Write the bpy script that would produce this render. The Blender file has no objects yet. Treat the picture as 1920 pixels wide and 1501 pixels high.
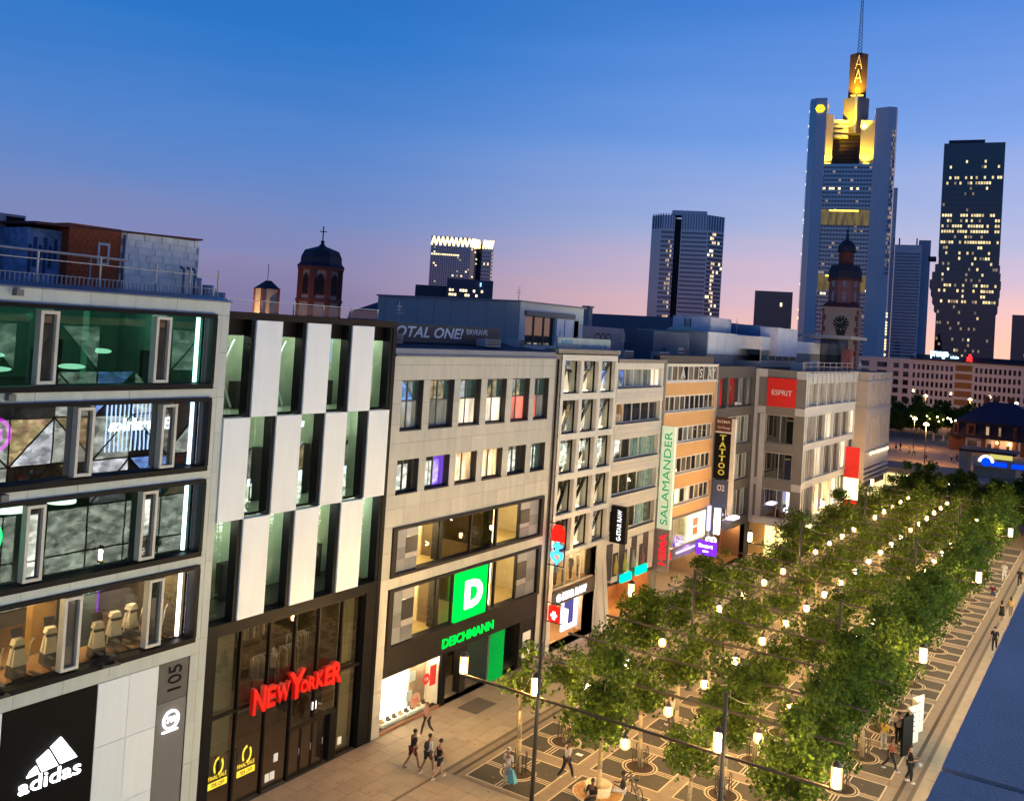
import bpy, math, random
from mathutils import Vector, Matrix
R = math.radians
rnd = random.Random(7)
sc = bpy.context.scene
COL = sc.collection
# ------------------------------------------------------------------ camera
# world: X across the street (shop fronts at X=-31), Y along the street, Z up; the camera stands on a roof 21 m up
FPX, H = 1780.0, 21.0
yaw, pitch, roll = math.atan(1158/1780.0), R(1.2), R(3.6)
fw = Vector((-math.sin(yaw)*math.cos(pitch), math.cos(yaw)*math.cos(pitch), math.sin(pitch)))
_r = Vector((math.cos(yaw), math.sin(yaw), 0)); _u = _r.cross(fw)
rc = _r*math.cos(roll)+_u*math.sin(roll); uc = -_r*math.sin(roll)+_u*math.cos(roll)
cam_d = bpy.data.cameras.new('camera'); cam = bpy.data.objects.new('camera', cam_d); COL.objects.link(cam)
cam.matrix_world = Matrix(((rc.x, uc.x, -fw.x, 0), (rc.y, uc.y, -fw.y, 0), (rc.z, uc.z, -fw.z, H), (0, 0, 0, 1)))
cam_d.sensor_width = 36; cam_d.lens = FPX/1920*36; cam_d.shift_y = -169.5/1920
cam_d.clip_start = 0.1; cam_d.clip_end = 6000
sc.camera = cam
def ray(x, y): return fw+rc*((x-960)/FPX)-uc*((y-581)/FPX)
# ------------------------------------------------------------------ sky: dusk, after-glow in the west (+Y)
W = bpy.data.worlds.new("World"); sc.world = W; W.use_nodes = True
nt = W.node_tree; N, L = nt.nodes, nt.links; N.clear()
def srgb(r, g, b):
    f = lambda c: (c/255/12.92) if c <= 10 else ((c/255+.055)/1.055)**2.4
    return (f(r), f(g), f(b), 1)
def ramp(stops):
    n = N.new('ShaderNodeValToRGB'); e = n.color_ramp.elements
    while len(e) > 1: e.remove(e[-1])
    e[0].position, e[0].color = stops[0]
    for p, c in stops[1:]:
        x = e.new(p); x.color = c
    return n
tc = N.new('ShaderNodeTexCoord'); sep = N.new('ShaderNodeSeparateXYZ'); L.new(tc.outputs['Generated'], sep.inputs[0])
west = ramp([(0, srgb(120, 96, 110)), (.46, srgb(150, 120, 130)), (.495, srgb(255, 205, 182)), (.515, srgb(241, 197, 196)), (.535, srgb(210, 188, 214)), (.56, srgb(168, 182, 226)),
             (.60, srgb(118, 163, 236)), (.67, srgb(66, 132, 222)), (.8, srgb(34, 92, 180)), (1, srgb(22, 66, 140))])
east = ramp([(0, srgb(60, 58, 84)), (.46, srgb(84, 80, 112)), (.495, srgb(122, 118, 160)), (.525, srgb(132, 132, 180)), (.55, srgb(110, 134, 194)), (.59, srgb(76, 130, 206)),
             (.64, srgb(30, 116, 202)), (.68, srgb(22, 106, 190)), (.8, srgb(20, 76, 150)), (1, srgb(16, 56, 120))])
mz = N.new('ShaderNodeMath'); mz.operation = 'MULTIPLY_ADD'; mz.inputs[1].default_value = .5; mz.inputs[2].default_value = .5
nz = N.new('ShaderNodeTexNoise'); nz.inputs['Scale'].default_value = 2.2; nz.inputs['Detail'].default_value = 3
mp = N.new('ShaderNodeMapping'); mp.inputs['Scale'].default_value = (1, 1, 9)
L.new(tc.outputs['Generated'], mp.inputs[0]); L.new(mp.outputs[0], nz.inputs['Vector'])
nm = N.new('ShaderNodeMath'); nm.operation = 'MULTIPLY_ADD'; nm.inputs[1].default_value = .085; nm.inputs[2].default_value = -.0425
L.new(nz.outputs[0], nm.inputs[0])
za = N.new('ShaderNodeMath'); za.operation = 'ADD'; L.new(sep.outputs['Z'], za.inputs[0]); L.new(nm.outputs[0], za.inputs[1])
L.new(za.outputs[0], mz.inputs[0]); L.new(mz.outputs[0], west.inputs[0]); L.new(mz.outputs[0], east.inputs[0])
# share of the western colours: from how far the direction turns towards (+Y, slightly +X)
dp = N.new('ShaderNodeVectorMath'); dp.operation = 'DOT_PRODUCT'; dp.inputs[1].default_value = (.17, .985, 0)
L.new(tc.outputs['Generated'], dp.inputs[0])
mr = N.new('ShaderNodeMapRange'); mr.interpolation_type = 'SMOOTHSTEP'; mr.inputs[1].default_value = .55; mr.inputs[2].default_value = .98
L.new(dp.outputs['Value'], mr.inputs[0])
mx = N.new('ShaderNodeMix'); mx.data_type = 'RGBA'; L.new(mr.outputs[0], mx.inputs[0]); L.new(east.outputs[0], mx.inputs[6]); L.new(west.outputs[0], mx.inputs[7])
bg = N.new('ShaderNodeBackground'); L.new(mx.outputs[2], bg.inputs[0]); bg.inputs[1].default_value = .6
sky = N.new('ShaderNodeTexSky'); sky.sky_type = 'NISHITA'; sky.sun_disc = False; sky.sun_elevation = R(1.0); sky.sun_rotation = R(10)
bg2 = N.new('ShaderNodeBackground'); L.new(sky.outputs[0], bg2.inputs[0]); bg2.inputs[1].default_value = .012
ad = N.new('ShaderNodeAddShader'); L.new(bg.outputs[0], ad.inputs[0]); L.new(bg2.outputs[0], ad.inputs[1])
wo = N.new('ShaderNodeOutputWorld'); L.new(ad.outputs[0], wo.inputs[0])
# the last glow of the sun that has just set down the street
sd = bpy.data.lights.new('sun', 'SUN'); sd.energy = .12; sd.angle = R(20); sd.color = (1, .62, .5)
so = bpy.data.objects.new('sun', sd); COL.objects.link(so)
so.rotation_euler = (R(86), 0, R(-190))
sc.view_settings.view_transform = 'Standard'; sc.view_settings.look = 'None'; sc.view_settings.exposure = .7; sc.view_settings.gamma = 1
sc.view_settings.use_curve_mapping = False
sc.render.engine = 'CYCLES'
cy = sc.cycles
cy.use_denoising = True; cy.max_bounces = 7; cy.diffuse_bounces = 3; cy.glossy_bounces = 3; cy.transmission_bounces = 4; cy.transparent_max_bounces = 12
cy.caustics_reflective = False; cy.caustics_refractive = False; cy.sample_clamp_indirect = 6
try: cy.use_light_tree = True
except Exception: pass
# ------------------------------------------------------------------ materials
MATS = {}
def _new(name):
    m = bpy.data.materials.new(name); m.use_nodes = True; m.node_tree.nodes.clear(); MATS[name] = m
    return m, m.node_tree.nodes, m.node_tree.links
def mat(name, col, rough=.65, metal=0, noise=.14, scale=1.4, vary=0.0, em=None, es=0, bump=0, bscale=30, spec=.4, streak=0):
    """Principled with world-space noise in the colour, a little variation per piece, optional relief, optional light."""
    if name in MATS: return MATS[name]
    m, n, l = _new(name)
    o = n.new('ShaderNodeOutputMaterial'); b = n.new('ShaderNodeBsdfPrincipled'); l.new(b.outputs[0], o.inputs[0])
    b.inputs['Roughness'].default_value = rough; b.inputs['Metallic'].default_value = metal
    b.inputs['Specular IOR Level'].default_value = spec
    g = n.new('ShaderNodeNewGeometry')
    t = n.new('ShaderNodeTexNoise'); t.inputs['Scale'].default_value = scale; t.inputs['Detail'].default_value = 6; t.inputs['Roughness'].default_value = .65
    if streak:
        q = n.new('ShaderNodeMapping'); q.inputs['Scale'].default_value = (1, 1, 1/streak); l.new(g.outputs['Position'], q.inputs[0]); l.new(q.outputs[0], t.inputs['Vector'])
    else: l.new(g.outputs['Position'], t.inputs['Vector'])
    a = n.new('ShaderNodeMapRange'); a.inputs[1].default_value = .25; a.inputs[2].default_value = .75
    a.inputs[3].default_value = 1-noise; a.inputs[4].default_value = 1+noise; l.new(t.outputs[0], a.inputs[0])
    val = a.outputs[0]
    if vary:
        oi = n.new('ShaderNodeObjectInfo'); v = n.new('ShaderNodeMapRange'); v.inputs[3].default_value = 1-vary; v.inputs[4].default_value = 1+vary
        l.new(oi.outputs['Random'], v.inputs[0]); mm = n.new('ShaderNodeMath'); mm.operation = 'MULTIPLY'; l.new(val, mm.inputs[0]); l.new(v.outputs[0], mm.inputs[1]); val = mm.outputs[0]
    s = n.new('ShaderNodeVectorMath'); s.operation = 'SCALE'; s.inputs[0].default_value = col[:3]; l.new(val, s.inputs[3])
    l.new(s.outputs[0], b.inputs['Base Color'])
    if bump:
        bt = n.new('ShaderNodeTexNoise'); bt.inputs['Scale'].default_value = bscale; l.new(g.outputs['Position'], bt.inputs['Vector'])
        bp = n.new('ShaderNodeBump'); bp.inputs['Strength'].default_value = bump; bp.inputs['Distance'].default_value = .02; l.new(bt.outputs[0], bp.inputs['Height']); l.new(bp.outputs[0], b.inputs['Normal'])
    if em:
        b.inputs['Emission Color'].default_value = (*em[:3], 1); b.inputs['Emission Strength'].default_value = es
    return m
def glass(name, tint, refl=.1, rough=0.0, rcol=(1, 1, 1)):
    """A pane you can look into: tinted see-through plus a mirror coat that strengthens at a grazing view."""
    if name in MATS: return MATS[name]
    m, n, l = _new(name)
    o = n.new('ShaderNodeOutputMaterial'); x = n.new('ShaderNodeMixShader'); t = n.new('ShaderNodeBsdfTransparent'); g = n.new('ShaderNodeBsdfGlossy')
    t.inputs[0].default_value = (*tint, 1); g.inputs[0].default_value = (*rcol, 1); g.inputs['Roughness'].default_value = rough
    lw = n.new('ShaderNodeLayerWeight'); lw.inputs[0].default_value = .5; pw = n.new('ShaderNodeMath'); pw.operation = 'POWER'; pw.inputs[1].default_value = 4.5; l.new(lw.outputs['Facing'], pw.inputs[0])
    a = n.new('ShaderNodeMapRange'); a.inputs[3].default_value = refl; a.inputs[4].default_value = 1; l.new(pw.outputs[0], a.inputs[0])
    ge = n.new('ShaderNodeNewGeometry'); tn = n.new('ShaderNodeTexNoise'); tn.inputs['Scale'].default_value = .7; l.new(ge.outputs['Position'], tn.inputs['Vector'])
    bp = n.new('ShaderNodeBump'); bp.inputs['Strength'].default_value = .04; bp.inputs['Distance'].default_value = .02; l.new(tn.outputs[0], bp.inputs['Height']); l.new(bp.outputs[0], g.inputs['Normal'])
    l.new(a.outputs[0], x.inputs[0]); l.new(t.outputs[0], x.inputs[1]); l.new(g.outputs[0], x.inputs[2]); l.new(x.outputs[0], o.inputs[0])
    return m
def darkglass(name, col, refl=.16, em=None, es=0, scale=.8):
    """A pane with nothing to see behind it: dark body, mirror coat, and (lit rooms only) an uneven glow."""
    if name in MATS: return MATS[name]
    m, n, l = _new(name)
    o = n.new('ShaderNodeOutputMaterial'); x = n.new('ShaderNodeMixShader'); d = n.new('ShaderNodeBsdfDiffuse'); g = n.new('ShaderNodeBsdfGlossy')
    ge = n.new('ShaderNodeNewGeometry'); tn = n.new('ShaderNodeTexNoise'); tn.inputs['Scale'].default_value = scale; tn.inputs['Detail'].default_value = 5
    mpn = n.new('ShaderNodeMapping'); mpn.inputs['Scale'].default_value = (1.6, 1.6, .35); l.new(ge.outputs['Position'], mpn.inputs[0]); l.new(mpn.outputs[0], tn.inputs['Vector'])
    a0 = n.new('ShaderNodeMapRange'); a0.inputs[1].default_value = .3; a0.inputs[2].default_value = .7; a0.inputs[3].default_value = .35; a0.inputs[4].default_value = 1.5; l.new(tn.outputs[0], a0.inputs[0])
    s = n.new('ShaderNodeVectorMath'); s.operation = 'SCALE'; s.inputs[0].default_value = col[:3]; l.new(a0.outputs[0], s.inputs[3]); l.new(s.outputs[0], d.inputs[0])
    g.inputs['Roughness'].default_value = .02
    lw = n.new('ShaderNodeLayerWeight'); lw.inputs[0].default_value = .5; pw = n.new('ShaderNodeMath'); pw.operation = 'POWER'; pw.inputs[1].default_value = 4.5; l.new(lw.outputs['Facing'], pw.inputs[0])
    a = n.new('ShaderNodeMapRange'); a.inputs[3].default_value = refl; a.inputs[4].default_value = 1; l.new(pw.outputs[0], a.inputs[0])
    l.new(a.outputs[0], x.inputs[0]); l.new(d.outputs[0], x.inputs[1]); l.new(g.outputs[0], x.inputs[2]); out = x.outputs[0]
    if em:
        e = n.new('ShaderNodeEmission'); e.inputs[0].default_value = (*em[:3], 1)
        oi = n.new('ShaderNodeObjectInfo'); rv = n.new('ShaderNodeMapRange'); rv.inputs[3].default_value = .5; rv.inputs[4].default_value = 1.35; l.new(oi.outputs['Random'], rv.inputs[0])
        ms = n.new('ShaderNodeMath'); ms.operation = 'MULTIPLY'; l.new(a0.outputs[0], ms.inputs[0]); l.new(rv.outputs[0], ms.inputs[1])
        m2 = n.new('ShaderNodeMath'); m2.operation = 'MULTIPLY'; m2.inputs[1].default_value = es; l.new(ms.outputs[0], m2.inputs[0]); l.new(m2.outputs[0], e.inputs[1])
        ads = n.new('ShaderNodeAddShader'); l.new(out, ads.inputs[0]); l.new(e.outputs[0], ads.inputs[1]); out = ads.outputs[0]
    l.new(out, o.inputs[0])
    return m
def glow(name, col, es):
    if name in MATS: return MATS[name]
    m, n, l = _new(name)
    o = n.new('ShaderNodeOutputMaterial'); e = n.new('ShaderNodeEmission'); e.inputs[0].default_value = (*col[:3], 1); e.inputs[1].default_value = es; l.new(e.outputs[0], o.inputs[0])
    return m
def glow_room(name, col, es, sc_=1.3):
    """light from a cluttered shop floor behind glass: bright and dark patches, shelves and lamps"""
    if name in MATS: return MATS[name]
    m, n, l = _new(name)
    o = n.new('ShaderNodeOutputMaterial'); e = n.new('ShaderNodeEmission'); g = n.new('ShaderNodeNewGeometry'); mp_ = n.new('ShaderNodeMapping'); mp_.inputs['Scale'].default_value = (1, 1, 1.9); l.new(g.outputs['Position'], mp_.inputs[0])
    v = n.new('ShaderNodeTexVoronoi'); v.inputs['Scale'].default_value = sc_; v.distance = 'MANHATTAN'; l.new(mp_.outputs[0], v.inputs['Vector'])
    t = n.new('ShaderNodeTexNoise'); t.inputs['Scale'].default_value = sc_*.8; t.inputs['Detail'].default_value = 1.5; l.new(mp_.outputs[0], t.inputs['Vector'])
    hs = n.new('ShaderNodeHueSaturation'); hs.inputs['Color'].default_value = (*col, 1); sx = n.new('ShaderNodeSeparateColor'); l.new(v.outputs['Color'], sx.inputs[0])
    hm = n.new('ShaderNodeMapRange'); hm.inputs[3].default_value = .48; hm.inputs[4].default_value = .52; l.new(sx.outputs[0], hm.inputs[0]); l.new(hm.outputs[0], hs.inputs['Hue'])
    p = n.new('ShaderNodeMapRange'); p.inputs[1].default_value = .36; p.inputs[2].default_value = .68; p.inputs[3].default_value = .55; p.inputs[4].default_value = 1.4; l.new(t.outputs[0], p.inputs[0])
    q = n.new('ShaderNodeMapRange'); q.inputs[3].default_value = .55; q.inputs[4].default_value = 1.45; l.new(sx.outputs[1], q.inputs[0])
    k = n.new('ShaderNodeMath'); k.operation = 'MULTIPLY'; l.new(p.outputs[0], k.inputs[0]); l.new(q.outputs[0], k.inputs[1])
    k2 = n.new('ShaderNodeMath'); k2.operation = 'MULTIPLY'; k2.inputs[1].default_value = es; l.new(k.outputs[0], k2.inputs[0]); l.new(k2.outputs[0], e.inputs[1]); l.new(hs.outputs[0], e.inputs[0]); l.new(e.outputs[0], o.inputs[0])
    return m
# ------------------------------------------------------------------ mesh helpers
WL = {}
def wl(o): return WL.get(o.name, Vector((0, 0, 0))) if o else Vector((0, 0, 0))
class MB:
    def __init__(s): s.v = []; s.f = []; s.m = []; s.mi = 0; s.sm = []; s.smooth = False
    def add(s, vs, fs):
        b = len(s.v); s.v += [tuple(v) for v in vs]
        for f in fs: s.f.append([b+i for i in f]); s.m.append(s.mi); s.sm.append(s.smooth)
        return s
    def box(s, x0, x1, y0, y1, z0, z1):
        return s.add([(x0, y0, z0), (x1, y0, z0), (x1, y1, z0), (x0, y1, z0), (x0, y0, z1), (x1, y0, z1), (x1, y1, z1), (x0, y1, z1)],
                     [(3, 2, 1, 0), (4, 5, 6, 7), (0, 1, 5, 4), (1, 2, 6, 5), (2, 3, 7, 6), (3, 0, 4, 7)])
    def quad(s, a, b, c, d): return s.add([a, b, c, d], [(0, 1, 2, 3)])
    def prism(s, poly, z0, z1, top=None):
        n = len(poly); t = top or poly
        return s.add([(p[0], p[1], z0) for p in poly]+[(p[0], p[1], z1) for p in t],
                     [tuple(range(n-1, -1, -1)), tuple(range(n, 2*n))]+[(i, (i+1) % n, n+(i+1) % n, n+i) for i in range(n)])
    def tube(s, a, b, r0, r1=None, n=8, cap=True):
        a, b = Vector(a), Vector(b); r1 = r0 if r1 is None else r1; d = (b-a).normalized()
        p = d.orthogonal().normalized(); q = d.cross(p); vs = []
        for c, r in ((a, r0), (b, r1)):
            for i in range(n):
                t = 2*math.pi*i/n; vs.append(c+(p*math.cos(t)+q*math.sin(t))*r)
        fs = [(i, (i+1) % n, n+(i+1) % n, n+i) for i in range(n)]
        if cap: fs += [tuple(range(n-1, -1, -1)), tuple(range(n, 2*n))]
        k = s.smooth; s.smooth = n > 6; s.add(vs, fs); s.smooth = k; return s
    def bar(s, a, b, w, h=None):
        """rectangular bar from a to b"""
        a, b = Vector(a), Vector(b); h = h or w; d = (b-a).normalized()
        p = d.cross(Vector((0, 0, 1))); p = p.normalized() if p.length > 1e-4 else Vector((1, 0, 0)); q = d.cross(p)
        vs = [c+p*i*w/2+q*j*h/2 for c in (a, b) for i, j in ((-1, -1), (1, -1), (1, 1), (-1, 1))]
        return s.add(vs, [(3, 2, 1, 0), (4, 5, 6, 7), (0, 1, 5, 4), (1, 2, 6, 5), (2, 3, 7, 6), (3, 0, 4, 7)])
    def lathe(s, cx, cy, prof, n=16):
        vs = []; k = len(prof)
        for i in range(n):
            t = 2*math.pi*i/n
            for r, z in prof: vs.append((cx+r*math.cos(t), cy+r*math.sin(t), z))
        fs = [(i*k+j, ((i+1) % n)*k+j, ((i+1) % n)*k+j+1, i*k+j+1) for i in range(n) for j in range(k-1)]
        q = s.smooth; s.smooth = True; s.add(vs, fs); s.smooth = q; return s
    def ellip(s, c, rx, ry, rz, n=10, k=6):
        vs = []; fs = []
        for j in range(k+1):
            ph = math.pi*j/k-math.pi/2
            for i in range(n):
                t = 2*math.pi*i/n; vs.append((c[0]+rx*math.cos(ph)*math.cos(t), c[1]+ry*math.cos(ph)*math.sin(t), c[2]+rz*math.sin(ph)))
        for j in range(k):
            for i in range(n): fs.append((j*n+i, j*n+(i+1) % n, (j+1)*n+(i+1) % n, (j+1)*n+i))
        q = s.smooth; s.smooth = True; s.add(vs, fs); s.smooth = q; return s
    def mesh(s, name, mats, off=(0, 0, 0)):
        me = bpy.data.meshes.new(name)
        me.from_pydata([(v[0]-off[0], v[1]-off[1], v[2]-off[2]) for v in s.v], [], s.f)
        for m in (mats if isinstance(mats, (list, tuple)) else [mats]): me.materials.append(m)
        me.polygons.foreach_set('material_index', s.m); me.polygons.foreach_set('use_smooth', s.sm); me.update()
        return me
    def build(s, name, mats, parent=None, label=None, kind=None):
        o = bpy.data.objects.new(name, s.mesh(name, mats, wl(parent))); COL.objects.link(o)
        if parent: o.parent = parent
        WL[o.name] = wl(parent).copy()
        if label: o['label'] = label
        if kind: o['kind'] = kind
        return o
def inst(name, me, parent, loc, rot=None, scale=None):
    o = bpy.data.objects.new(name, me); COL.objects.link(o)
    if parent: o.parent = parent
    o.location = Vector(loc)-wl(parent); WL[o.name] = Vector(loc)
    if rot: o.rotation_euler = rot
    if scale: o.scale = scale
    return o
def tag(o, label, cat, group=None, kind=None):
    o['label'] = label; o['category'] = cat
    if group: o['group'] = group
    if kind: o['kind'] = kind
    return o
def thing(name, label, cat, loc=(0, 0, 0), group=None):
    o = bpy.data.objects.new(name, None); COL.objects.link(o); o.location = loc; o.empty_display_size = .2
    WL[o.name] = Vector(loc)
    return tag(o, label, cat, group)
def box(name, m, parent, *d, **k): return MB().box(*d).build(name, m, parent, **k)
_tm = {}
def text_mesh(body, m, ext=.02, bold=0.0, shear=0.0):
    c = bpy.data.curves.new('lettering', 'FONT'); c.body = body; c.size = 1; c.extrude = ext; c.offset = bold; c.shear = shear; c.resolution_u = 3
    c.align_x = 'LEFT'
    o = bpy.data.objects.new('lettering', c); COL.objects.link(o)
    dg = bpy.context.evaluated_depsgraph_get(); dg.update()
    me = bpy.data.meshes.new_from_object(o.evaluated_get(dg)); bpy.data.objects.remove(o); bpy.data.curves.remove(c)
    me.materials.clear(); me.materials.append(m)
    return me
def lettering(body, m, parent, o, right, up, width, height, ext=.03, bold=0.0, shear=0.0, name='lettering', arc=0.0):
    """o = lower left corner of the word; fitted to width x height metres. right and up are directions."""
    me = text_mesh(body, m, 1.0, bold, shear)
    xs = [v.co.x for v in me.vertices]; ys = [v.co.y for v in me.vertices]
    x0, y0 = min(xs), min(ys); w, h = max(xs)-x0, max(ys)-y0
    right, up = Vector(right).normalized(), Vector(up).normalized(); nrm = right.cross(up); p = Vector(o)-wl(parent)
    for v in me.vertices:
        a = (v.co.x-x0)/w; bb = (v.co.y-y0)/h
        v.co = p+right*(a*width)+up*(bb*height+arc*math.sin(a*math.pi))+nrm*((v.co.z+1)*ext*.5)
    ob = bpy.data.objects.new(name, me); COL.objects.link(ob); ob.parent = parent; WL[ob.name] = wl(parent).copy()
    return ob
YR, ZU, XR = (0, 1, 0), (0, 0, 1), (1, 0, 0)
def wall_cells(y0, y1, z0, z1, ops):
    ys = sorted({y0, y1, *[min(max(v, y0), y1) for o in ops for v in o[:2]]}); zs = sorted({z0, z1, *[min(max(v, z0), z1) for o in ops for v in o[2:4]]})
    out = []
    for a, b in zip(ys, ys[1:]):
        for c, d in zip(zs, zs[1:]):
            if b-a < 1e-4 or d-c < 1e-4: continue
            my, mz_ = (a+b)/2, (c+d)/2
            if not any(o[0] < my < o[1] and o[2] < mz_ < o[3] for o in ops): out.append((a, b, c, d))
    return out
def wall(name, m, parent, x, y0, y1, z0, z1, ops, depth=.35, axis='x', kind=None):
    """A facade wall with real openings and reveals. axis 'x': the face looks to +X at x; axis 'y': it looks to -Y at y=x and y0..y1 run along X."""
    b = MB(); P = (lambda a, z, d=0: (x-d, a, z)) if axis == 'x' else (lambda a, z, d=0: (a, x+d, z))
    for a, c, d, e in wall_cells(y0, y1, z0, z1, ops): b.quad(P(a, d), P(c, d), P(c, e), P(a, e))
    for a, c, d, e in [o[:4] for o in ops]:
        b.quad(P(a, d), P(a, d, depth), P(c, d, depth), P(c, d)); b.quad(P(a, e), P(c, e), P(c, e, depth), P(a, e, depth))
        b.quad(P(a, d), P(a, e), P(a, e, depth), P(a, d, depth)); b.quad(P(c, d), P(c, d, depth), P(c, e, depth), P(c, e))
    return b.build(name, m, parent, kind=kind)
def tiles(name, m, parent, x, ys, zs, ops, gap=.014, t=.03, axis='x'):
    """Cladding slabs, each an object of its own, standing t proud of the wall face at x, cut round the openings."""
    for a, c in zip(ys, ys[1:]):
        for d, e in zip(zs, zs[1:]):
            cells = wall_cells(a, c, d, e, ops)
            if not cells: continue
            b = MB(); j = rnd.uniform(0, .004)
            for p, q, r, s in cells:
                p2 = p+gap/2 if p == a else p; q2 = q-gap/2 if q == c else q; r2 = r+gap/2 if r == d else r; s2 = s-gap/2 if s == e else s
                if axis == 'x': b.box(x+.002, x+t+j, p2, q2, r2, s2)
                else: b.box(p2, q2, x-t-j, x-.002, r2, s2)
            b.build(name, m, parent)
def window(parent, x, y0, y1, z0, z1, fm, pm, mull=(), rails=(), fr=.06, dp=.08, axis='x', name='window', pms=None, sill=None):
    """A window part (frame with mullions) with each pane a sub-part, set with its outer face at x."""
    b = MB(); B = (lambda a, c, d, e, p, q: b.box(x-q, x-p, a, c, d, e)) if axis == 'x' else (lambda a, c, d, e, p, q: b.box(a, c, x+p, x+q, d, e))
    B(y0, y1, z0, z0+fr, 0, dp); B(y0, y1, z1-fr, z1, 0, dp); B(y0, y0+fr, z0+fr, z1-fr, 0, dp); B(y1-fr, y1, z0+fr, z1-fr, 0, dp)
    for q in mull: B(q-fr/2, q+fr/2, z0+fr, z1-fr, .003, dp-.003)
    ys = [y0+fr]+[v for q in mull for v in (q-fr/2, q+fr/2)]+[y1-fr]
    zs = [z0+fr]+[v for q in rails for v in (q-fr/2, q+fr/2)]+[z1-fr]
    for i in range(0, len(ys), 2):
        for q in rails: B(ys[i], ys[i+1], q-fr/2, q+fr/2, .006, dp-.006)
    w = b.build(name, fm, parent); k = 0
    for i in range(0, len(ys), 2):
        for j in range(0, len(zs), 2):
            p = pms[k % len(pms)] if pms else pm; k += 1
            a, c, d, e = ys[i], ys[i+1], zs[j], zs[j+1]; h = dp*.5
            q = MB()
            if axis == 'x': q.box(x-h-.006, x-h+.006, a, c, d, e)
            else: q.box(a, c, x+h-.006, x+h+.006, d, e)
            q.build('pane', p, w)
    return w
ORD = ['first', 'second', 'third', 'fourth', 'fifth', 'sixth', 'seventh', 'eighth', 'ninth', 'tenth', 'eleventh', 'twelfth', 'thirteenth', 'fourteenth', 'fifteenth', 'sixteenth',
       'seventeenth', 'eighteenth', 'nineteenth', 'twentieth', 'twenty-first', 'twenty-second', 'twenty-third', 'twenty-fourth']
# ================================================================== common materials
FX = -31.0
m_panel = mat('pale_panel', (.49, .525, .48), .6, noise=.10, vary=.05, streak=7, scale=2.2)
m_stone = mat('beige_stone', (.44, .445, .40), .7, noise=.11, vary=.06, scale=2.2, streak=5)
m_black = mat('black_metal', (.006, .006, .007), .5, noise=.3, spec=.12)
m_dark = mat('dark_void', (.02, .018, .016), .8)
m_char = mat('charcoal_cladding', (.022, .019, .017), .6, noise=.2, spec=.15)
m_white = mat('white_panel', (.76, .81, .83), .45, noise=.05, vary=.03, streak=9, scale=1.6)
m_grey = mat('mid_grey_panel', (.16, .155, .15), .6, noise=.06)
m_frame = mat('pale_frame', (.55, .52, .44), .5)
m_flash = mat('roof_flashing', (.17, .19, .23), .35, metal=.3, noise=.12)
m_roof = mat('roof_felt', (.035, .036, .045), .9, noise=.25)
m_zinc = mat('zinc_sheet', (.42, .40, .38), .5, noise=.08, vary=.06)
m_join = mat('joint_backing', (.05, .046, .04), .9)  # dark backing that shows in the joints between cladding slabs
m_wall = mat('interior_wall', (.42, .36, .27), .8, noise=.08)
m_wood = mat('wooden_floor', (.36, .20, .07), .5, noise=.3, scale=6)
m_concrete = mat('concrete', (.33, .31, .28), .85, noise=.12)
m_steel = mat('brushed_steel', (.5, .5, .5), .3, metal=.9, noise=.05)
g_clear = glass('clear_glass', (.93, .95, .94), .035)
g_shop = glass('shop_glass', (.72, .69, .63), .07)
g_refl = glass('coated_glass', (.46, .52, .50), .09)
g_teal = glass('teal_glass', (.42, .66, .56), .06, rcol=(.75, 1, .92))
d_dark = darkglass('dark_pane', (.035, .033, .03), .2)
d_teal = darkglass('teal_pane', (.05, .11, .11), .26)
e_warm = glow('warm_strip', (1, .72, .36), 9)
e_white = glow('white_strip', (.86, .86, 1), 7)
e_red = glow('red_sign_light', (1, .012, .006), 1.5)
e_green = glow('green_sign_light', (.0, .85, .05), 1.25)
e_sign = glow('white_sign_light', (.95, .95, 1), 2.6)
e_blue = glow('blue_sign_light', (.04, .42, 1), 2.2)
e_purple = glow('purple_sign_light', (.16, .02, .85), 1.3)
lamp_warm = (1, .72, .40)
def lamp(name, parent, loc, power, col=lamp_warm, r=.15, size=None):
    """a ceiling lamp of a lit room"""
    d = bpy.data.lights.new(name, 'POINT'); d.energy = power; d.color = col; d.shadow_soft_size = r
    o = bpy.data.objects.new(name, d); COL.objects.link(o); o.location = Vector(loc)-wl(parent)
    if parent: o.parent = parent
    return o
def room(parent, y0, y1, z0, z1, depth, wm, fm_, cm, x=FX, front=.3, name='room'):
    """the inside of a room behind a facade opening, seen through its glass"""
    xb, xf = x-depth, x-front; b = MB(); b.quad((xb, y0, z0), (xb, y1, z0), (xb, y1, z1), (xb, y0, z1))
    b.quad((xf, y0, z0), (xb, y0, z0), (xb, y0, z1), (xf, y0, z1)); b.quad((xf, y1, z0), (xf, y1, z1), (xb, y1, z1), (xb, y1, z0))
    r = b.build('interior_wall', wm, parent)
    MB().quad((xf, y0, z0), (xf, y1, z0), (xb, y1, z0), (xb, y0, z0)).build('interior_floor', fm_, parent)
    MB().quad((xf, y0, z1), (xb, y0, z1), (xb, y1, z1), (xf, y1, z1)).build('interior_ceiling', cm, parent)
    return r
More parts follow.
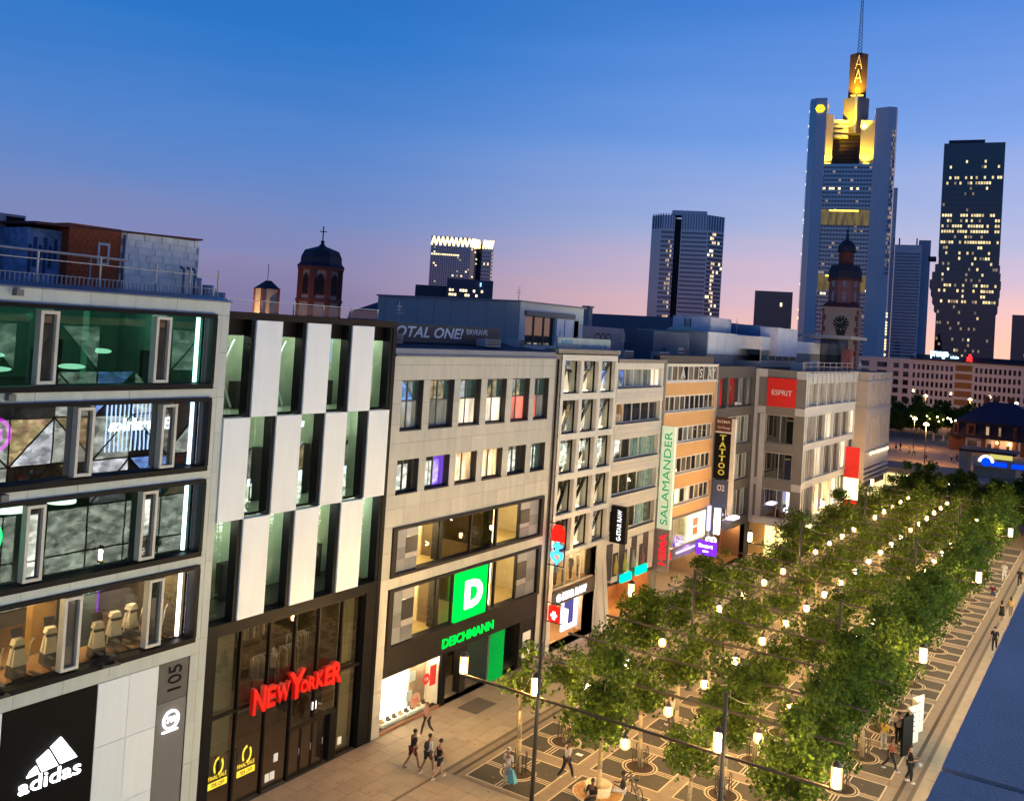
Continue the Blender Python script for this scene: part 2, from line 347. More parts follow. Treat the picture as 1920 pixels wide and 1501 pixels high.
# ================================================================== 1 the fitness and sports shop building at the left edge
B1 = thing('fitness_building', 'pale panel building at the left edge with four long black framed windows', 'building', (FX, 18, 0))
bands = [(17.9, 20.86), (14.6, 17.5), (11.17, 14.22), (7.74, 10.78)]
ops1 = [(6, 25.68, a, b) for a, b in bands]+[(6, 25.6, 0, 7.18)]
wall('facade_wall', m_join, B1, FX, 6, 26.4, 0, 21.43, ops1, .5)
tiles('facade_panel', m_panel, B1, FX, [6, 7.4, 9.25, 11.05, 12.9, 14.7, 16.5, 18.34, 20.15, 21.97, 23.8, 26.02], [7.18, 7.74, 10.78, 11.17, 14.22, 14.6, 17.5, 17.9, 20.86, 21.43], ops1)
tiles('facade_panel', m_panel, B1, FX, [26.02, 26.4], [0, 1.2, 2.82, 4.44, 6.09, 7.75, 9.24, 10.85, 12.74, 14.46, 16.06, 17.51, 19.33, 20.85, 21.43], [])
tiles('facade_panel', m_panel, B1, FX, [25.6, 26.02], [0, 1.2, 2.82, 4.44, 6.09, 7.18], [])
MB().box(-45, -31.5, 6, 26.4, -.1, 0).box(-46, -45.6, 6, 26.4, 0, 21.3).build('back_wall', m_concrete, B1)
b = MB(); b.add([(-30.9, 6, 21.44), (-30.9, 26.46, 21.44), (-31.9, 26.46, 21.62), (-31.9, 6, 21.62), (-30.9, 6, 21.38), (-30.9, 26.46, 21.38), (-31.9, 26.46, 21.45), (-31.9, 6, 21.45)],
                [(0, 1, 2, 3), (0, 4, 5, 1), (1, 5, 6, 2), (4, 7, 6, 5)]); b.build('parapet_flashing', m_flash, B1)
MB().box(-46, -31.9, 6, 26.4, 21.2, 21.42).build('roof', m_roof, B1)
vents = [[18.68, 23.28, 14.1], [20.3, 23.82, 15.7], [18.7, 23.2, 14.2], [20.33, 23.77, 15.8]]
gp1 = [g_teal, glass('mirror_glass', (.46, .54, .56), .22), glass('quiet_glass', (.50, .62, .58), .028), glass('gym_glass', (.78, .74, .64), .07)]
for k, (z0, z1) in enumerate(bands):
    # black reveal frame standing proud of the facade
    b = MB(); y0, y1 = 6, 25.7; t = .13
    b.box(FX-.5, FX+.16, y0, y1, z1-t, z1+.02); b.box(FX-.5, FX+.16, y0, y1, z0-.02, z0+t+.05); b.box(FX-.5, FX+.16, y1-t, y1+.02, z0+t+.05, z1-t)
    w = b.build('window_frame', m_black, B1)
    ys = [6]+sorted(sum(([v-.33, v+.33] for v in vents[k] if v < 26), []))+[25.45]
    for i in range(0, len(ys), 2):
        MB().box(FX-.3, FX-.28, ys[i], ys[i+1], z0+.18, z1-t).build('pane', gp1[k], w)
    for v in vents[k]:
        if v > 12:
            window(B1, FX+.06, v-.34, v+.34, z0+.24, z1-.2, m_frame, d_dark, fr=.11, dp=.32, name='vent_window')
    MB().box(FX-.52, FX-.40, 25.2, 25.3, z0+.2, z1-.15).build('light_strip', e_white, B1)
    MB().box(FX-.36, FX-.31, 6, 25.4, z0+.185, z0+.215).build('sill_light', glow('sill_glow', (.8, .8, 1), 2.2 if k else .02), B1)
    if k == 0:
        room(B1, 6, 25.5, z0, z1, 6, mat('teal_wall', (.10, .16, .14), .8), m_dark, mat('teal_ceiling', (.12, .16, .14), .8), front=.5)
        for q in (8.5, 12.6, 16.8, 21.6): MB().box(-33.6, -33.2, q, q+.35, z0, z1).build('column', mat('teal_column', (.15, .3, .25), .6), B1)
        lamp('room_lamp', B1, (-34.5, 20.0, z1-.5), 60, (.7, 1, .88)); lamp('room_lamp', B1, (-34.5, 24.2, z1-.5), 50, (.75, 1, .9)); lamp('room_lamp', B1, (-34.5, 13, z1-.5), 40, (.7, 1, .85))
    elif k == 1:
        room(B1, 6, 25.5, z0, z1, 5, mat('night_wall', (.10, .10, .13), .7), m_dark, mat('night_ceiling', (.18, .18, .2), .6), front=.5)
        lamp('room_lamp', B1, (-34, 22, z1-.4), 60, (.95, .85, .65)); lamp('room_lamp', B1, (-34, 16, z1-.4), 60, (.8, .85, 1))
    elif k == 2:
        room(B1, 6, 25.5, z0, z1, 7, mat('green_wall', (.06, .10, .09), .7), mat('dark_floor', (.06, .05, .04), .5), mat('dark_ceiling', (.05, .06, .055), .6), front=.5)
        for y_, r_ in ((18.9, .9), (21.0, .5), (15.9, .8)):
            MB().lathe(-33.2, y_, [(0, z1-.75), (r_, z1-.72), (r_, z1-.62), (0, z1-.6)], 20).build('ring_lamp', glow('lamp_disc', (1, .97, .85), 2.6), B1)
        lamp('room_lamp', B1, (-33.5, 22.5, z1-.6), 55, (1, .85, .6)); lamp('room_lamp', B1, (-33.5, 17.5, z1-.6), 55, (1, .9, .7))
        for q in (18.6, 19.2, 19.9, 20.6, 22.0):
            MB().bar((-31.9, q, z0+.05), (-32.1, q-.28, z0+1.25), .06, .1).build('handrail_post', m_frame, B1)
    else:
        room(B1, 6, 25.5, z0, z1, 6.5, mat('gym_wall', (.10, .085, .06), .7), m_wood, mat('gym_ceiling', (.10, .085, .06), .7), front=.5)
        MB().box(-34.3, -33.9, 20.6, 21.55, z0, z1).build('wooden_arch', mat('wooden_arch', (.45, .26, .07), .5, noise=.25), B1)
        MB().box(-34.2, -33.4, 21.75, 22.9, z0, z1-.5).build('blue_partition', mat('blue_partition', (.035, .07, .10), .6), B1)
        MB().box(-36.8, -36.6, 24.2, 25.2, z0, z1).build('violet_wall', glow('violet_wall', (.22, .0, .9), .9), B1)
        MB().box(-33.2, -31.9, 21.9, 23.1, z1-.35, z1-.28).build('light_panel', glow('gym_panel', (1, .97, .86), 2.4), B1)
        for q in (14.0, 17.6, 19.2, 22.4, 24.6): lamp('gym_lamp', B1, (-33.2, q, z1-.35), 170, (1, .80, .48))
# reflection-like lattice is real: the mall opposite is built further down
def gym_machine(x, y, z, rot, lab):
    t = thing('cross_trainer', lab, 'cross trainer', (x, y, z), 'cross trainers behind the lowest gym window')
    c, s = math.cos(rot), math.sin(rot)
    T = lambda a, b_, h: (x+a*c-b_*s, y+a*s+b_*c, z+h)
    mw = mat('machine_white', (.86, .82, .70), .4); mb = mat('machine_black', (.03, .03, .03), .5)
    def bx(mbld, a0, a1, b0, b1, h0, h1, tp=1.0):
        p = [T(a, q, h0) for a, q in ((a0, b0), (a1, b0), (a1, b1), (a0, b1))]; k = [T(a*tp, q*tp, h1) for a, q in ((a0, b0), (a1, b0), (a1, b1), (a0, b1))]
        mbld.add(p+k, [(3, 2, 1, 0), (4, 5, 6, 7), (0, 1, 5, 4), (1, 2, 6, 5), (2, 3, 7, 6), (3, 0, 4, 7)])
    b = MB(); bx(b, -.2, .22, -.24, .24, .42, 1.0, .7); bx(b, -.17, .17, -.2, .2, 1.12, 1.32, .75); b.build('shroud', mw, t)
    b = MB(); bx(b, -.24, .24, -.27, .27, .02, .42, .9); bx(b, -.16, .16, -.18, .18, 1.0, 1.12); b.build('drive_cover', mb, t)
    b = MB(); bx(b, -1.25, -.2, -.3, -.22, .03, .1); bx(b, -1.25, -.2, .22, .3, .03, .1); bx(b, -1.3, -1.2, -.33, .33, .02, .09); b.build('base_rail', mb, t)
    b = MB(); bx(b, -1.0, -.55, -.27, -.12, .26, .31); bx(b, -.85, -.4, .12, .27, .36, .41); b.build('pedal', mb, t)
    for q in (-.3, .3):
        b = MB(); b.tube(T(-.15, q, .5), T(-.28, q*1.05, 1.15), .028); b.tube(T(-.28, q*1.05, 1.15), T(-.45, q, 1.38), .03); b.build('arm', mw, t)
    b = MB(); b.add([T(.05, -.2, 1.36), T(.05, .2, 1.36), T(.16, .2, 1.66), T(.16, -.2, 1.66), T(.09, -.2, 1.35), T(.09, .2, 1.35), T(.2, .2, 1.65), T(.2, -.2, 1.65)],
                    [(0, 3, 2, 1), (4, 5, 6, 7), (0, 1, 5, 4), (1, 2, 6, 5), (2, 3, 7, 6), (3, 0, 4, 7)]); b.build('screen', mb, t)
zf = 7.74+.05
for (y, d, lab) in [(17.95, -31.95, 'white cross trainer at the left edge of the lowest gym window under the yellow ring'), (19.1, -32.2, 'white cross trainer left of the narrow vent in the lowest gym window'),
                    (20.55, -32.6, 'white cross trainer half hidden behind the first vent of the lowest gym window'), (22.0, -31.9, 'white cross trainer in front of the dark blue gym partition'),
                    (23.2, -32.6, 'white cross trainer just left of the second vent in the lowest gym window'), (24.2, -33.0, 'white cross trainer behind the second vent of the lowest gym window'), (24.75, -32.3, 'white cross trainer nearest the violet wall at the right end of the gym window'),
                    (19.0, -34.4, 'white cross trainer deep in the gym behind the left machines')]:
    gym_machine(d, y, zf, R(180)+rnd.uniform(-.2, .2), lab)
# clutter behind the green panes and in the teal room
for q in (27.0, 28.9, 30.2, 33.1, 34.4, 36.2):
    for z0, h_ in ((8.1, 1.6), (12.4, 2.4), (16.7, 1.2)): tag(box('stock_cabinet', m_dark if (q*3) % 2 < 1 else m_char, None, -34.0, -33.5, q+.3, q+1.0, z0, z0+h_), f'dark cabinet behind the {"lower" if z0 < 9 else "middle" if z0 < 13 else "upper"} green panes of the chequered building, {ORD[[27.0, 28.9, 30.2, 33.1, 34.4, 36.2].index(q)]} from the left', 'cabinet')
for k, (y, z, r_) in enumerate(((17.9, 19.0, .5), (18.0, 18.5, .7), (21.0, 18.6, .5), (22.2, 19.2, .3))): tag(MB().ellip((-33.2, y, z), .5, r_, .10, 14, 6).build('hanging_lamp', glow('shade_glow', (.85, 1, .85), 1.1), None), f'curved pale lamp shade behind the teal top window, {ORD[k]} from the left', 'lamp shade')
for k, y in enumerate((16.8, 19.6, 20.4, 21.7, 24.2)): tag(box('gym_rig', m_dark, None, -33.6, -33.3, y, y+.25, 17.95, 18.9+.35*(k % 3)), f'dark training rig post behind the teal top window, {ORD[k]} from the left', 'training rig')
# lower storey: black wall with the sports logo, white and grey panels
sp = [('facade_panel', m_white, 6, 18.04), ('facade_panel', mat('logo_wall_black', (.004, .004, .004), .6, spec=.1), 18.06, 21.55), ('facade_panel', m_white, 21.57, 24.18)]
b = MB(); b.box(FX-.4, FX-.05, 6, 25.6, 0, 7.18); b.build('base_wall', m_join, B1)
for nm_, m_, a, c in sp:
    if m_ is m_white:
        ys = [a, (a+c)/2, c] if c > 20 else [a, 10, 14, c]
        for p, q in zip(ys, ys[1:]):
            for z0, z1 in ((0, 2.4), (2.4, 4.8), (4.8, 7.15)): box('white_panel', m_white, B1, FX-.05, FX-.005, p+.008, q-.008, z0+.008, z1-.008)
    else: box('black_panel', m_, B1, FX-.05, FX, a, c, 0, 7.15)
box('grey_panel', m_grey, B1, FX-.05, FX-.01, 24.2, 25.58, 0.0, 5.6); box('grey_panel', mat('dark_grey_panel', (.10, .095, .09), .6), B1, FX-.05, FX-.01, 24.2, 25.58, 5.62, 7.15)
s = thing('sports_logo_sign', 'lit white three striped mountain logo with lower case name on the black wall', 'sign', (FX, 18.76, 4.2))
for (a0, a1, z0, tops) in [(19.0, 19.42, 4.62, (19.32, 4.98)), (19.3, 20.02, 4.66, None), (19.75, 20.75, 4.70, None)]: pass
b0 = MB()
def bar3(p): MB().add([(FX+.02, y, z) for y, z in p]+[(FX+.1, y, z) for y, z in p], [(3, 2, 1, 0), (4, 5, 6, 7)]+[(i, (i+1) % 4, 4+(i+1) % 4, 4+i) for i in range(4)]).build('logo_stripe', e_sign, s)
bar3([(19.02, 4.67), (19.46, 4.70), (19.34, 4.98), (19.14, 4.86)]); bar3([(19.56, 4.71), (20.14, 4.75), (19.76, 5.40), (19.34, 5.16)]); bar3([(20.24, 4.76), (20.86, 4.80), (20.2, 5.70), (19.82, 5.46)])
lettering('adidas', e_sign, s, (FX+.03, 18.76, 4.14), YR, (0, .0, 1), 2.3, .52, .05, .006)
t = thing('house_number', 'large dark house number 105 reading upwards on the grey panel', 'sign', (FX, 24.55, 6.0)); lettering('105', m_black, t, (FX, 25.25, 6.0), ZU, (0, -1, 0), .98, .62, .03, .0)
t = thing('round_club_sign', 'round white lit 711 sign with ring on the grey panel below the house number', 'sign', (FX, 24.85, 4.8))
def ring_sign(t, x, y, z, r, m, txt, base=True):
    b = MB(); n = 40
    for i in range(n):
        a, c = 2*math.pi*i/n, 2*math.pi*(i+1)/n
        q = [(y+rr*math.cos(k), z+rr*math.sin(k)) for rr, k in ((r*.8, a), (r, a), (r, c), (r*.8, c))]
        b.add([(x, *p) for p in q]+[(x+.06, *p) for p in q], [(3, 2, 1, 0), (4, 5, 6, 7), (0, 1, 5, 4), (2, 3, 7, 6)])
    b.build('ring', m, t); lettering(txt, m, t, (x, y-r*.5, z-r*.3), YR, ZU, r, r*.6, .05, .02)
    if base: MB().box(x, x+.06, y-r, y+r*.9, z-r*1.2, z-r*1.06).build('underline', m, t)
ring_sign(t, FX, 24.88, 4.86, .38, e_sign, '711')
for zc, yc, col, nm_ in ((16.4, 17.35, (1, .02, .75), 'magenta'), (12.95, 17.3, (0, 1, .25), 'green'), (9.6, 17.2, (1, .75, .0), 'yellow')):
    t = thing('neon_ring', f'glowing {nm_} neon 711 ring behind glass at the left edge of the gym', 'neon sign', (FX-.62, yc, zc))
    ring_sign(t, FX-.62, yc, zc, .62, glow('neon_'+nm_, col, 2.2), '711', False)
for z in (21.2, 17.72, 14.42):
    t = tag(box('floodlight', m_grey, None, FX+.035, FX+.3, 17.3, 17.55, z-.1, z+.12), f'small square floodlight on the pale strip above the {dict(((21.2,"top"),(17.72,"second"),(14.42,"third")))[z]} gym window', 'floodlight')
# roof furniture of building 1
t = thing('roof_hut', 'roof hut with blue graffiti wall, red brick part and white slate wall', 'roof hut', (-36, 24, 21.4))
m_brick = mat('red_brick', (.36, .075, .022), .85, noise=.25, scale=5)
b = MB().box(-40, -36.5, 20.85, 22.25, 21.4, 23.85).build('graffiti_wall', mat('graffiti_blue', (.20, .30, .46), .7, noise=.7, scale=2.2), t)
for q in range(6): MB().box(-36.5, -36.46, 20.9+q*.21, 21.02+q*.21, 22.0+(q % 3)*.3, 23.2+(q % 2)*.3).build('graffiti_stroke', mat('graffiti_ink', (.03, .06, .14), .7), b)
MB().box(-40, -36, 22.25, 24.62, 21.4, 24.2).build('brick_wall', m_brick, t)
wb = MB()
for k in range(14):
    for q in range(9):
        if (22.3+q*.26+(.13 if k % 2 else 0)) < 24.3: wb.box(-36, -35.985, 22.3+q*.26+(.13 if k % 2 else 0), 22.53+q*.26+(.13 if k % 2 else 0), 21.5+k*.19, 21.66+k*.19)
wb.build('brick', mat('brick_face', (.42, .09, .028), .85, noise=.3, scale=6), t, kind='stuff')
window(t, -35.96, 23.55, 24.1, 22.62, 23.55, mat('white_wood', (.6, .6, .56), .6), d_dark, fr=.1, dp=.1)
MB().box(-40, -36.1, 24.62, 28.74, 21.4, 24.16).build('slate_wall', mat('white_slate_back', (.4, .42, .42), .8), t)
sm_ = mat('white_slate', (.95, .90, .78), .6, noise=.05, vary=.10)
for k in range(9):
    for q in range(14):
        y = 24.65+q*.29+(.145 if k % 2 else 0)
        if y+.28 < 28.74: box('slate', sm_, t, -36.095, -36.05-.012*((k+q) % 3), y+.004, y+.284, 21.45+k*.3, 21.74+k*.3)
MB().add([(-40.1, 20.8, 24.02), (-40.1, 28.8, 24.2), (-35.95, 28.8, 24.2), (-35.95, 20.8, 23.98), (-40.1, 20.8, 24.12), (-40.1, 28.8, 24.3), (-35.95, 28.8, 24.28), (-35.95, 20.8, 24.08)],
         [(3, 2, 1, 0), (4, 5, 6, 7), (0, 1, 5, 4), (1, 2, 6, 5), (2, 3, 7, 6), (3, 0, 4, 7)]).build('roof', mat('hut_roof', (.10, .03, .025), .7), t)
MB().tube((-35.95, 24.75, 21.4), (-35.95, 24.75, 24.0), .06).build('downpipe', m_flash, t)
for q in (27.6, 27.95, 28.2):
    b = MB(); b.tube((-35.6, q, 21.4), (-35.6, q, 22.8), .05); b.tube((-35.6, q, 22.8), (-35.6, q-.2, 22.86), .06); b.build('flue_pipe', m_flash, t)
for (y0, y1, h, lab) in ((18.9, 20.5, 24.5, 'larger dark ventilation unit left of the roof hut'), (20.75, 21.9, 24.45, 'smaller dark ventilation unit just left of the roof hut')):
    t = thing('ventilation_unit', lab, 'ventilation unit', (-38.6, y0, 21.4)); MB().box(-40.5, -38.6, y0, y1, 21.4, h).build('casing', m_zinc, t)
    MB().box(-38.6, -38.55, y0+.35, y1-.08, 22.6, h-.1).build('grille', m_black, t)
for k in range(3): tag(MB().lathe(-36.5+.2*k, 29.0+.55*k, [(0, 21.3), (.26, 21.3), (.26, 22.5-.3*k), (0, 22.5-.3*k)], 14).build('roof_vent', m_zinc, None), ['tallest round metal roof vent right of the white slate hut', 'middle round metal roof vent beside the slate hut', 'lowest round metal roof vent above the black and white facade'][k], 'roof vent')
t = thing('roof_railing', 'thin metal railing with close balusters along the roof edge of the left building', 'railing', (-31.85, 16, 21.45))
b = MB(); [b.box(-31.87, -31.84, 10+.17*i, 10.03+.17*i, 21.5, 21.9) for i in range(97)]; b.build('baluster', m_zinc, t, kind='stuff')
b = MB(); b.box(-31.88, -31.83, 10, 26.45, 21.9, 21.93); b.box(-31.88, -31.83, 10, 26.45, 21.52, 21.55); b.box(-31.88, -31.84, 10, 26.45, 22.42, 22.45); b.build('rail', m_zinc, t)
for q in (12, 15, 18.6, 21, 23.4, 25, 26.42): box('post', m_zinc, t, -31.9, -31.84, q, q+.05, 21.4, 22.7)
t = thing('roof_cable_tray', 'long pale pipe running over the roof of the left building', 'pipe', (-34, 16, 22.8)); MB().tube((-34, 8, 22.87), (-34, 23.6, 22.82), .05).build('pipe', m_frame, t)
for q in (12, 17, 22): MB().tube((-34, q, 21.4), (-34, q, 22.82), .03).build('support', m_zinc, t)
# ================================================================== 2 the chequered fashion store
B2 = thing('chequered_building', 'dark glass building with a chequerboard of tall white panels above a fashion store', 'building', (FX, 31.7, 0))
cols = [26.42, 27.83, 29.31, 30.81, 32.31, 33.78, 35.32, 36.82]; rows = [(16.64, 20.73), (12.36, 16.62), (8.1, 12.34)]
m_mull = mat('brown_black_metal', (.012, .008, .006), .5, spec=.15)
MB().box(-45, -31.6, 26.42, 37.08, 20.7, 20.85).build('roof', m_roof, B2)
MB().box(FX-.6, FX+.05, 26.4, 37.1, 20.74, 21.05).build('roof_beam', m_mull, B2); MB().box(FX-.6, FX+.05, 36.82, 37.1, 0, 20.74).build('side_band', m_black, B2)
MB().box(FX-.6, FX+.04, 26.42, 36.82, 7.62, 8.08).build('store_beam', m_black, B2); MB().box(-45, -44.8, 26.42, 37.08, 0, 20.7).build('back_wall', m_dark, B2)
g_ny = glass('green_glass', (.88, .92, .87), .08, rcol=(.9, 1, .95)); m_gwall = mat('green_back_wall', (.30, .38, .27), .9, noise=.25, scale=.7)
for r_, (z0, z1) in enumerate(rows):
    for c_ in range(7):
        a, e = cols[c_], cols[c_+1]; pan = (c_ % 2 == 1) if r_ != 1 else (c_ % 2 == 0)
        if pan:
            box('white_panel', m_white, B2, FX-.3, FX+.1, a+.005, e-.005, z0, z1)
        else:
            MB().box(FX-.45, FX+.02, e-.2, e-.01, z0, z1).build('window_fin', m_black, B2)
            top = z1-.62 if r_ == 0 else z1
            w = MB().box(FX-.5, FX-.44, a, e-.2, z0, z0+.08).box(FX-.5, FX-.44, a, e-.2, top-.06, z1).build('window_frame', m_mull, B2)
            MB().box(FX-.48, FX-.46, a, e-.2, z0+.08, top-.06).build('pane', g_ny, w)
            if (r_, c_) in ((0, 0), (0, 2)):
                b = MB(); b.bar((FX-1.2, a, z0+.3), (FX-1.2, e, z1-.9), .08); b.bar((FX-1.2, a, z1-.9), (FX-1.2, e, z0+.3), .08); b.build('cross_brace', m_white, B2)
    room(B2, 26.45, 36.8, z0-.05, z1+.02, 3.2, m_gwall, m_dark, m_gwall, front=.55)
    for q in (27.2, 30, 33, 35.9): lamp('room_lamp', B2, (FX-1.6, q, z1-.5), 75 if r_ != 1 else 48, (.95, 1, .85))
# store front
box('store_frame', m_black, B2, FX-.5, FX+.03, 26.42, 26.95, 0, 7.62); box('store_frame', m_black, B2, FX-.5, FX+.03, 36.1, 36.82, 0, 7.62)
ms = [26.95, 28.4, 30.05, 31.6, 33.1, 34.67, 36.1]
b = MB()
for q in ms[1:-1]: b.box(FX-.32, FX-.12, q-.05, q+.05, 0 if q not in (33.1,) else 2.3, 7.62)
b.box(FX-.3, FX-.14, 26.95, 36.1, 4.06, 4.16); b.box(FX-.3, FX-.14, 31.65, 34.62, 2.24, 2.4); b.build('store_mullion', m_mull, B2)
w = MB().box(FX-.33, FX-.11, 26.95, 36.1, 7.5, 7.62).build('store_window', m_mull, B2)
for p, q in zip(ms, ms[1:]):
    for z0, z1 in ((.05, 4.06), (4.16, 7.5)):
        if z0 < 1 and 31.5 < p < 34: z0 = 2.4
        MB().box(FX-.23, FX-.21, p+.05, q-.05, z0, z1).build('pane', g_shop, w)
for p, q in ((31.65, 32.38), (32.4, 33.12), (33.14, 33.9)):
    dr = MB().box(FX-.25, FX-.19, p, p+.05, 0, 2.22).box(FX-.25, FX-.19, q-.05, q, 0, 2.22).box(FX-.25, FX-.19, p+.05, q-.05, 2.12, 2.22).box(FX-.25, FX-.19, p+.05, q-.05, 0, .12).build('store_door', m_mull, B2)
    MB().box(FX-.23, FX-.21, p+.05, q-.05, .12, 2.12).build('pane', g_shop, dr)
    MB().tube((FX-.13, q-.12, .95), (FX-.13, q-.12, 1.25), .02).build('handle', m_steel, dr)
box('door_post', m_black, B2, FX-.9, FX-.1, 34.2, 34.62, 0, 2.24)
room(B2, 26.45, 36.8, 0, 3.9, 7, mat('store_wall', (.14, .09, .06), .8, noise=.25), mat('store_floor', (.20, .13, .09), .4), mat('store_ceiling', (.10, .075, .055), .8), front=.55)
room(B2, 26.45, 36.8, 4.15, 7.6, 6, mat('store_wall_up', (.15, .10, .07), .8, noise=.5, scale=3), mat('store_floor_up', (.10, .07, .05), .6), mat('store_ceiling_up', (.055, .04, .03), .8), front=.55)
MB().box(-31.75, -31.55, 26.96, 28.38, 3.9, 7.5).build('display_wall', mat('display_green', (.34, .40, .32), .8), B2)
MB().box(-31.75, -31.55, 26.96, 28.38, 2.3, 3.8).build('display_wall', mat('display_green', (.34, .40, .32), .8), B2)
MB().box(-31.9, -31.7, 35.2, 36.08, 0, 7.5).build('display_wall', mat('display_green', (.34, .40, .32), .8), B2)
MB().box(-31.8, -31.56, 28.4, 36, 3.75, 4.1).build('floor_edge', mat('floor_edge', (.34, .31, .25), .7), B2)
for q, z in ((28.5, 7.2), (30.2, 7.2), (32, 7.2), (34.5, 7.2), (28.4, 3.5), (31, 3.5), (33.5, 3.5), (35.5, 3.5)): lamp('store_lamp', B2, (-33.2, q, z), 42, (1, .78, .5))
for k in range(22):
    q = (-32.3-rnd.random()*2.5, 28.5+rnd.random()*7, 7.35); MB().tube(q, (q[0], q[1], q[2]-.1), .05).build('spotlight', glow('spot_glow', (1, .85, .6), 7), B2)
def garment_rack(x, y, z, n, lab, ln=1.4):
    t = thing('clothes_rack', lab, 'clothes rack', (x, y, z))
    b = MB(); b.tube((x, y, z), (x, y, z+1.5), .02); b.tube((x, y+ln, z), (x, y+ln, z+1.5), .02); b.tube((x, y, z+1.5), (x, y+ln, z+1.5), .02); b.build('rail', m_steel, t)
    cs = [(.45, .42, .36), (.2, .2, .18), (.36, .33, .25), (.08, .08, .08), (.55, .52, .45), (.22, .16, .12)]
    for i in range(n):
        yy = y+.06+(ln-.12)*i/(n-1); c = cs[rnd.randrange(6)]; w_ = .22+rnd.random()*.05
        MB().add([(x-.08, yy-.02, z+1.45), (x+.08, yy-.02, z+1.45), (x+w_, yy-.02, z+1.32), (x+w_, yy-.025, z+.55), (x-w_, yy-.025, z+.55), (x-w_, yy-.02, z+1.32),
                  (x-.08, yy+.02, z+1.45), (x+.08, yy+.02, z+1.45), (x+w_, yy+.02, z+1.32), (x+w_, yy+.025, z+.55), (x-w_, yy+.025, z+.55), (x-w_, yy+.02, z+1.32)],
                 [(5, 4, 3, 2, 1, 0), (6, 7, 8, 9, 10, 11)]+[(i_, (i_+1) % 6, 6+(i_+1) % 6, 6+i_) for i_ in range(6)]).build('garment', mat('cloth%d' % cs.index(c), c, .9), t)
garment_rack(-32.3, 30.2, 4.16, 12, 'rack of clothes in the upper store window left of the red store name'); garment_rack(-32.4, 31.9, 4.16, 14, 'full rack of pale shirts in the upper store window over the red name', 1.2)
garment_rack(-33.4, 33.3, 4.16, 12, 'rack of clothes deeper in the upper store window'); garment_rack(-33, 28.8, 0, 10, 'rack of clothes near the sale posters on the ground floor'); garment_rack(-33.6, 30.4, 5.5, 12, 'rack of pale tops high on the back wall of the store')
def mannequin(x, y, z, col, lab, h=1.8):
    t = thing('mannequin', lab, 'mannequin', (x, y, z)); k = h/1.8
    MB().lathe(x, y, [(0, z), (.2*k, z), (.2*k, z+.03), (0, z+.03)], 12).build('base', m_steel, t)
    b = MB()
    for s_ in (-1, 1): b.tube((x, y+.1*k*s_, z+.03), (x, y+.09*k*s_, z+.9*k), .05*k, .085*k)
    b.build('trousers', mat('mannequin_trousers', (.06, .06, .07), .9), t)
    b = MB(); b.lathe(x, y, [(0, z+.86*k), (.17*k, z+.88*k), (.15*k, z+1.1*k), (.2*k, z+1.38*k), (.12*k, z+1.5*k), (0, z+1.52*k)], 12)
    for s_ in (-1, 1): b.tube((x, y+.2*k*s_, z+1.42*k), (x+.05, y+.27*k*s_, z+.95*k), .055*k, .04*k)
    b.build('top', mat('mannequin_top'+str(col), col, .9), t)
    MB().ellip((x, y, z+1.66*k), .085*k, .08*k, .115*k).tube((x, y, z+1.48*k), (x, y, z+1.6*k), .045*k).build('head', m_white, t)
mannequin(-32, 31.1, 4.16, (.5, .48, .42), 'mannequin in a pale top standing in the upper store window'); mannequin(-31.9, 34.2, 2.5, (.12, .03, .03), 'mannequin above the store doors below the red name', 1.5)
t = thing('store_name_sign', 'big red arched store name lettering NEW YORKER across the store window', 'sign', (FX+.1, 31.6, 4))
m_red = mat('red_letter', (.62, .008, .006), .35, em=(1, .01, .005), es=.12, noise=.03)
# each letter carries its own height, as on the arched original
word = [('N', 28.92, .72, 3.72, 1.12), ('E', 29.68, .52, 3.80, .92), ('W', 30.24, .82, 3.83, .82), ('Y', 30.98, 1.0, 3.72, 1.25), ('O', 31.72, .48, 3.86, .58), ('R', 32.22, .46, 3.84, .64), ('K', 32.70, .52, 3.82, .74), ('E', 33.25, .48, 3.78, .86), ('R', 33.76, .66, 3.70, 1.04)]
for ch, y, w_, z, h_ in word: lettering(ch, m_red, t, (FX+.05, y, z+.10+.0*y), YR, ZU, w_, h_, .22, .035, name='letter')
MB().box(FX-.1, FX+.03, 29, 34.3, 4.2, 4.26).build('carrier_bar', m_mull, t)
for y, z, lab in ((27.15, 1.02, 'yellow FINAL SALE poster on the leftmost store pane'), (28.68, 1.0, 'yellow FINAL SALE poster on the second store pane')):
    t = thing('sale_poster', lab, 'poster', (FX-.2, y, z)); my = mat('poster_yellow', (.85, .66, .05), .6, em=(1, .75, .05), es=.35); mk = mat('poster_ink', (.05, .03, .02), .8)
    lettering('FINAL SALE', my, t, (FX-.2, y, z+.50), YR, ZU, .95, .17, .006, .01); MB().box(FX-.205, FX-.197, y, y+1.0, z+.12, z+.4).build('band', my, t)
    lettering('70% OFF', mk, t, (FX-.196, y+.16, z+.17), YR, ZU, .7, .17, .004, .01)
    b = MB()
    for i in range(16):
        a, c = 2*math.pi*i/16, 2*math.pi*(i+1)/16
        if i in (2, 3, 10, 11): continue
        b.quad((FX-.2, y+.5+.18*math.cos(a), z+1.0+.28*math.sin(a)), (FX-.2, y+.5+.27*math.cos(a), z+1.0+.4*math.sin(a)), (FX-.2, y+.5+.27*math.cos(c), z+1.0+.4*math.sin(c)), (FX-.2, y+.5+.18*math.cos(c), z+1.0+.28*math.sin(c)))
    b.build('swirl', my, t)
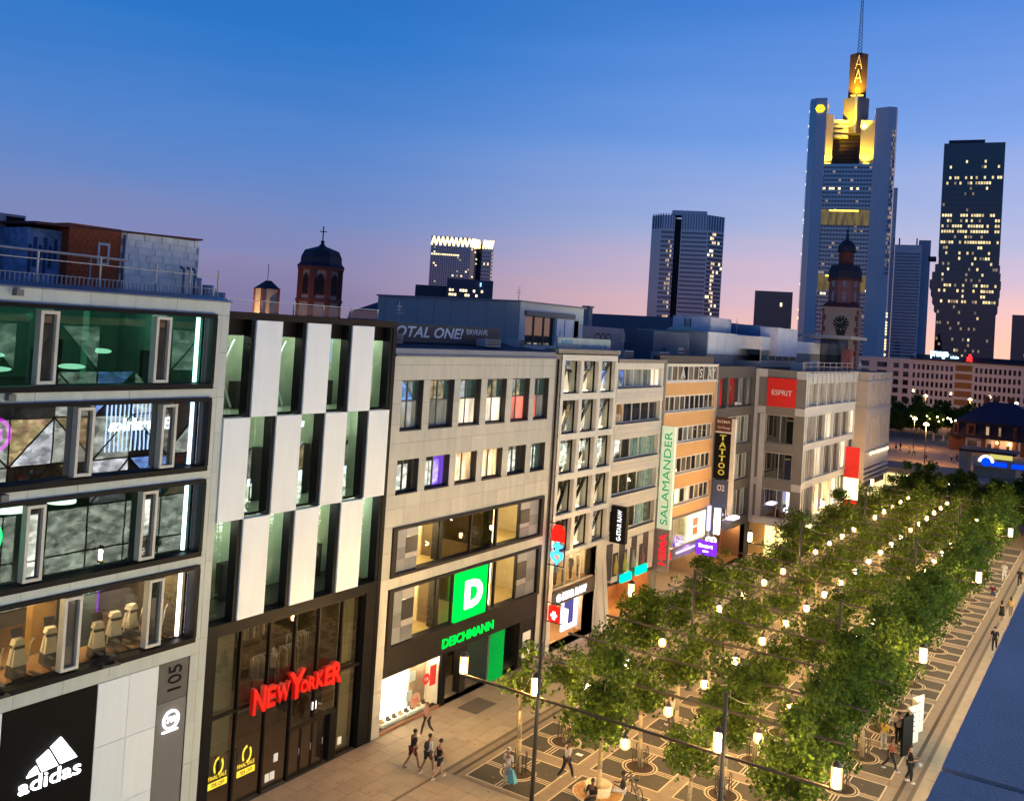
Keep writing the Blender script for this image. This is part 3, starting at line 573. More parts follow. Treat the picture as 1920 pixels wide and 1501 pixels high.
for y, z, lab in ((30.75, 1.1, 'white notice on the pane left of the store doors'), (30.3, .35, 'lower white notice beside its twin near the pavement'), (30.6, .35, 'white notice close to the store doors near the pavement'), (34.9, .5, 'white notice low on the right store pane'), (33.0, 2.75, 'bright lit screen above the store doors')):
    tag(box('notice', glow('screen_white', (1, .97, .9), 1.6) if 'screen' in lab else m_white, None, FX-.19, FX-.17, y, y+.26, z, z+.36), lab, 'notice')
t = thing('glass_roof_railing', 'thin roof railing with glass panes above the chequered building', 'railing', (-31.5, 31, 21.05))
for q in range(6): box('post', m_zinc, t, -31.5, -31.46, 26.6+q*1.9, 26.65+q*1.9, 21.0, 21.55)
for q in range(5): MB().box(-31.49, -31.475, 26.66+q*1.9, 28.48+q*1.9, 21.1, 21.5).build('pane', g_clear, t)
b = MB(); b.box(-31.5, -31.46, 26.6, 36.2, 21.55, 21.58); b.build('rail', m_zinc, t)
# ================================================================== 3 the stone faced shoe shop
B3 = thing('shoe_shop_building', 'beige stone faced building with two rows of six windows above a shoe shop', 'building', (FX, 45, 0))
wy = [(37.82, 39.62), (40.2, 42.35), (42.9, 44.95), (45.55, 47.62), (48.22, 50.24), (50.82, 52.56)]
ops3 = [(a, c, 15.49, 18.08) for a, c in wy]+[(a, c, 12.24, 13.98) for a, c in wy]+[(37.8, 52.75, 7.98, 10.55), (37.76, 52.75, 0, 7.4)]
wall('facade_wall', m_join, B3, FX-.03, 37.12, 53.25, 0, 19.3, ops3, .5)
tiles('stone_panel', m_stone, B3, FX-.03, [37.12, 38.62, 39.96, 41.31, 42.75, 44.26, 45.84, 47.3, 48.75, 50.2, 51.7, 53.25], [0, 1.15, 2.3, 3.45, 4.6, 5.75, 6.9, 7.4, 7.98, 9.3, 10.6, 11.5, 12.24, 13.8, 14.85, 15.8, 16.9, 18.08, 18.87, 19.3], ops3)
MB().box(-31.6, -30.85, 37.1, 53.25, 19.3, 19.38).box(-31.7, -31.0, 37.15, 53.2, 19.38, 19.72).build('cornice', m_flash, B3)
MB().add([(-31.3, 37.1, 19.72), (-31.3, 53.2, 19.72), (-36, 53.2, 20.15), (-36, 37.1, 20.15)], [(0, 1, 2, 3)]).build('roof', mat('blue_black_roof', (.02, .022, .04), .6), B3)
MB().box(-45, -44.8, 37.1, 53.2, 0, 19.3).build('back_wall', m_concrete, B3)
m_wf = mat('grey_window_frame', (.07, .07, .075), .5); m_sill = mat('dark_sill', (.03, .028, .028), .6)
d_curt = darkglass('curtained_pane', (.30, .33, .31), .14); d_lit = darkglass('lit_cream_pane', (.4, .35, .28), .06, (1, .80, .55), .75); d_red = darkglass('lit_red_pane', (.4, .1, .08), .06, (1, .22, .15), .55)
d_amb = darkglass('lit_amber_pane', (.4, .3, .2), .08, (1, .62, .28), .8, 2.0); d_vio = darkglass('violet_pane', (.1, .05, .2), .1, (.18, .06, .8), .5)
lo1 = [[d_curt]*2, [d_curt]*2, [d_lit]*2, [d_lit]*2, [d_red, d_red], [d_red, d_curt]]; lo2 = [[d_dark, d_dark], [d_dark, d_vio], [d_amb]*2, [d_amb]*2, [d_dark]*2, [d_dark, d_teal]]
for i, (a, c) in enumerate(wy):
    w = window(B3, FX-.34, a+.02, c-.02, 15.52, 18.05, m_wf, None, [(a+c)/2], [16.98], .07, .1, pms=[lo1[i][0], d_teal, lo1[i][1], d_teal])
    box('sill', m_sill, B3, FX-.34, FX+.03, a, c, 15.45, 15.51)
    window(B3, FX-.34, a+.02, c-.02, 12.27, 13.96, m_wf, None, [(a+c)/2], (), .07, .1, pms=lo2[i]); box('sill', m_sill, B3, FX-.34, FX+.03, a, c, 12.2, 12.26)
m_pg = [mat('mosaic_panel_a', (.20, .22, .25), .4, vary=.1), mat('mosaic_panel_b', (.30, .31, .33), .4), mat('mosaic_panel_c', (.025, .027, .03), .4), mat('mosaic_panel_d', (.14, .155, .18), .4)]
def mosaic(parent, y0, y1, z0, z1, flip=False):
    m_ = y0+(y1-y0)*(.48 if not flip else .5); h_ = z1-z0
    L_ = [(0, .3, 0), (.3, .56, 3), (.56, 1, 0)]; R_ = [(0, .28, 3), (.28, .40, 1), (.40, .78, 2), (.78, 1, 1)]
    for a, c, k in L_: box('mosaic_panel', m_pg[k], parent, FX-.2, FX-.1, (m_ if flip else y0)+.01, (y1 if flip else m_)-.01, z0+a*h_+.01, z0+c*h_-.01)
    for a, c, k in R_: box('mosaic_panel', m_pg[k], parent, FX-.2, FX-.1, (y0 if flip else m_)+.01, (m_ if flip else y1)-.01, z0+a*h_+.01, z0+c*h_-.01)
m_yw = mat('shop_yellow_wall', (.62, .50, .30), .8); m_yf = mat('shop_floor', (.52, .38, .16), .4, noise=.12)
for z0, z1, seg in ((7.98, 10.55, [(40.1, 42.3, 1), (42.35, 45.05, 0), (45.1, 47.7, 0), (47.75, 50.2, 1)]), (4.28, 7.4, [(40.1, 42.3, 1), (42.35, 43.6, 2), (46.75, 47.85, 2), (47.9, 50.2, 1)])):
    b = MB(); b.box(FX-.45, FX+.1, 37.8, 52.75, z1-.16, z1); b.box(FX-.45, FX+.1, 37.8, 52.75, z0, z0+.16); b.box(FX-.45, FX+.1, 37.8, 38.16, z0+.16, z1-.16); b.box(FX-.45, FX+.1, 52.4, 52.75, z0+.16, z1-.16)
    w = b.build('band_window_frame', m_char, B3)
    mosaic(B3, 38.16, 40.08, z0+.16, z1-.16); mosaic(B3, 50.25, 52.4, z0+.16, z1-.16, True)
    for a, c, k in seg:
        MB().box(FX-.3, FX-.14, c-.06, c+.06, z0+.16, z1-.16).build('mullion', m_char, w)
        MB().box(FX-.24, FX-.22, a, c-.06, z0+.16, z1-.16).build('pane', g_clear if k else g_shop, w)
    room(B3, 38.2, 52.3, z0+.05, z1-.05, 5, m_yw, m_yf, mat('shop_ceiling', (.30, .25, .16), .8), front=.46)
    for q in (40.4, 41.9): box('column', m_yw, B3, -33.4, -33.0, q+.9, q+1.35, z0, z1)
    box('column', m_char, B3, -31.9, -31.5, 42.35, 42.85, z0+.1, z1-.1); box('column', m_char, B3, -31.9, -31.5, 47.25, 47.8, z0+.1, z1-.1)
    MB().box(-35.9, -31.8, 42.9, 43.1, z0+.06, z1-.06).build('partition', mat('brown_partition', (.12, .08, .04), .8), B3); MB().box(-35.9, -31.8, 47.1, 47.3, z0+.06, z1-.06).build('partition', mat('brown_partition', (.12, .08, .04), .8), B3)
    MB().box(-31.75, -31.62, 40.16, 40.26, z0+.2, z1-.2).build('light_strip', e_warm, B3); MB().box(-31.75, -31.62, 47.95, 48.05, z0+.2, z1-.2).build('light_strip', e_warm, B3)
    for q in (41.2, 49.1): lamp('shop_lamp', B3, (-32.6, q, z1-.45), 260, (1, .78, .42))
    for q in (44.2, 46.2): lamp('shop_lamp', B3, (-33.6, q, z1-.45), 30, (1, .75, .4))
    for q in range(5): MB().box(-35.6, -35.5, 41.3+q*.16, 41.38+q*.16, z0+.2, z1-.3).build('slat', mat('slat_wood', (.3, .2, .08), .7), B3)
t = thing('shoe_shelf', 'small white shelf unit seen in the lit window left of the green D sign', 'shelf', (-32.9, 40.9, 4.4))
for z in (4.9, 5.35, 5.8, 6.2): box('shelf_board', m_white, t, -33.3, -32.8, 40.75, 41.45, z, z+.04)
for q in (40.75, 41.41): box('side_panel', m_white, t, -33.3, -32.8, q, q+.04, 4.4, 6.2)
t = thing('green_d_sign', 'bright green square sign with a white letter D above the shoe shop', 'sign', (FX, 45.2, 5.8)); box('board', glow('green_board', (.0, .66, .055), 1.15), t, FX-.12, FX+.06, 43.66, 46.72, 4.3, 7.25)
lettering('D', glow('white_letter', (1, 1, 1), 1.6), t, (FX+.06, 44.5, 5.02), YR, ZU, 1.75, 1.6, .06, .05)
box('black_band', m_char, B3, FX-.3, FX-.02, 37.76, 52.75, 2.88, 4.27)
t = thing('shoe_shop_name', 'green lit capital letters DEICHMANN on the black band', 'sign', (FX, 45.2, 3.5)); lettering('DEICHMANN', e_green, t, (FX, 42.72, 3.22), YR, ZU, 5.0, .52, .06, .012)
# shop window and entrance
box('window_plinth', mat('plinth_wood', (.25, .12, .06), .6), B3, FX-.5, FX-.02, 37.76, 42.85, 0, .14)
w = MB().box(FX-.2, FX-.06, 42.85, 43.25, 0, 2.88).build('shop_window', m_black, B3); MB().box(FX-.13, FX-.11, 37.78, 42.84, .14, 2.88).build('pane', g_clear, w)
room(B3, 37.78, 42.84, .14, 2.86, 1.0, mat('display_white', (.8, .74, .62), .7), mat('display_floor', (.75, .66, .5), .6), mat('display_ceiling', (.7, .65, .55), .7), front=.2)
box('display_backlight', glow('display_backlight', (1, .84, .58), 3.2), B3, -31.98, -31.94, 38.2, 41.1, .2, 2.8)
for q in range(11): box('slat', mat('slat_grey', (.30, .24, .17), .7), B3, -31.96, -31.90, 41.2+q*.13, 41.26+q*.13, .2, 2.8)
for q in (38.6, 40.4, 42): lamp('display_lamp', B3, (-31.5, q, 2.6), 60, (1, .80, .5))
for y, z, w_, h_, m_, lab in ((40.4, 1.95, .5, .5, m_white, 'small upper white price poster in the shoe shop window'), (40.2, .95, .5, .55, m_white, 'small lower white price poster in the shoe shop window'), (42.2, 1.25, .55, 1.1, mat('poster_red', (.55, .02, .02), .6, em=(1, .03, .02), es=.35), 'tall red sale poster hanging in the shoe shop window')):
    tag(box('shop_poster', m_, None, FX-.32, FX-.3, y, y+w_, z, z+h_), lab, 'poster')
for y, z, r_, m_, lab in ((41.85, 1.75, .3, MATS['poster_red'], 'round red sale disc beside the tall red poster'), (41.0, .85, .42, mat('poster_pink', (.7, .4, .3), .6), 'round pink 75 percent disc low in the shoe shop window')):
    t = thing('sale_disc', lab, 'poster', (FX-.3, y, z)); b = MB(); n_ = 24; b.add([(FX-.3, y+r_*math.cos(2*math.pi*i/n_), z+r_*math.sin(2*math.pi*i/n_)) for i in range(n_)]+[(FX-.28, y+r_*math.cos(2*math.pi*i/n_), z+r_*math.sin(2*math.pi*i/n_)) for i in range(n_)],
        [tuple(range(n_-1, -1, -1)), tuple(range(n_, 2*n_))]+[(i, (i+1) % n_, n_+(i+1) % n_, n_+i) for i in range(n_)]); b.build('disc', m_, t)
    lettering('75%', MATS['poster_red'] if 'pink' in lab else m_white, t, (FX-.28, y-r_*.6, z-r_*.3), YR, ZU, r_*1.2, r_*.6, .01)
for k in range(9):
    y = 38.0+k*.5; t = thing('shoe_pair', f'pair of shoes on the lit display step, {ORD[k]} from the left window edge', 'shoes', (-31.5, y, .3), 'shoes in the bright shop window')
    for s_ in (0, .14): MB().ellip((-31.5, y+s_, .36), .13, .05, .06, 8, 4).box(-31.6, -31.54, y+s_-.035, y+s_+.035, .3, .5).build('shoe', mat('shoe%d' % (k % 3), [(.1, .06, .03), (.4, .25, .1), (.03, .03, .03)][k % 3], .5), t)
for q0, q1 in ((38.4, 40.2), (40.3, 41.9)): box('display_step', m_white, B3, -31.9, -31.3, q0, q1, .14, .3)
room(B3, 43.25, 52.6, 0, 2.88, 4.5, mat('entrance_wall', (.05, .04, .035), .7), mat('entrance_floor', (.32, .27, .2), .6), mat('entrance_ceiling', (.09, .07, .05), .8), front=.0)
MB().box(-33.0, -31.05, 47.4, 47.6, 0, 2.86).build('green_wall', mat('green_wall', (.0, .30, .05), .8, em=(0, 1, .14), es=.14, spec=.05), B3); box('green_wall', mat('entrance_green_spill', (.0, .28, .05), .8, em=(0, 1, .14), es=.10, spec=.05), B3, FX-.2, FX-.05, 47.6, 49.2, 0, 2.86)  # green wall; spill of the green sign put in as emission
box('entrance_column', m_char, B3, -31.9, -31.4, 45.2, 45.75, 0, 2.88); box('black_panel', m_char, B3, FX-.3, FX-.05, 50.9, 52.75, 0, 2.87)
for a, c in ((43.4, 44.6), (44.65, 45.85), (45.9, 47.3)):
    dr = MB().box(-33.45, -33.38, a, a+.06, 0, 2.6).box(-33.45, -33.38, c-.06, c, 0, 2.6).box(-33.45, -33.38, a+.06, c-.06, 2.5, 2.6).build('shop_door', m_black, B3); MB().box(-33.43, -33.41, a+.06, c-.06, .02, 2.5).build('pane', g_shop, dr)
lamp('entrance_lamp', B3, (-32.2, 44.2, 2.6), 30, (1, .75, .4)); lamp('entrance_lamp', B3, (-34.6, 45, 2.6), 25, (1, .75, .4))
for z0, z1 in ((1.0, 1.5), (1.55, 2.1), (.5, .95)): tag(box('wall_poster', m_white if z0 != 1.0 else m_pg[0], None, FX-.05, FX-.02, 51.3, 52.2, z0, z1), {1.0: 'grey middle poster on the black wall right of the green entrance', 1.55: 'white top poster on the black wall right of the green entrance', .5: 'white lowest poster on the black wall right of the green entrance'}[z0], 'poster')
tag(box('floor_mat', mat('mat_grey', (.13, .11, .09), .9), None, -30.2, -28.9, 43.4, 45.4, .012, .03), 'grey floor mat on the pavement before the shoe shop entrance', 'mat')
# penthouse and roofs over building 3
t = thing('roof_penthouse', 'grey blue roof storey with a cream front above the shoe shop', 'roof storey', (-36, 56.4, 19.9)); m_pb = mat('blue_grey_render', (.42, .39, .35), .8, noise=.06); m_cream = mat('cream_render', (.72, .68, .6), .8, noise=.05)
wall('side_wall', m_pb, t, 56.4, -49.2, -36, 19.5, 23.0, [], axis='y'); opp = [(57.2, 61.4, 20.0, 22.1), (61.8, 63.7, 20.1, 22.0)]
wall('front_wall', m_cream, t, -36, 56.4, 65.7, 19.5, 23.0, opp, .3); MB().box(-49.3, -35.8, 56.3, 65.8, 23.0, 23.12).build('roof', m_flash, t); box('lintel', m_grey, t, -36, -35.8, 57.0, 64.1, 22.1, 22.45)
for a, c in ((57.2, 58.6), (58.7, 60.0), (60.1, 61.4)): window(t, -36.2, a, c, 20.0, 22.1, m_wf, d_dark, dp=.08, name='terrace_window')
for a, c in ((61.5, 62.6), (62.75, 63.9)): box('roller_blind', m_white, t, -35.98, -35.92, a, c, 20.3, 22.05)
for k in range(8): box('wall_seam', m_pb, t, -37.3-k*1.6, -37.24-k*1.6, 56.36, 56.4, 20.0, 22.98)
MB().box(-36.05, -36, 64.3, 65.0, 20.6, 22.0).build('grey_door', m_grey, t)
t = thing('graffiti_parapet', 'dark roof band sprayed with big white graffiti letters', 'roof band', (-33.5, 44, 20)); box('band', mat('graffiti_band', (.05, .05, .055), .6, noise=.3), t, -34, -33.5, 37.2, 50.3, 20.0, 21.0)
lettering('OTAL ONE!', m_white, t, (-33.5, 40.0, 20.25), YR, ZU, 6.3, .62, .01, .02, .25); lettering('BRVEAVE', m_white, t, (-33.5, 46.6, 20.55), YR, ZU, 2.3, .32, .01, .0, -.2)
# ================================================================== 4 white grid building with lit X braces
B4 = thing('white_grid_building', 'white framed building with fifteen deep windows holding lit sails and diagonal braces', 'building', (FX, 58, 0))
m_wg = mat('white_render', (.60, .59, .53), .7, noise=.09, streak=6, scale=2); d_sky = darkglass('window_night', (.03, .026, .02), .1)
c4 = [(54.5, 56.65), (57.1, 59.25), (59.75, 61.82)]; r4 = [(17.0, 19.2), (14.33, 16.57), (11.68, 13.93), (9.0, 11.25), (6.45, 8.65)]
ops4 = [(a, c, z0, z1) for a, c in c4 for z0, z1 in r4]+[(54.6, 60.6, 0, 6.15)]
wall('facade_wall', m_wg, B4, FX, 54.1, 62.15, 0, 19.62, ops4, .9); MB().box(-45, -31.0, 54.1, 62.15, 19.6, 19.7).build('roof', m_roof, B4)
box('side_strip', mat('grey_strip', (.20, .185, .16), .8), B4, FX-.5, FX-.05, 53.3, 54.08, 0, 19.62); MB().box(-31.9, -30.85, 53.3, 62.2, 19.7, 19.98).build('cornice', mat('cornice_grey', (.23, .21, .18), .7), B4)
MB().tube((FX+.08, 53.45, 0), (FX+.08, 53.45, 19.3), .07).build('downpipe', m_char, B4); MB().box(-45, -44.8, 53.3, 62.15, 0, 19.6).build('back_wall', m_concrete, B4)
m_sail = mat('lit_sail', (.66, .6, .5), .8, em=(1, .80, .52), es=.45)
for ri, (z0, z1) in enumerate(r4):
    for ci, (a, c) in enumerate(c4):
        w = MB().box(FX-.4, FX-.3, a, c, z0, z0+.07).box(FX-.4, FX-.3, a, c, z1-.07, z1).box(FX-.4, FX-.3, a, a+.07, z0+.07, z1-.07).box(FX-.4, FX-.3, c-.07, c, z0+.07, z1-.07).build('window', m_black, B4)
        MB().box(FX-.36, FX-.34, a+.07, c-.07, z0+.07, z1-.07).build('pane', g_clear, w)
        x = FX-.75; b = MB()
        if ci == 0: b.add([(x, c-.1, z0+.1), (x, c-.55, z1-.7), (x-.2, a+(c-a)*.55, z0+.1)], [(0, 1, 2)])
        else: b.add([(x, c-.15, z1-.45), (x-.15, a+.15, z0+.12), (x, c-.3, z0+.12)], [(0, 1, 2)])
        if ci == 1 and ri: b.add([(x-.2, a+.1, z1-.3), (x-.2, a+.1, z0+.5), (x-.2, c-.6, z1-.5)], [(0, 1, 2)])
        b.build('light_sail', m_sail, B4); b = MB()
        if ri or ci: b.bar((FX-.5, c-.1, z1-.15), (FX-.5, a+(.15 if ci else .9), z0+.1), .17)
        b.bar((FX-.49, a+.2, z1-.15), (FX-.49, c-.5, z1-.75), .14); b.build('brace', m_black, B4)
        MB().box(FX-.8, FX-.55, a+.2, a+.2+rnd.uniform(.8, 1.5), z0+.08, z0+.16).build('sill_lamp', glow('sill_warm', (1, .78, .45), 4), B4)
        MB().quad((FX-.95, a-.2, z0), (FX-.95, c+.2, z0), (FX-.95, c+.2, z1), (FX-.95, a-.2, z1)).build('blind', mat('blind_olive', (.07, .06, .045), .8, noise=.5, scale=2), B4)
room(B4, 54.6, 60.6, 3.95, 6.12, 4, mat('jeans_wall', (.6, .5, .36), .8), m_wood, m_yw, front=.02); room(B4, 54.6, 60.6, .0, 3.0, 6, mat('jeans_wall_low', (.55, .42, .3), .8), m_wood, m_yw, front=.02)
for q in (55.6, 57.6, 59.6): lamp('shop_lamp', B4, (-32.6, q, 5.9), 70, (1, .82, .5)); lamp('shop_lamp', B4, (-32.8, q, 2.7), 80, (1, .76, .5))
w = MB().box(FX-.3, FX-.2, 54.6, 60.6, 3.95, 4.05).box(FX-.3, FX-.2, 56.5, 56.6, 4.05, 6.1).box(FX-.3, FX-.2, 58.6, 58.7, 4.05, 6.1).build('shop_window', m_frame, B4)
for a, c in ((54.62, 56.5), (56.6, 58.6), (58.7, 60.58)): MB().box(FX-.26, FX-.24, a, c, 4.05, 6.1).build('pane', g_clear, w)
for k, q in enumerate((55.2, 56.1, 57.2, 58.2, 59.3)): mannequin(-31.7, q, 4.05, [(.5, .45, .35), (.15, .2, .3), (.55, .5, .42), (.1, .1, .1), (.4, .3, .2)][k], f'mannequin in the white grid building window above the store name, {ORD[k]} from the left', 1.75)
box('fascia', mat('fascia_brown', (.10, .085, .065), .7), B4, FX-.3, FX+.02, 54.6, 60.6, 3.0, 3.92)
t = thing('jeans_store_name', 'white lit lettering G-STAR RAW on the brown fascia of the white grid building', 'sign', (FX, 57, 3.3)); lettering('G-STAR RAW', e_sign, t, (FX+.02, 55.2, 3.2), YR, ZU, 4.1, .5, .05, .02)
for a, c in ((60.62, 61.4), (61.5, 62.12)): MB().add([(FX-.1, a, 6.1), (FX-.1, c, 6.1), (FX+.55, c+.1, 0), (FX+.55, a+.3, 0), (FX-.5, a, 6.1), (FX-.5, c, 6.1), (FX-.5, c+.1, 0), (FX-.5, a+.3, 0)], [(0, 1, 2, 3), (4, 7, 6, 5), (0, 3, 7, 4), (1, 5, 6, 2), (0, 4, 5, 1)]).build('slanted_pillar', m_wg, B4)
tag(box('shop_screen', glow('screen_lilac', (.8, .78, 1), 1.7), None, FX-.8, FX-.7, 57.4, 59.6, .6, 2.7), 'large pale lit screen in the jeans store ground floor', 'screen')
tag(box('dark_screen', mat('screen_blue', (.05, .06, .25), .4, em=(.1, .1, .6), es=.2), None, FX-.69, FX-.66, 57.6, 58.9, 1.0, 2.6), 'dark blue picture in front of the pale screen of the jeans store', 'screen')
# pharmacy signs hung out from the grey strip
def bracket_sign(name, lab, y, z0, z1, x0, x1, m): 
    t = thing(name, lab, 'sign', (x0, y, z0)); b = MB(); b.bar((FX, y, z1), (x1, y, z1), .05); b.bar((FX, y, z0), (x1, y, z0), .05); b.bar((x1, y, z0), (x1, y, z1), .05); b.build('bracket', m_char, t); return t
t = bracket_sign('pharmacy_sign', 'red pharmacy sign with white letter plate hanging over the small square sign', 53.6, 6.05, 8.75, -30.7, -29.7, None)
MB().add([(x, 53.55+q, z) for q in (0, .12) for x, z in ((-30.7, 7.6), (-29.75, 7.6), (-29.75, 8.3), (-30.0, 8.65), (-30.5, 8.65), (-30.7, 8.3))], [(0, 1, 2, 3, 4, 5), (11, 10, 9, 8, 7, 6)]+[(i, 6+i, 6+(i+1) % 6, (i+1) % 6) for i in range(6)]).build('red_board', e_red, t)
b = MB(); b.box(-30.6, -29.9, 53.55, 53.65, 7.2, 7.4); b.box(-30.36, -30.14, 53.551, 53.649, 6.95, 7.2); b.box(-30.36, -30.14, 53.551, 53.649, 7.4, 7.58); b.build('blue_cross', e_blue, t)
hp = [(math.sin(k)**3*16, 13*math.cos(k)-5*math.cos(2*k)-2*math.cos(3*k)-math.cos(4*k)) for k in [2*math.pi*i/24 for i in range(24)]]
b = MB(); n_ = 24; b.add([(-30.25+p*.03*s_, 53.56+q, 6.6+r_*.03*s_) for q in (0, .08) for s_ in (1, .55) for p, r_ in hp], [(i, (i+1) % n_, n_+(i+1) % n_, n_+i) for i in range(n_)]+[(2*n_+i, 3*n_+i, 3*n_+(i+1) % n_, 2*n_+(i+1) % n_) for i in range(n_)]+[(i, 2*n_+i, 2*n_+(i+1) % n_, (i+1) % n_) for i in range(n_)]); b.build('heart_outline', e_blue, t)
t = bracket_sign('square_pharmacy_sign', 'red square pharmacy sign with white cross low on the grey strip', 54.0, 2.3, 3.5, -30.9, -29.8, None); box('red_board', e_red, t, -30.8, -30.0, 53.95, 54.1, 2.35, 3.35)
b = MB(); b.box(-30.5, -30.3, 53.92, 53.95, 2.5, 3.0); b.box(-30.62, -30.5, 53.921, 53.949, 2.7, 2.84); b.box(-30.3, -30.18, 53.921, 53.949, 2.7, 2.84); b.build('white_cross', e_sign, t); box('white_board', e_sign, t, -29.98, -29.5, 54.1, 54.2, 2.3, 3.3)
# ================================================================== 5 white banded building
B5 = thing('white_band_building', 'white banded office front with five rows of window strips between white grid and orange building', 'building', (FX, 66, 0))
r5 = [(17.25, 18.7), (14.62, 16.14), (11.92, 13.5), (9.34, 10.88), (6.6, 8.3)]
wall('facade_wall', m_wg, B5, FX-.02, 62.17, 70.5, 5.9, 19.1, [(62.4, 70.15, a, c) for a, c in r5], .45)
for zt, zb in zip([r5[i][0] for i in range(4)], [r5[i+1][1] for i in range(4)]):
    n_ = 3
    for k in range(n_): 
        h_ = (zt-zb)/n_
        for p, q in ((62.2, 66.3), (66.3, 70.48)): box('facade_panel', mat('pale_band', (.56, .53, .46), .65, noise=.06, vary=.05), B5, FX-.018, FX+.02+.002*k, p+.008, q-.008, zb+k*h_+.01, zb+(k+1)*h_-.008)
MB().box(-31.9, -30.9, 62.2, 70.8, 19.1, 19.38).build('cornice', MATS['cornice_grey'], B5); MB().box(-45, -31.2, 62.2, 70.5, 18.95, 19.05).build('roof', m_roof, B5); MB().box(-45, -44.8, 62.2, 70.5, 0, 19).build('back_wall', m_concrete, B5)
d_books = darkglass('shelf_pane', (.10, .07, .04), .12, (1, .45, .15), .10, 3); d_w5 = [d_dark, d_books, d_teal, d_sky, darkglass('dotted_pane', (.05, .06, .05), .2, (.6, .9, .7), .12, 5)]
for k, (z0, z1) in enumerate(r5):
    pms = [[d_dark, d_curt, d_curt, d_curt, d_lit], [d_books, d_dark, d_dark, d_dark, d_dark], [d_dark, d_dark, d_w5[4], d_w5[4], d_w5[4]], [d_dark, d_dark, d_dark, d_w5[4], d_w5[4]], [d_dark, d_lit, d_dark, d_w5[4], d_dark]][k]
    window(B5, FX-.25, 62.42, 70.13, z0+.02, z1-.02, m_frame if k else m_wg, None, [64.0, 65.5, 67.05, 68.55], (), .09, .12, pms=pms)
    for q in (62.95, 64.7, 66.2, 67.8, 69.3): box('window_post', m_char, B5, FX-.38, FX-.3, q, q+.06, z0+.1, z1-.1)
    box('sill', m_sill, B5, FX-.1, FX+.05, 62.4, 70.15, z0-.05, z0)
for k in range(8):
    m_ = m_grey if k % 2 == 0 else m_wg; box('stripe_panel', mat('stripe_dark', (.045, .045, .045), .6) if k % 2 == 0 else m_wg, B5, FX-.4, FX-.02, 62.2+k*1.03, 62.2+(k+1)*1.03, 3.2-.25*(k % 3), 5.85)
box('back_panel', m_char, B5, FX-.8, FX-.42, 62.2, 70.5, 2.6, 5.9); room(B5, 62.2, 70.4, 0, 2.6, 3, mat('cafe_wall', (.36, .16, .06), .8), m_wood, mat('cafe_ceiling', (.4, .3, .2), .8), front=.3)
for q in (63.5, 66, 68.5): lamp('cafe_lamp', B5, (-32.2, q, 2.3), 90, (1, .62, .3))
for k, (y, c) in enumerate(((63.4, (.5, .45, .1)), (64.9, (.45, .5, .1)), (66.3, (.3, .35, .32)), (67.9, (.25, .1, .1)))): 
    t = thing('bottle_poster', ['dark poster with a yellow bottle left on the striped shop front', 'poster with a yellow green bottle second on the striped shop front', 'poster with a pale green bottle third on the striped shop front', 'poster with a dark red bottle right on the striped shop front'][k], 'poster', (FX, y, 3.6))
    MB().lathe(FX+.06, y+.3, [(0, 3.6), (.2, 3.6), (.22, 4.1), (.08, 4.5), (.06, 4.9), (0, 4.9)], 10).build('bottle_shape', mat('bottle%d' % k, c, .4), t); box('board', MATS['stripe_dark'], t, FX-.02, FX+.02, y-.1, y+.7, 3.4, 5.1)
e_mint = glow('mint_sign', (.0, .9, .5), 1.1)
tag(box('mint_sign', e_mint, None, FX, FX+.2, 64.6, 66.3, 2.75, 3.3), 'left lit mint green sign above the cafe', 'sign'); tag(box('mint_sign', e_mint, None, FX, FX+.2, 67.2, 69.0, 2.85, 3.45), 'right lit mint green sign above the cafe', 'sign')
t = thing('jeans_blade_sign', 'black upright blade sign with white G-STAR RAW beside the white grid building', 'sign', (-30.9, 62.6, 6.3)); box('board', m_black, t, FX, -29.75, 62.5, 62.9, 6.1, 8.75); lettering('G-STAR RAW', glow('dim_white_letter', (1, 1, 1), 1.0), t, (-30.1, 62.49, 6.3), ZU, (-1, 0, 0), 2.2, .34, .03, .02)
# roof things on 4 and 5
t = thing('roof_banner', 'pale roof banner with blue doctor lettering and web address above the white grid building', 'banner', (-31.5, 58, 20)); box('board', mat('banner_pale', (.34, .40, .38), .7), t, -31.6, -31.5, 54.2, 61.8, 20.0, 20.72)
m_bl = mat('banner_blue', (.05, .22, .42), .7); lettering('tdoc', m_bl, t, (-31.5, 54.6, 20.3), YR, ZU, 1.7, .34, .01, .02); lettering('www.tradoc.de', m_bl, t, (-31.5, 57.4, 20.05), YR, ZU, 3.9, .3, .01, .015)
for q in (54.3, 57, 60, 61.7): box('post', m_zinc, t, -31.7, -31.62, q, q+.06, 19.7, 20.8)
b = tag(box('gable_wall', mat('pink_grey_render', (.30, .26, .27), .85), None, -44, -36.5, 66.0, 74, 18.8, 21.7), 'low grey roof structure with round graffiti behind the cream penthouse', 'roof structure')
for k in range(3):
    bb = MB()
    for i in range(20):
        a, c = 2*math.pi*i/20, 2*math.pi*(i+1)/20
        bb.quad((-36.48, 69.2+k*.95+.55*math.cos(a), 20.7+.5*math.sin(a)), (-36.48, 69.2+k*.95+.45*math.cos(a), 20.7+.4*math.sin(a)), (-36.48, 69.2+k*.95+.45*math.cos(c), 20.7+.4*math.sin(c)), (-36.48, 69.2+k*.95+.55*math.cos(c), 20.7+.5*math.sin(c)))
    bb.build('graffiti_loop', m_char, b)
tag(MB().box(-62, -37, 90, 118, 0, 23.3).box(-45, -34.6, 76, 84, 0, 21.7).build('blue_shadow_building', mat('blue_grey_gable', (.13, .14, .17), .9, noise=.1), None), 'blue grey blank gable building rising behind the orange banded building', 'building')
t = thing('chimney', 'pale slim chimney before the blue grey gable', 'chimney', (-40, 74, 21)); MB().box(-40.6, -40, 74, 74.6, 18, 23.4).build('shaft', m_concrete, t); MB().box(-40.7, -39.9, 73.9, 74.7, 23.4, 23.55).build('cap', m_flash, t)
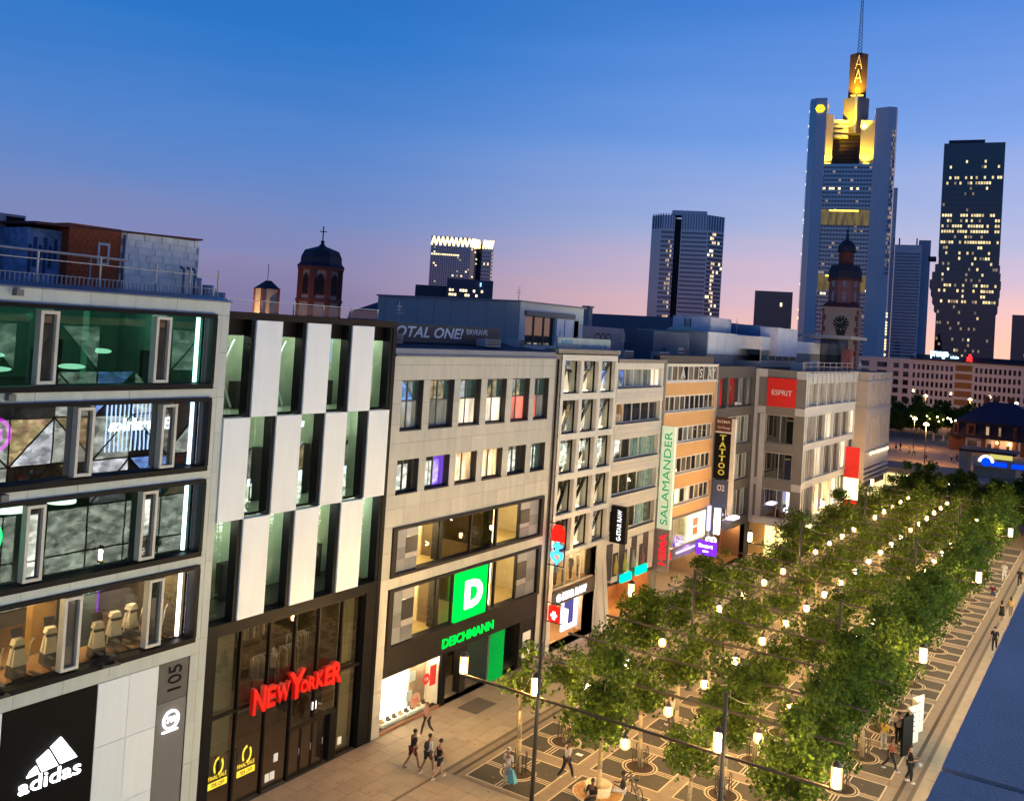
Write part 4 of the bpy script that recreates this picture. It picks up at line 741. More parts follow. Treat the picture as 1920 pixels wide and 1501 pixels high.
t = thing('roof_plant_room', 'white roof plant room with ladder above the blue grey gable', 'roof structure', (-38, 89, 22)); box('wall', mat('plant_room_white', (.62, .60, .63), .8), t, -38.6, -34.6, 89.2, 95, 21.9, 23.5)
b = MB()
for q in (-37.3, -36.7): b.box(q, q+.05, 89.1, 89.17, 21.9, 23.3)
for k in range(6): b.box(-37.25, -36.7, 89.11, 89.16, 22.1+k*.2, 22.13+k*.2)
b.build('ladder', m_char, t)
tag(box('blue_roof_block', mat('blue_roof_block', (.09, .17, .30), .8), None, -36, -32.2, 97, 104, 20, 23.1), 'blue roof block left of the dark office block in the distance', 'roof structure')
tag(box('grey_roof_block', mat('lilac_block', (.62, .60, .66), .8), None, -32.15, -30.3, 97, 104, 20, 22.95), 'pale lilac roof block right of the blue roof block', 'roof structure')
# ================================================================== 6 orange banded building
B6 = thing('orange_band_building', 'orange banded office building with white framed window strips and a tall SALAMANDER sign', 'building', (FX, 76, 0)); m_or = mat('orange_render', (.62, .36, .15), .75, noise=.05)
r6 = [(17.6, 18.98), (15.12, 16.48), (12.5, 13.85), (9.9, 11.28), (7.3, 8.68)]
wall('facade_wall', m_or, B6, FX, 70.95, 82.1, 6.35, 17.5, [(71.1, 81.85, a, c) for a, c in r6[1:]], .3)
box('side_strip', MATS['grey_strip'], B6, FX-.4, FX+.02, 70.52, 70.93, 0, 19.2); box('side_strip', mat('grey_strip_pale', (.33, .30, .27), .8), B6, FX-.4, FX+.03, 82.12, 82.5, 3, 19.1)
MB().box(-45, -31.2, 70.5, 82.4, 18.9, 19.05).build('roof', m_roof, B6); MB().box(-31.6, -31, 69.6, 81.3, 19.1, 19.75).build('roof_edge', mat('dark_bronze', (.06, .05, .045), .6), B6); MB().box(-45, -44.8, 70.5, 82.4, 0, 19).build('back_wall', m_concrete, B6)
m_wfr = mat('white_window_frame', (.68, .64, .56), .5); MB().box(FX-.3, FX+.06, 70.98, 82.45, 18.98, 19.08).box(FX-.3, FX+.06, 70.98, 82.45, 17.5, 17.6).build('white_ledge', m_wfr, B6)
for k, (z0, z1) in enumerate(r6):
    pool = [d_curt, d_sky, d_dark, darkglass('dim_pane', (.14, .12, .09), .12), darkglass('dim_pane_b', (.2, .17, .13), .1)]; pms = [pool[rnd.randrange(5)] for _ in range(10)]
    if k == 4: pms[3] = pms[5] = d_lit
    window(B6, FX-.12 if k else FX+.02, 71.1 if k else 71.0, 81.85 if k else 82.4, z0, z1, m_wfr, None, [71.1+1.075*i for i in range(1, 10)] if k else [71+1.14*i for i in range(1, 10)], (), .13, .1, pms=pms)
    if k: MB().box(FX-.02, FX+.07, 71.0, 81.95, z0-.09, z0-.005).build('sill', m_wfr, B6)
t = thing('window_letters', 'white letters S and figure shapes stuck on the top window strip of the orange building', 'lettering', (FX, 77, 17.8)); lettering('S', m_wfr, t, (FX+.04, 78.0, 17.85), YR, ZU, .55, .85, .02, .02); lettering('A', m_wfr, t, (FX+.04, 73.8, 17.85), YR, ZU, 1.0, .9, .02, .02); lettering('AY', m_wfr, t, (FX+.04, 79.8, 17.85), YR, ZU, 1.9, .85, .02, .0)
t = thing('salamander_sign', 'tall pale upright sign reading SALAMANDER in green letters', 'sign', (-30.3, 70.8, 6)); m_sal = mat('sign_cream', (.70, .74, .58), .6, em=(.8, 1, .7), es=.22)
box('board', m_sal, t, FX, -29.85, 70.75, 71.1, 5.95, 14.1); lettering('SALAMANDER', mat('letter_green', (.0, .30, .10), .5, em=(0, .8, .25), es=.18), t, (-30.08, 70.74, 6.3), ZU, (-1, 0, 0), 7.4, .62, .03, .0)
t = thing('hema_blade_sign', 'grey upright sign with red HEMA lettering below the SALAMANDER sign', 'sign', (-30.3, 70.9, 2.6)); box('board', mat('sign_grey', (.28, .25, .23), .6), t, FX, -29.9, 70.85, 71.2, 2.6, 5.9); lettering('HEMA', mat('letter_red', (.7, .01, .03), .5, em=(1, .02, .04), es=.45), t, (-30.08, 70.84, 3.1), ZU, (-1, 0, 0), 2.5, .66, .03, .03)
wall('lower_wall', mat('store_grey', (.16, .145, .13), .8), B6, FX-.02, 70.95, 82.1, 0, 6.33, [(71.2, 81.9, 3.6, 6.1), (71.3, 82.0, .05, 2.7)], .4)
room(B6, 71.2, 81.9, 3.6, 6.1, 4, mat('hema_wall', (.6, .52, .36), .8), mat('hema_floor', (.5, .45, .35), .5), mat('hema_ceiling', (.5, .45, .36), .8), front=.42); room(B6, 71.3, 82, .05, 2.7, 5, mat('hema_wall_low', (.3, .2, .12), .8), mat('hema_floor_low', (.35, .28, .2), .5), m_yw, front=.42)
for q in (72.5, 75.5, 78.5, 81): lamp('shop_lamp', B6, (-32.7, q, 5.8), 75, (1, .85, .55)); lamp('shop_lamp', B6, (-33, q, 2.4), 35, (1, .72, .4))
w = MB().box(FX-.3, FX-.2, 71.2, 81.9, 3.6, 3.7).box(FX-.3, FX-.2, 74.7, 74.8, 3.7, 6.1).box(FX-.3, FX-.2, 78.2, 78.3, 3.7, 6.1).build('shop_window', m_frame, B6)
for a, c in ((71.2, 74.7), (74.8, 78.2), (78.3, 81.9)): MB().box(FX-.26, FX-.24, a, c, 3.7, 6.1).build('pane', g_clear, w)
t = thing('shop_poster_large', 'large lit cream poster with orange figures in the upper shop window', 'poster', (FX, 79.5, 4)); box('board', glow('poster_cream', (.95, .92, .6), .95), t, FX-.19, FX-.1, 77.6, 81.7, 3.75, 6.05)
for z0, z1 in ((4.2, 4.8), (5.0, 5.6)): box('orange_shape', mat('poster_orange', (.75, .12, .03), .6, em=(1, .15, .03), es=.4), t, FX-.1, FX-.08, 78.8, 79.8, z0, z1)
for k in range(7): tag(MB().lathe(-31.8, 71.8+k*.85, [(0, 3.7), (.2, 3.7), (.28, 4.0), (.1, 4.2), (.16, 4.5+.15*(k % 3)), (0, 4.6+.15*(k % 3))], 10).build('display_vase', mat('vase%d' % (k % 3), [(.7, .6, .3), (.6, .3, .2), (.7, .7, .65)][k % 3], .4), None), f'vase shaped display piece on the upper shop sill, {ORD[k]} from the tall sign', 'vase', 'display pieces above the red store name')
t = thing('hema_name', 'small red lit HEMA lettering over the store entrance', 'sign', (FX, 72.5, 3)); lettering('HEMA', e_red, t, (FX+.03, 71.4, 2.95), YR, ZU, 2.6, .6, .06, .03)
t = thing('purple_box_sign', 'violet square box sign hanging out over the pavement', 'sign', (-30.5, 79.6, 2.5)); box('board', e_purple, t, FX+.05, -29.2, 79.5, 79.8, 2.5, 3.7); lettering('Smart', e_sign, t, (-30.75, 79.49, 3.15), XR, ZU, 1.3, .34, .02, .01); box('letter_bar', e_sign, t, -30.35, -29.85, 79.48, 79.5, 2.78, 2.9)
lamp('violet_lamp', t, (-30.6, 77.5, 3.4), 60, (.35, .15, 1)); tag(box('violet_light_strip', glow('violet_strip', (.4, .3, 1), 3), None, FX+.03, FX+.12, 75.0, 79.0, 3.2, 3.32), 'violet light strip over the store entrance left of the violet box sign', 'light strip')
for k, (y, z) in enumerate(((81.2, 3.5), (82.3, 3.3))):
    t = thing('round_lit_sign', ['round white lit sign left of two beside the violet box', 'round white lit sign right of two by the copper frame'][k], 'sign', (FX+.4, y, z)); b = MB(); n_ = 20
    for i in range(n_):
        a, c = 2*math.pi*i/n_, 2*math.pi*(i+1)/n_; q = [(FX+.5+r_*math.cos(k_), z+r_*math.sin(k_)) for r_, k_ in ((.13, a), (.3, a), (.3, c), (.13, c))]; b.add([(p, y, s_) for p, s_ in q]+[(p, y+.1, s_) for p, s_ in q], [(0, 1, 2, 3), (7, 6, 5, 4), (0, 4, 5, 1), (2, 6, 7, 3)])
    b.build('ring', e_sign, t); box('bracket', m_char, t, FX, FX+.2, y+.03, y+.08, z-.03, z+.03)
# ================================================================== 7 dark grey building with the tattoo column
B7 = thing('dark_grey_building', 'dark grey concrete building with wide windows between the orange and the red signed building', 'building', (FX, 88, 0)); m_dg = mat('dark_grey_render', (.10, .09, .08), .85, noise=.08)
r7 = [(15.05, 17.85), (11.45, 14.12), (7.95, 10.45), (4.3, 7.0)]
wall('facade_wall', m_dg, B7, FX-.02, 82.52, 92.93, 0, 18.9, [(85.7, 92.3, a, c) for a, c in r7]+[(83.2, 85.2, 15.05, 17.85), (83.2, 85.2, 7.95, 10.45), (83.0, 92.3, 0, 3.4)], .5)
MB().box(-45, -31.2, 82.5, 92.9, 18.7, 18.8).build('roof', m_roof, B7); MB().box(-45, -44.8, 82.5, 92.9, 0, 18.7).build('back_wall', m_concrete, B7)
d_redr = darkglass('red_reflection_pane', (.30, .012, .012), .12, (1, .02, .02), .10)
for k, (z0, z1) in enumerate(r7): window(B7, FX-.3, 85.72, 92.28, z0+.02, z1-.02, m_frame if k else m_wf, None, [87.4, 88.9, 90.2, 91.2], (), .1, .1, pms=[d_redr if k == 0 else d_sky, d_dark, d_curt, d_dark, d_curt])
window(B7, FX-.3, 83.22, 85.18, 15.07, 17.83, m_wf, None, [84.6], (), .08, .1, pms=[d_redr, d_dark]); window(B7, FX-.3, 83.22, 85.18, 7.97, 10.43, m_wf, d_dark, [84.2], (), .08, .1)
t = thing('window_stickers', 'two white stickers low in the top window of the dark grey building', 'lettering', (FX-.3, 89, 15.1)); box('sticker', m_wfr, t, FX-.29, FX-.27, 88.1, 88.9, 15.15, 15.45); box('sticker', m_wfr, t, FX-.29, FX-.27, 89.1, 90.0, 15.15, 15.35)
room(B7, 83.0, 92.3, 0, 3.4, 4, mat('passage_wall', (.20, .10, .05), .8), m_wood, mat('passage_ceiling', (.2, .12, .07), .8), front=.05); lamp('passage_lamp', B7, (-32, 88, 3), 60, (1, .6, .3)); lamp('passage_lamp', B7, (-32, 91.5, 3), 80, (1, .7, .35))
tag(box('slanted_light_bar', glow('lilac_bar', (.72, .66, 1), 4), None, -30.9, -30.2, 86.5, 88.2, 4.55, 4.75), 'short lilac light bar above the pavement before the dark grey building', 'light bar')
tag(MB().bar((FX+.1, 83.4, .1), (FX+.1, 83.4, 3.6), .12).bar((FX+.1, 83.4, 3.6), (FX+.1, 85.2, 3.9), .12).bar((FX+.1, 85.2, .1), (FX+.1, 85.2, 3.9), .12).build('copper_frame', mat('copper_paint', (.3, .1, .04), .5), None), 'copper coloured portal frame at the dark grey building entrance', 'portal frame')
t = thing('tattoo_column_sign', 'tall black upright sign column reading TATTOO in yellow with smaller signs above and below', 'sign', (-30, 82.2, 6)); X0, X1 = -30.85, -29.0
box('side_post', m_wfr, t, -29.35, -29.0, 82.2, 82.6, 5.7, 14.3); box('board', m_black, t, X0, -29.36, 82.25, 82.55, 8.9, 12.95); box('brown_board', mat('sign_brown', (.12, .03, .02), .6), t, X0, -29.36, 82.25, 82.55, 13.1, 14.35); box('white_gap', m_wfr, t, X0, -29.36, 82.26, 82.54, 12.95, 13.1)
lettering('ROMA', m_wfr, t, (-30.7, 82.24, 13.85), XR, ZU, 1.2, .26, .02, .02); lettering('Thai Massage', m_wfr, t, (-30.7, 82.24, 13.3), XR, ZU, 1.2, .26, .02, .0)
m_ye = mat('letter_yellow', (.5, .42, .05), .5, em=(1, .8, .1), es=.18)
for i, ch in enumerate('TATTOO'): lettering(ch, m_ye, t, (-30.4, 82.24, 12.3-i*.62), XR, ZU, .6, .5, .02, .02, name='letter')
box('blue_board', mat('o2_blue', (.05, .08, .16), .5), t, X0, -29.36, 82.25, 82.55, 6.3, 8.75); lettering('O2', m_wfr, t, (-30.4, 82.24, 7.8), XR, ZU, .7, .55, .02, .02)
t = thing('lit_white_sign', 'lit white upright sign under the tattoo column', 'sign', (-30, 82.3, 4)); box('board', glow('sign_lilac_white', (.85, .82, 1), 3.2), t, -30.5, -30.0, 82.2, 82.5, 3.9, 6.2); box('board', glow('sign_lilac_dim', (.5, .45, 1), 1.3), t, -30.95, -30.7, 81.6, 82.0, 4.2, 6.4)
# set-back storeys over 7
t = thing('setback_storey', 'pale setback roof storey with vertical joints above the dark grey building', 'roof storey', (-33.5, 90, 19)); m_pale = mat('pale_grey_cladding', (.72, .70, .68), .7, noise=.05, vary=.06)
box('core', m_concrete, t, -41, -33.6, 86.0, 101, 18.8, 21.95)
for q in range(5): box('cladding_panel', m_pale, t, -33.6, -33.5, 86+q*2.4, 88.35+q*2.4, 19.9, 22.0)
MB().lathe(-37, 88, [(1.6, 22.0), (1.3, 22.25), (.7, 22.42), (0, 22.5)], 20).build('roof_dome', mat('roof_dome_cream', (.55, .5, .36), .6), t)
t = thing('glazed_penthouse', 'white penthouse with a strip of dark windows over the red signed building', 'roof storey', (-31, 100, 19)); box('upper_wall', mat('penthouse_white', (.76, .74, .72), .7), t, -38, -31.0, 94.1, 106.2, 20.6, 21.9); box('lower_wall', m_concrete, t, -38, -31.05, 94.1, 106.2, 18.8, 19.4)
for k in range(5): window(t, -31.02, 94.2+k*2.4, 96.55+k*2.4, 19.4, 20.58, m_zinc, d_teal, fr=.09, dp=.1)
box('angled_wall', MATS['penthouse_white'], t, -36, -31.2, 106.25, 117.5, 20.4, 21.7); box('angled_wall', mat('penthouse_grey', (.22, .21, .21), .8), t, -36, -31.25, 106.25, 117.5, 18.8, 20.38)
t = thing('slab_roof_penthouse', 'wide thin flat roof slab on a dark glazed roof storey before the church tower', 'roof storey', (-33, 115, 19)); box('roof_slab', mat('slab_grey', (.30, .28, .28), .7), t, -42, -27, 114, 122, 22.4, 22.75)
window(t, 116, -31, -27.8, 19, 22.35, m_char, d_dark, [-30, -29], (), axis='y'); box('red_panel', mat('pink_red_panel', (.30, .10, .09), .8, noise=.4), t, -28.4, -27.2, 115.6, 115.8, 18.9, 21.2)
# ================================================================== 8 building with the red sign
B8 = thing('red_sign_building', 'grey concrete department store with a large red ESPRIT sign on its end wall', 'building', (-26, 93, 0)); m_gc = mat('taupe_panel', (.19, .175, .155), .8, noise=.05); m_pc = mat('pale_concrete', (.50, .49, .47), .75, noise=.07)
EY = 92.95; XL, XR_, XC = -31.0, -25.95, -26.9
opsE = [(-29.75, -26.95, 11.5, 14.3), (-29.75, -26.95, 8.0, 10.6), (-29.7, -26.95, 4.22, 7.0), (-31, -26.95, 0, 3.5)]
wall('end_wall', m_gc, B8, EY, XL, XR_, 0, 18.75, opsE, .4, axis='y'); MB().box(-45, XR_, EY+.2, 113.3, 18.6, 18.7).build('roof', m_roof, B8)
for d in ((-30.95, -30.62, 3.5, 18.75), (-30.6, -29.8, 3.5, 4.2), (-30.6, -29.8, 14.35, 15.05), (-30.6, -29.8, 17.95, 18.74), (-26.9, -25.96, 14.38, 15.1), (-26.9, -25.96, 17.95, 18.74), (-26.9, -25.96, 7.05, 7.75), (-30.6, -29.8, 7.3, 7.98), (-29.8, -26.95, 3.5, 4.2)): box('pale_panel', m_pc, B8, d[0], d[1], EY-.06, EY-.004, d[2], d[3])
for d in ((-30.3, -29.95, 4.2, 14.3), (-29.93, -29.77, 4.2, 14.3)): box('pilaster', m_pc, B8, d[0], d[1], EY-.12, EY-.004, d[2], d[3])
for z0, z1 in ((11.5, 14.3), (8.0, 10.6), (4.22, 7.0)): window(B8, EY+.15, -29.73, -26.97, z0+.02, z1-.02, m_zinc, darkglass('esprit_pane', (.02, .022, .018), .42), [-28.3], (), .06, .1, axis='y')
t = thing('red_square_sign', 'large red square sign with white ESPRIT lettering', 'sign', (-28.2, EY, 15)); box('board', mat('sign_red', (.46, .012, .008), .6, em=(1, .02, .01), es=.10, noise=.04), t, -29.7, -26.9, EY-.16, EY-.01, 15.12, 17.93); lettering('ESPRIT', m_wfr, t, (-29.25, EY-.165, 16.25), XR, ZU, 2.0, .52, .02, .01)
room(B8, 93.2, 99, 0, 3.4, 4, mat('corner_wall', (.6, .38, .14), .8), m_wood, m_yw, x=-26.9, front=.2); lamp('corner_lamp', B8, (-28.5, 95, 3.0), 160, (1, .68, .3))
for d, lab in (((-29.2, -28.2, .4, 3.4), 'tall yellow lit poster under the red signed building'), ((-28.0, -27.0, 1.6, 3.3), 'bright yellow lit panel beside the tall yellow poster')): tag(box('lit_poster', glow('poster_gold', (1, .78, .28), 1.5), None, d[0], d[1], EY-.02, EY+.05, d[2], d[3]), lab, 'poster')
rE = [(15.35, 17.6), (11.75, 14.35), (8.1, 11.05), (4.4, 7.3)]
wall('street_wall', m_pc, B8, XR_, EY, 113.25, 3.6, 18.75, [(93.4, 113.0, a, c) for a, c in rE], .5)
for k, (z0, z1) in enumerate(rE):
    for i in range(6):
        a = 93.4+i*3.28; m2 = glass('esprit_glass', (.6, .56, .5), .14)
        w = MB().box(XR_-.25, XR_+.12, a, a+.28, z0, z1).box(XR_-.25, XR_-.1, a+1.6, a+1.7, z0+.06, z1-.06).box(XR_-.25, XR_-.1, a+.28, a+3.28, z0, z0+.06).box(XR_-.25, XR_-.1, a+.28, a+3.28, z1-.06, z1).build('window', m_pc, B8)
        for p, q in ((a+.28, a+1.6), (a+1.7, a+3.28)): MB().box(XR_-.2, XR_-.17, p, q, z0+.06, z1-.06).build('pane', (darkglass('shade_pane', (.34, .31, .27), .1) if k == 0 or i < 1 else (d_dark if (i+k) % 3 else (d_lit if k else d_curt))) if not (k == 3 and i in (1, 2)) else d_amb, w)
    MB().box(XR_-.05, XR_+.14, 93.0, 113.25, z0-.12, z0-.01).build('sill', m_pc, B8)
for q in range(13): MB().box(XR_+.001, XR_+.12, 93.4+q*1.64, 93.58+q*1.64, 17.62, 18.75).build('fin', m_pc, B8)
t = thing('red_banner', 'long red vertical banner sign on the street side of the red signed building', 'banner', (-24.6, 111, 2)); m_rb = mat('banner_red', (.5, .01, .01), .6, em=(1, .01, .01), es=.12); box('board', m_rb, t, -25.9, -24.4, 109.6, 109.85, 7.0, 10.4); box('board', m_rb, t, -25.9, -24.4, 109.6, 109.85, 3.2, 4.6); box('lit_board', glow('banner_lit', (1, .86, .4), 2.2), t, -25.9, -24.4, 109.55, 109.85, 4.6, 7.0)
wall('arcade_wall', m_pc, B8, -27.2, EY+.5, 113.2, 0, 3.58, [], .3); lamp('arcade_lamp', B8, (-26.3, 98, 3), 90, (1, .66, .3)); lamp('arcade_lamp', B8, (-26.3, 105, 3), 90, (1, .66, .3))
for q in range(5): box('arcade_column', m_pc, B8, -26.6, -26.0, 93.0+q*5, 93.6+q*5, 0, 3.6)
MB().box(-45, -26.6, 113.0, 113.25, 0, 18.6).build('back_wall', m_concrete, B8)
# ================================================================== 9 pale stone corner building
B9 = thing('pale_stone_building', 'pale pink stone corner building with narrow vertical windows lit from below', 'building', (-28, 136, 0)); m_ps = mat('pink_stone', (.55, .47, .40), .75, noise=.06, vary=.04)
n9 = 7; wy9 = [(131.0+i*1.72, 131.0+i*1.72+.75) for i in range(n9)]
ops9 = [(a, c, 13.9, 16.9) for a, c in wy9]+[(a, c, 8.3, 12.6) for a, c in wy9]+[(a, c, 17.5, 18.0) for a, c in wy9]
wall('street_wall', m_ps, B9, -28, 128.5, 143.2, 6.0, 18.4, ops9, .4)
for a, c in wy9:
    for z0, z1 in ((13.9, 16.9), (8.3, 12.6), (17.5, 18.0)): window(B9, -28.3, a+.01, c-.01, z0+.01, z1-.01, m_char, mat('matt_dark_pane', (.02, .018, .016), .35, spec=.2), fr=.05, dp=.08)
    MB().box(-28, -27.85, a+.85, a+1.0, 7.6, 7.8).build('uplight', glow('uplight', (1, .75, .35), 12), B9); lamp('uplight_lamp', B9, (-27.7, a+.95, 7.7), 14, (1, .72, .38), .05)
ops9b = [(-31.6, -30.4, 8.2, 12.9), (-31.6, -30.4, 14.0, 16.6), (-31.4, -30.4, 17.3, 17.9)]
wall('side_wall', m_ps, B9, 128.5, -40, -28, 3.0, 18.4, ops9b, .4, axis='y')
for o in ops9b: window(B9, 128.7, o[0]+.01, o[1]-.01, o[2]+.01, o[3]-.01, m_wf, d_dark, fr=.06, dp=.08, axis='y')
for z in (17.1, 13.5, 7.9): MB().box(-28.2, -27.86, 128.36, 143.3, z, z+.18).box(-40, -28.2, 128.36, 128.6, z, z+.18).build('string_course', m_ps, B9)
for k in range(3): MB().box(-28.6, -27.9-.02*k, 128.4, 143.3, 4.2+k*.6, 4.5+k*.6).build('ledge', m_ps, B9)
box('base_wall', mat('base_brown', (.12, .09, .07), .8), B9, -40, -28.4, 128.7, 143.1, 0, 6); MB().box(-40, -28.2, 128.6, 143.1, 18.3, 18.4).build('roof', m_roof, B9)
tag(box('lit_shop_front', glow('shop_front_gold', (1, .78, .35), 1.0), None, -28.35, -28.2, 129, 142, 1.0, 3.2), 'glowing golden shop front at the foot of the pale stone building', 'shop front')
for k, q in enumerate((130, 132, 137)): tag(MB().tube((-29.5-k*.3, q, 18.4), (-29.5-k*.3, q, 19.8-.3*k), .08).build('roof_pole', m_wfr, None), f'white pole on the pale stone building roof, {ORD[k]} from the near end', 'pole', 'white poles on the pale stone roof')

# roof clutter on the middle buildings
for k, (x, y, z, a, c, h_, lab) in enumerate(((-34, 39.0, 19.9, .9, 1.2, .5, 'low grey duct box on the shoe shop roof, nearest'), (-33, 47.0, 19.9, .7, 1.6, .45, 'long grey duct box on the shoe shop roof in the middle'), (-34, 52.0, 19.8, .8, .8, .6, 'square duct box at the far end of the shoe shop roof'), (-33.2, 63.4, 19.05, .9, 1.1, .7, 'grey duct box on the white banded building roof'), (-34.2, 67.5, 19.05, 1.1, 1.6, .9, 'larger ventilation box on the white banded building roof'), (-33.4, 73.0, 19.05, .8, 2.0, .9, 'long ventilation box on the orange building roof'), (-34.5, 78.5, 19.05, 1.2, 1.2, 1.3, 'tall ventilation box on the orange building roof'), (-28.5, 96, 18.7, 1.2, 1.6, .8, 'ventilation box on the red signed building roof near the corner'), (-28.2, 101, 18.7, 1, 1, 1.0, 'ventilation box on the red signed building roof further back'))):
    t = thing('duct_box', lab, 'ventilation box', (x, y, z)); MB().box(x, x+a, y, y+c, z, z+h_).build('casing', m_zinc, t)
    for q in range(4): MB().box(x+a, x+a+.03, y+.1, y+c-.1, z+.08+q*h_*.22, z+.08+q*h_*.22+h_*.1).build('louvre', m_char, t)
for k, (x, y, z, h_, lab) in enumerate(((-35, 42, 20, 2.2, 'thin aerial on the shoe shop roof'), (-33, 57, 19.7, 1.5, 'thin aerial on the white grid building'), (-34, 69, 19, 2.4, 'thin aerial on the white banded building'), (-33, 80, 19, 2.0, 'thin aerial on the orange building'), (-34, 95, 22, 1.6, 'thin aerial on the glazed penthouse'), (-38.5, 60, 23.1, 1.0, 'short aerial on the cream penthouse'))):
    t = thing('aerial', lab, 'aerial', (x, y, z)); MB().tube((x, y, z-.2), (x, y, z+h_), .03, .02, 6).build('mast', m_zinc, t); b = MB()
    for q in range(3): b.bar((x, y-.35+.06*q, z+h_*.7+q*.2), (x, y+.35-.06*q, z+h_*.7+q*.2), .025)
    b.build('crossbars', m_zinc, t)
t = thing('roof_edge_railing', 'thin safety railing along the roof edge of the red signed building', 'railing', (-26.4, 100, 18.75)); b = MB(); b.box(-26.4, -26.36, 93.2, 113, 19.6, 19.64); b.box(-26.4, -26.36, 93.2, 113, 19.2, 19.23); b.build('rail', m_zinc, t)
for q in range(9): box('post', m_zinc, t, -26.41, -26.35, 93.2+q*2.45, 93.25+q*2.45, 18.7, 19.66)
# ================================================================== ground
m_pave = mat('warm_paving', (.37, .295, .21), .7, noise=.14, scale=1.2, vary=.09, bump=.15, bscale=60)
m_band = mat('band_paving', (.24, .19, .14), .75, noise=.16, scale=2, vary=.05, bump=.2, bscale=50)
m_mos = mat('mosaic_setts', (.06, .053, .042), .8, noise=.35, scale=9, bump=.5, bscale=26)
m_line = mat('white_stone_line', (.55, .45, .31), .7, noise=.12, scale=6)
g = MB().quad((-2500, -400, -.06), (2500, -400, -.06), (2500, 4500, -.06), (-2500, 4500, -.06)).build('ground', mat('city_ground', (.06, .055, .05), .9, noise=.3, scale=.05), None, kind='structure')
pv = MB().quad((-31, 5, 0), (-.5, 5, 0), (-.5, 130, 0), (-31, 130, 0)).build('pavement', mat('paving_joint', (.17, .13, .09), .9), None, kind='structure')
big = MB(); n_ = 0
def slab(a, c, d, e, z=.012):
    global n_
    gp = .012; n_ += 1
    if n_ <= 300: MB().box(a+gp, c-gp, d+gp, e-gp, .002, z+rnd.uniform(0, .003)).build('paving_slab', m_pave, pv)
    else: big.box(a+gp, c-gp, d+gp, e-gp, .002, z+rnd.uniform(0, .003))
ys = []; y = 24.0
xs = [-31, -30.0, -29.0, -28.1, -27.2, -26.35]
row = 0
while y < 130:
    for i, (a, c) in enumerate(zip(xs, xs[1:])): slab(a, c, y+(.6 if i % 2 else 0), y+1.2+(.6 if i % 2 else 0))
    y += 1.2; row += 1
y = 40.0
xr = [-7.7, -6.7, -5.7, -4.7, -3.7, -2.7, -1.7, -.6]
while y < 130:
    for i, (a, c) in enumerate(zip(xr, xr[1:])):
        big.box(a+.012, c-.012, y+(.6 if i % 2 else 0)+.012, y+1.2+(.6 if i % 2 else 0)-.012, .002, .013)
    y += 1.2
for k in range(9):
    for i in range(17): slab(-26.2+i*1.03, -25.17+i*1.03, 28.0+k, 29.0+k)
big.build('paving_slab', m_pave, pv, kind='stuff')
dr = MB(); m_drain = mat('drain_iron', (.05, .035, .022), .6)
for x in (-25.72, -8.35): MB().box(x-.09, x+.09, 24, 130, .002, .006).build('drain_channel', m_drain, pv)
for x in (-26.2, -7.85): MB().box(x-.05, x+.05, 24, 130, .002, .007).build('joint_strip', mat('joint_brown', (.14, .10, .065), .8), pv)
b = MB()
for x0, x1 in ((-26.14, -25.82), (-25.62, -25.28), (-8.92, -8.45), (-8.25, -7.9)):
    y = 24
    while y < 130: b.box(x0, x1, y+.01, y+.99, .002, .011); y += 1.0
b.build('edge_stone', m_band, pv, kind='stuff')
# plaza grid: squares of dark setts with white borders, slab bands between, tree rings joined by narrow double lines
PX, PY, NX, NY = 4.25, 4.45, 4, 19; X0, Y0, SX, SY = -25.2, 37.4, 3.45, 3.5
def cell(i, k): return X0+i*PX, Y0+k*PY
bm = MB(); gl = MB()
for i in range(NX):
    for k in range(NY):
        a, d = cell(i, k); cx, cy = a+SX/2, d+SY/2
        near = k < 16
        p = MB().box(a, a+SX, d, d+SY, .002, .016); p.build('mosaic_field', m_mos, pv)
        q = MB(); t_ = .07; zt = .02
        q.box(a-t_, a+SX+t_, d-t_, d, .003, zt).box(a-t_, a+SX+t_, d+SY, d+SY+t_, .003, zt).box(a-t_, a, d, d+SY, .003, zt).box(a+SX, a+SX+t_, d, d+SY, .003, zt)
        if near:
            # narrow path cross: three slim white lines
            for s_ in (-.16, 0, .16):
                w_ = .03
                q.box(cx+s_-w_, cx+s_+w_, d-t_*0+.0, cy-.86, .016, .0215).box(cx+s_-w_, cx+s_+w_, cy+.86, d+SY, .016, .0215)
                q.box(a, cx-.86, cy+s_-w_, cy+s_+w_, .016, .0222).box(cx+.86, a+SX, cy+s_-w_, cy+s_+w_, .016, .0222)
            for r0, r1 in ((.80, .88), (.66, .72)):
                nn = 28
                for j in range(nn):
                    u, v = 2*math.pi*j/nn, 2*math.pi*(j+1)/nn
                    q.quad((cx+r0*math.cos(u), cy+r0*math.sin(u), .024), (cx+r1*math.cos(u), cy+r1*math.sin(u), .024), (cx+r1*math.cos(v), cy+r1*math.sin(v), .024), (cx+r0*math.cos(v), cy+r0*math.sin(v), .024))
        q.build('white_border', m_line, pv)
        if near:
            MB().add([(cx+.64*math.cos(2*math.pi*j/20), cy+.64*math.sin(2*math.pi*j/20), .026) for j in range(20)], [tuple(range(20))]).build('tree_pit', mat('earth', (.05, .028, .015), .95, noise=.4, scale=12), pv)
y1 = Y0+NY*PY
for k in range(NY+1):
    y = Y0+k*PY-(PY-SY)+.07
    for j in range(3): bm.box(X0-.07, -8.98, y+j*.27+.005, y+j*.27+.262, .002, .012)
for i in range(1, NX):
    x = X0+i*PX-(PX-SX)+.07
    for k in range(NY):
        for j in range(3): bm.box(x+j*.22+.004, x+j*.22+.212, Y0+k*PY-.07, Y0+k*PY+SY+.07, .002, .012)
bm.build('band_slab', m_band, pv, kind='stuff')
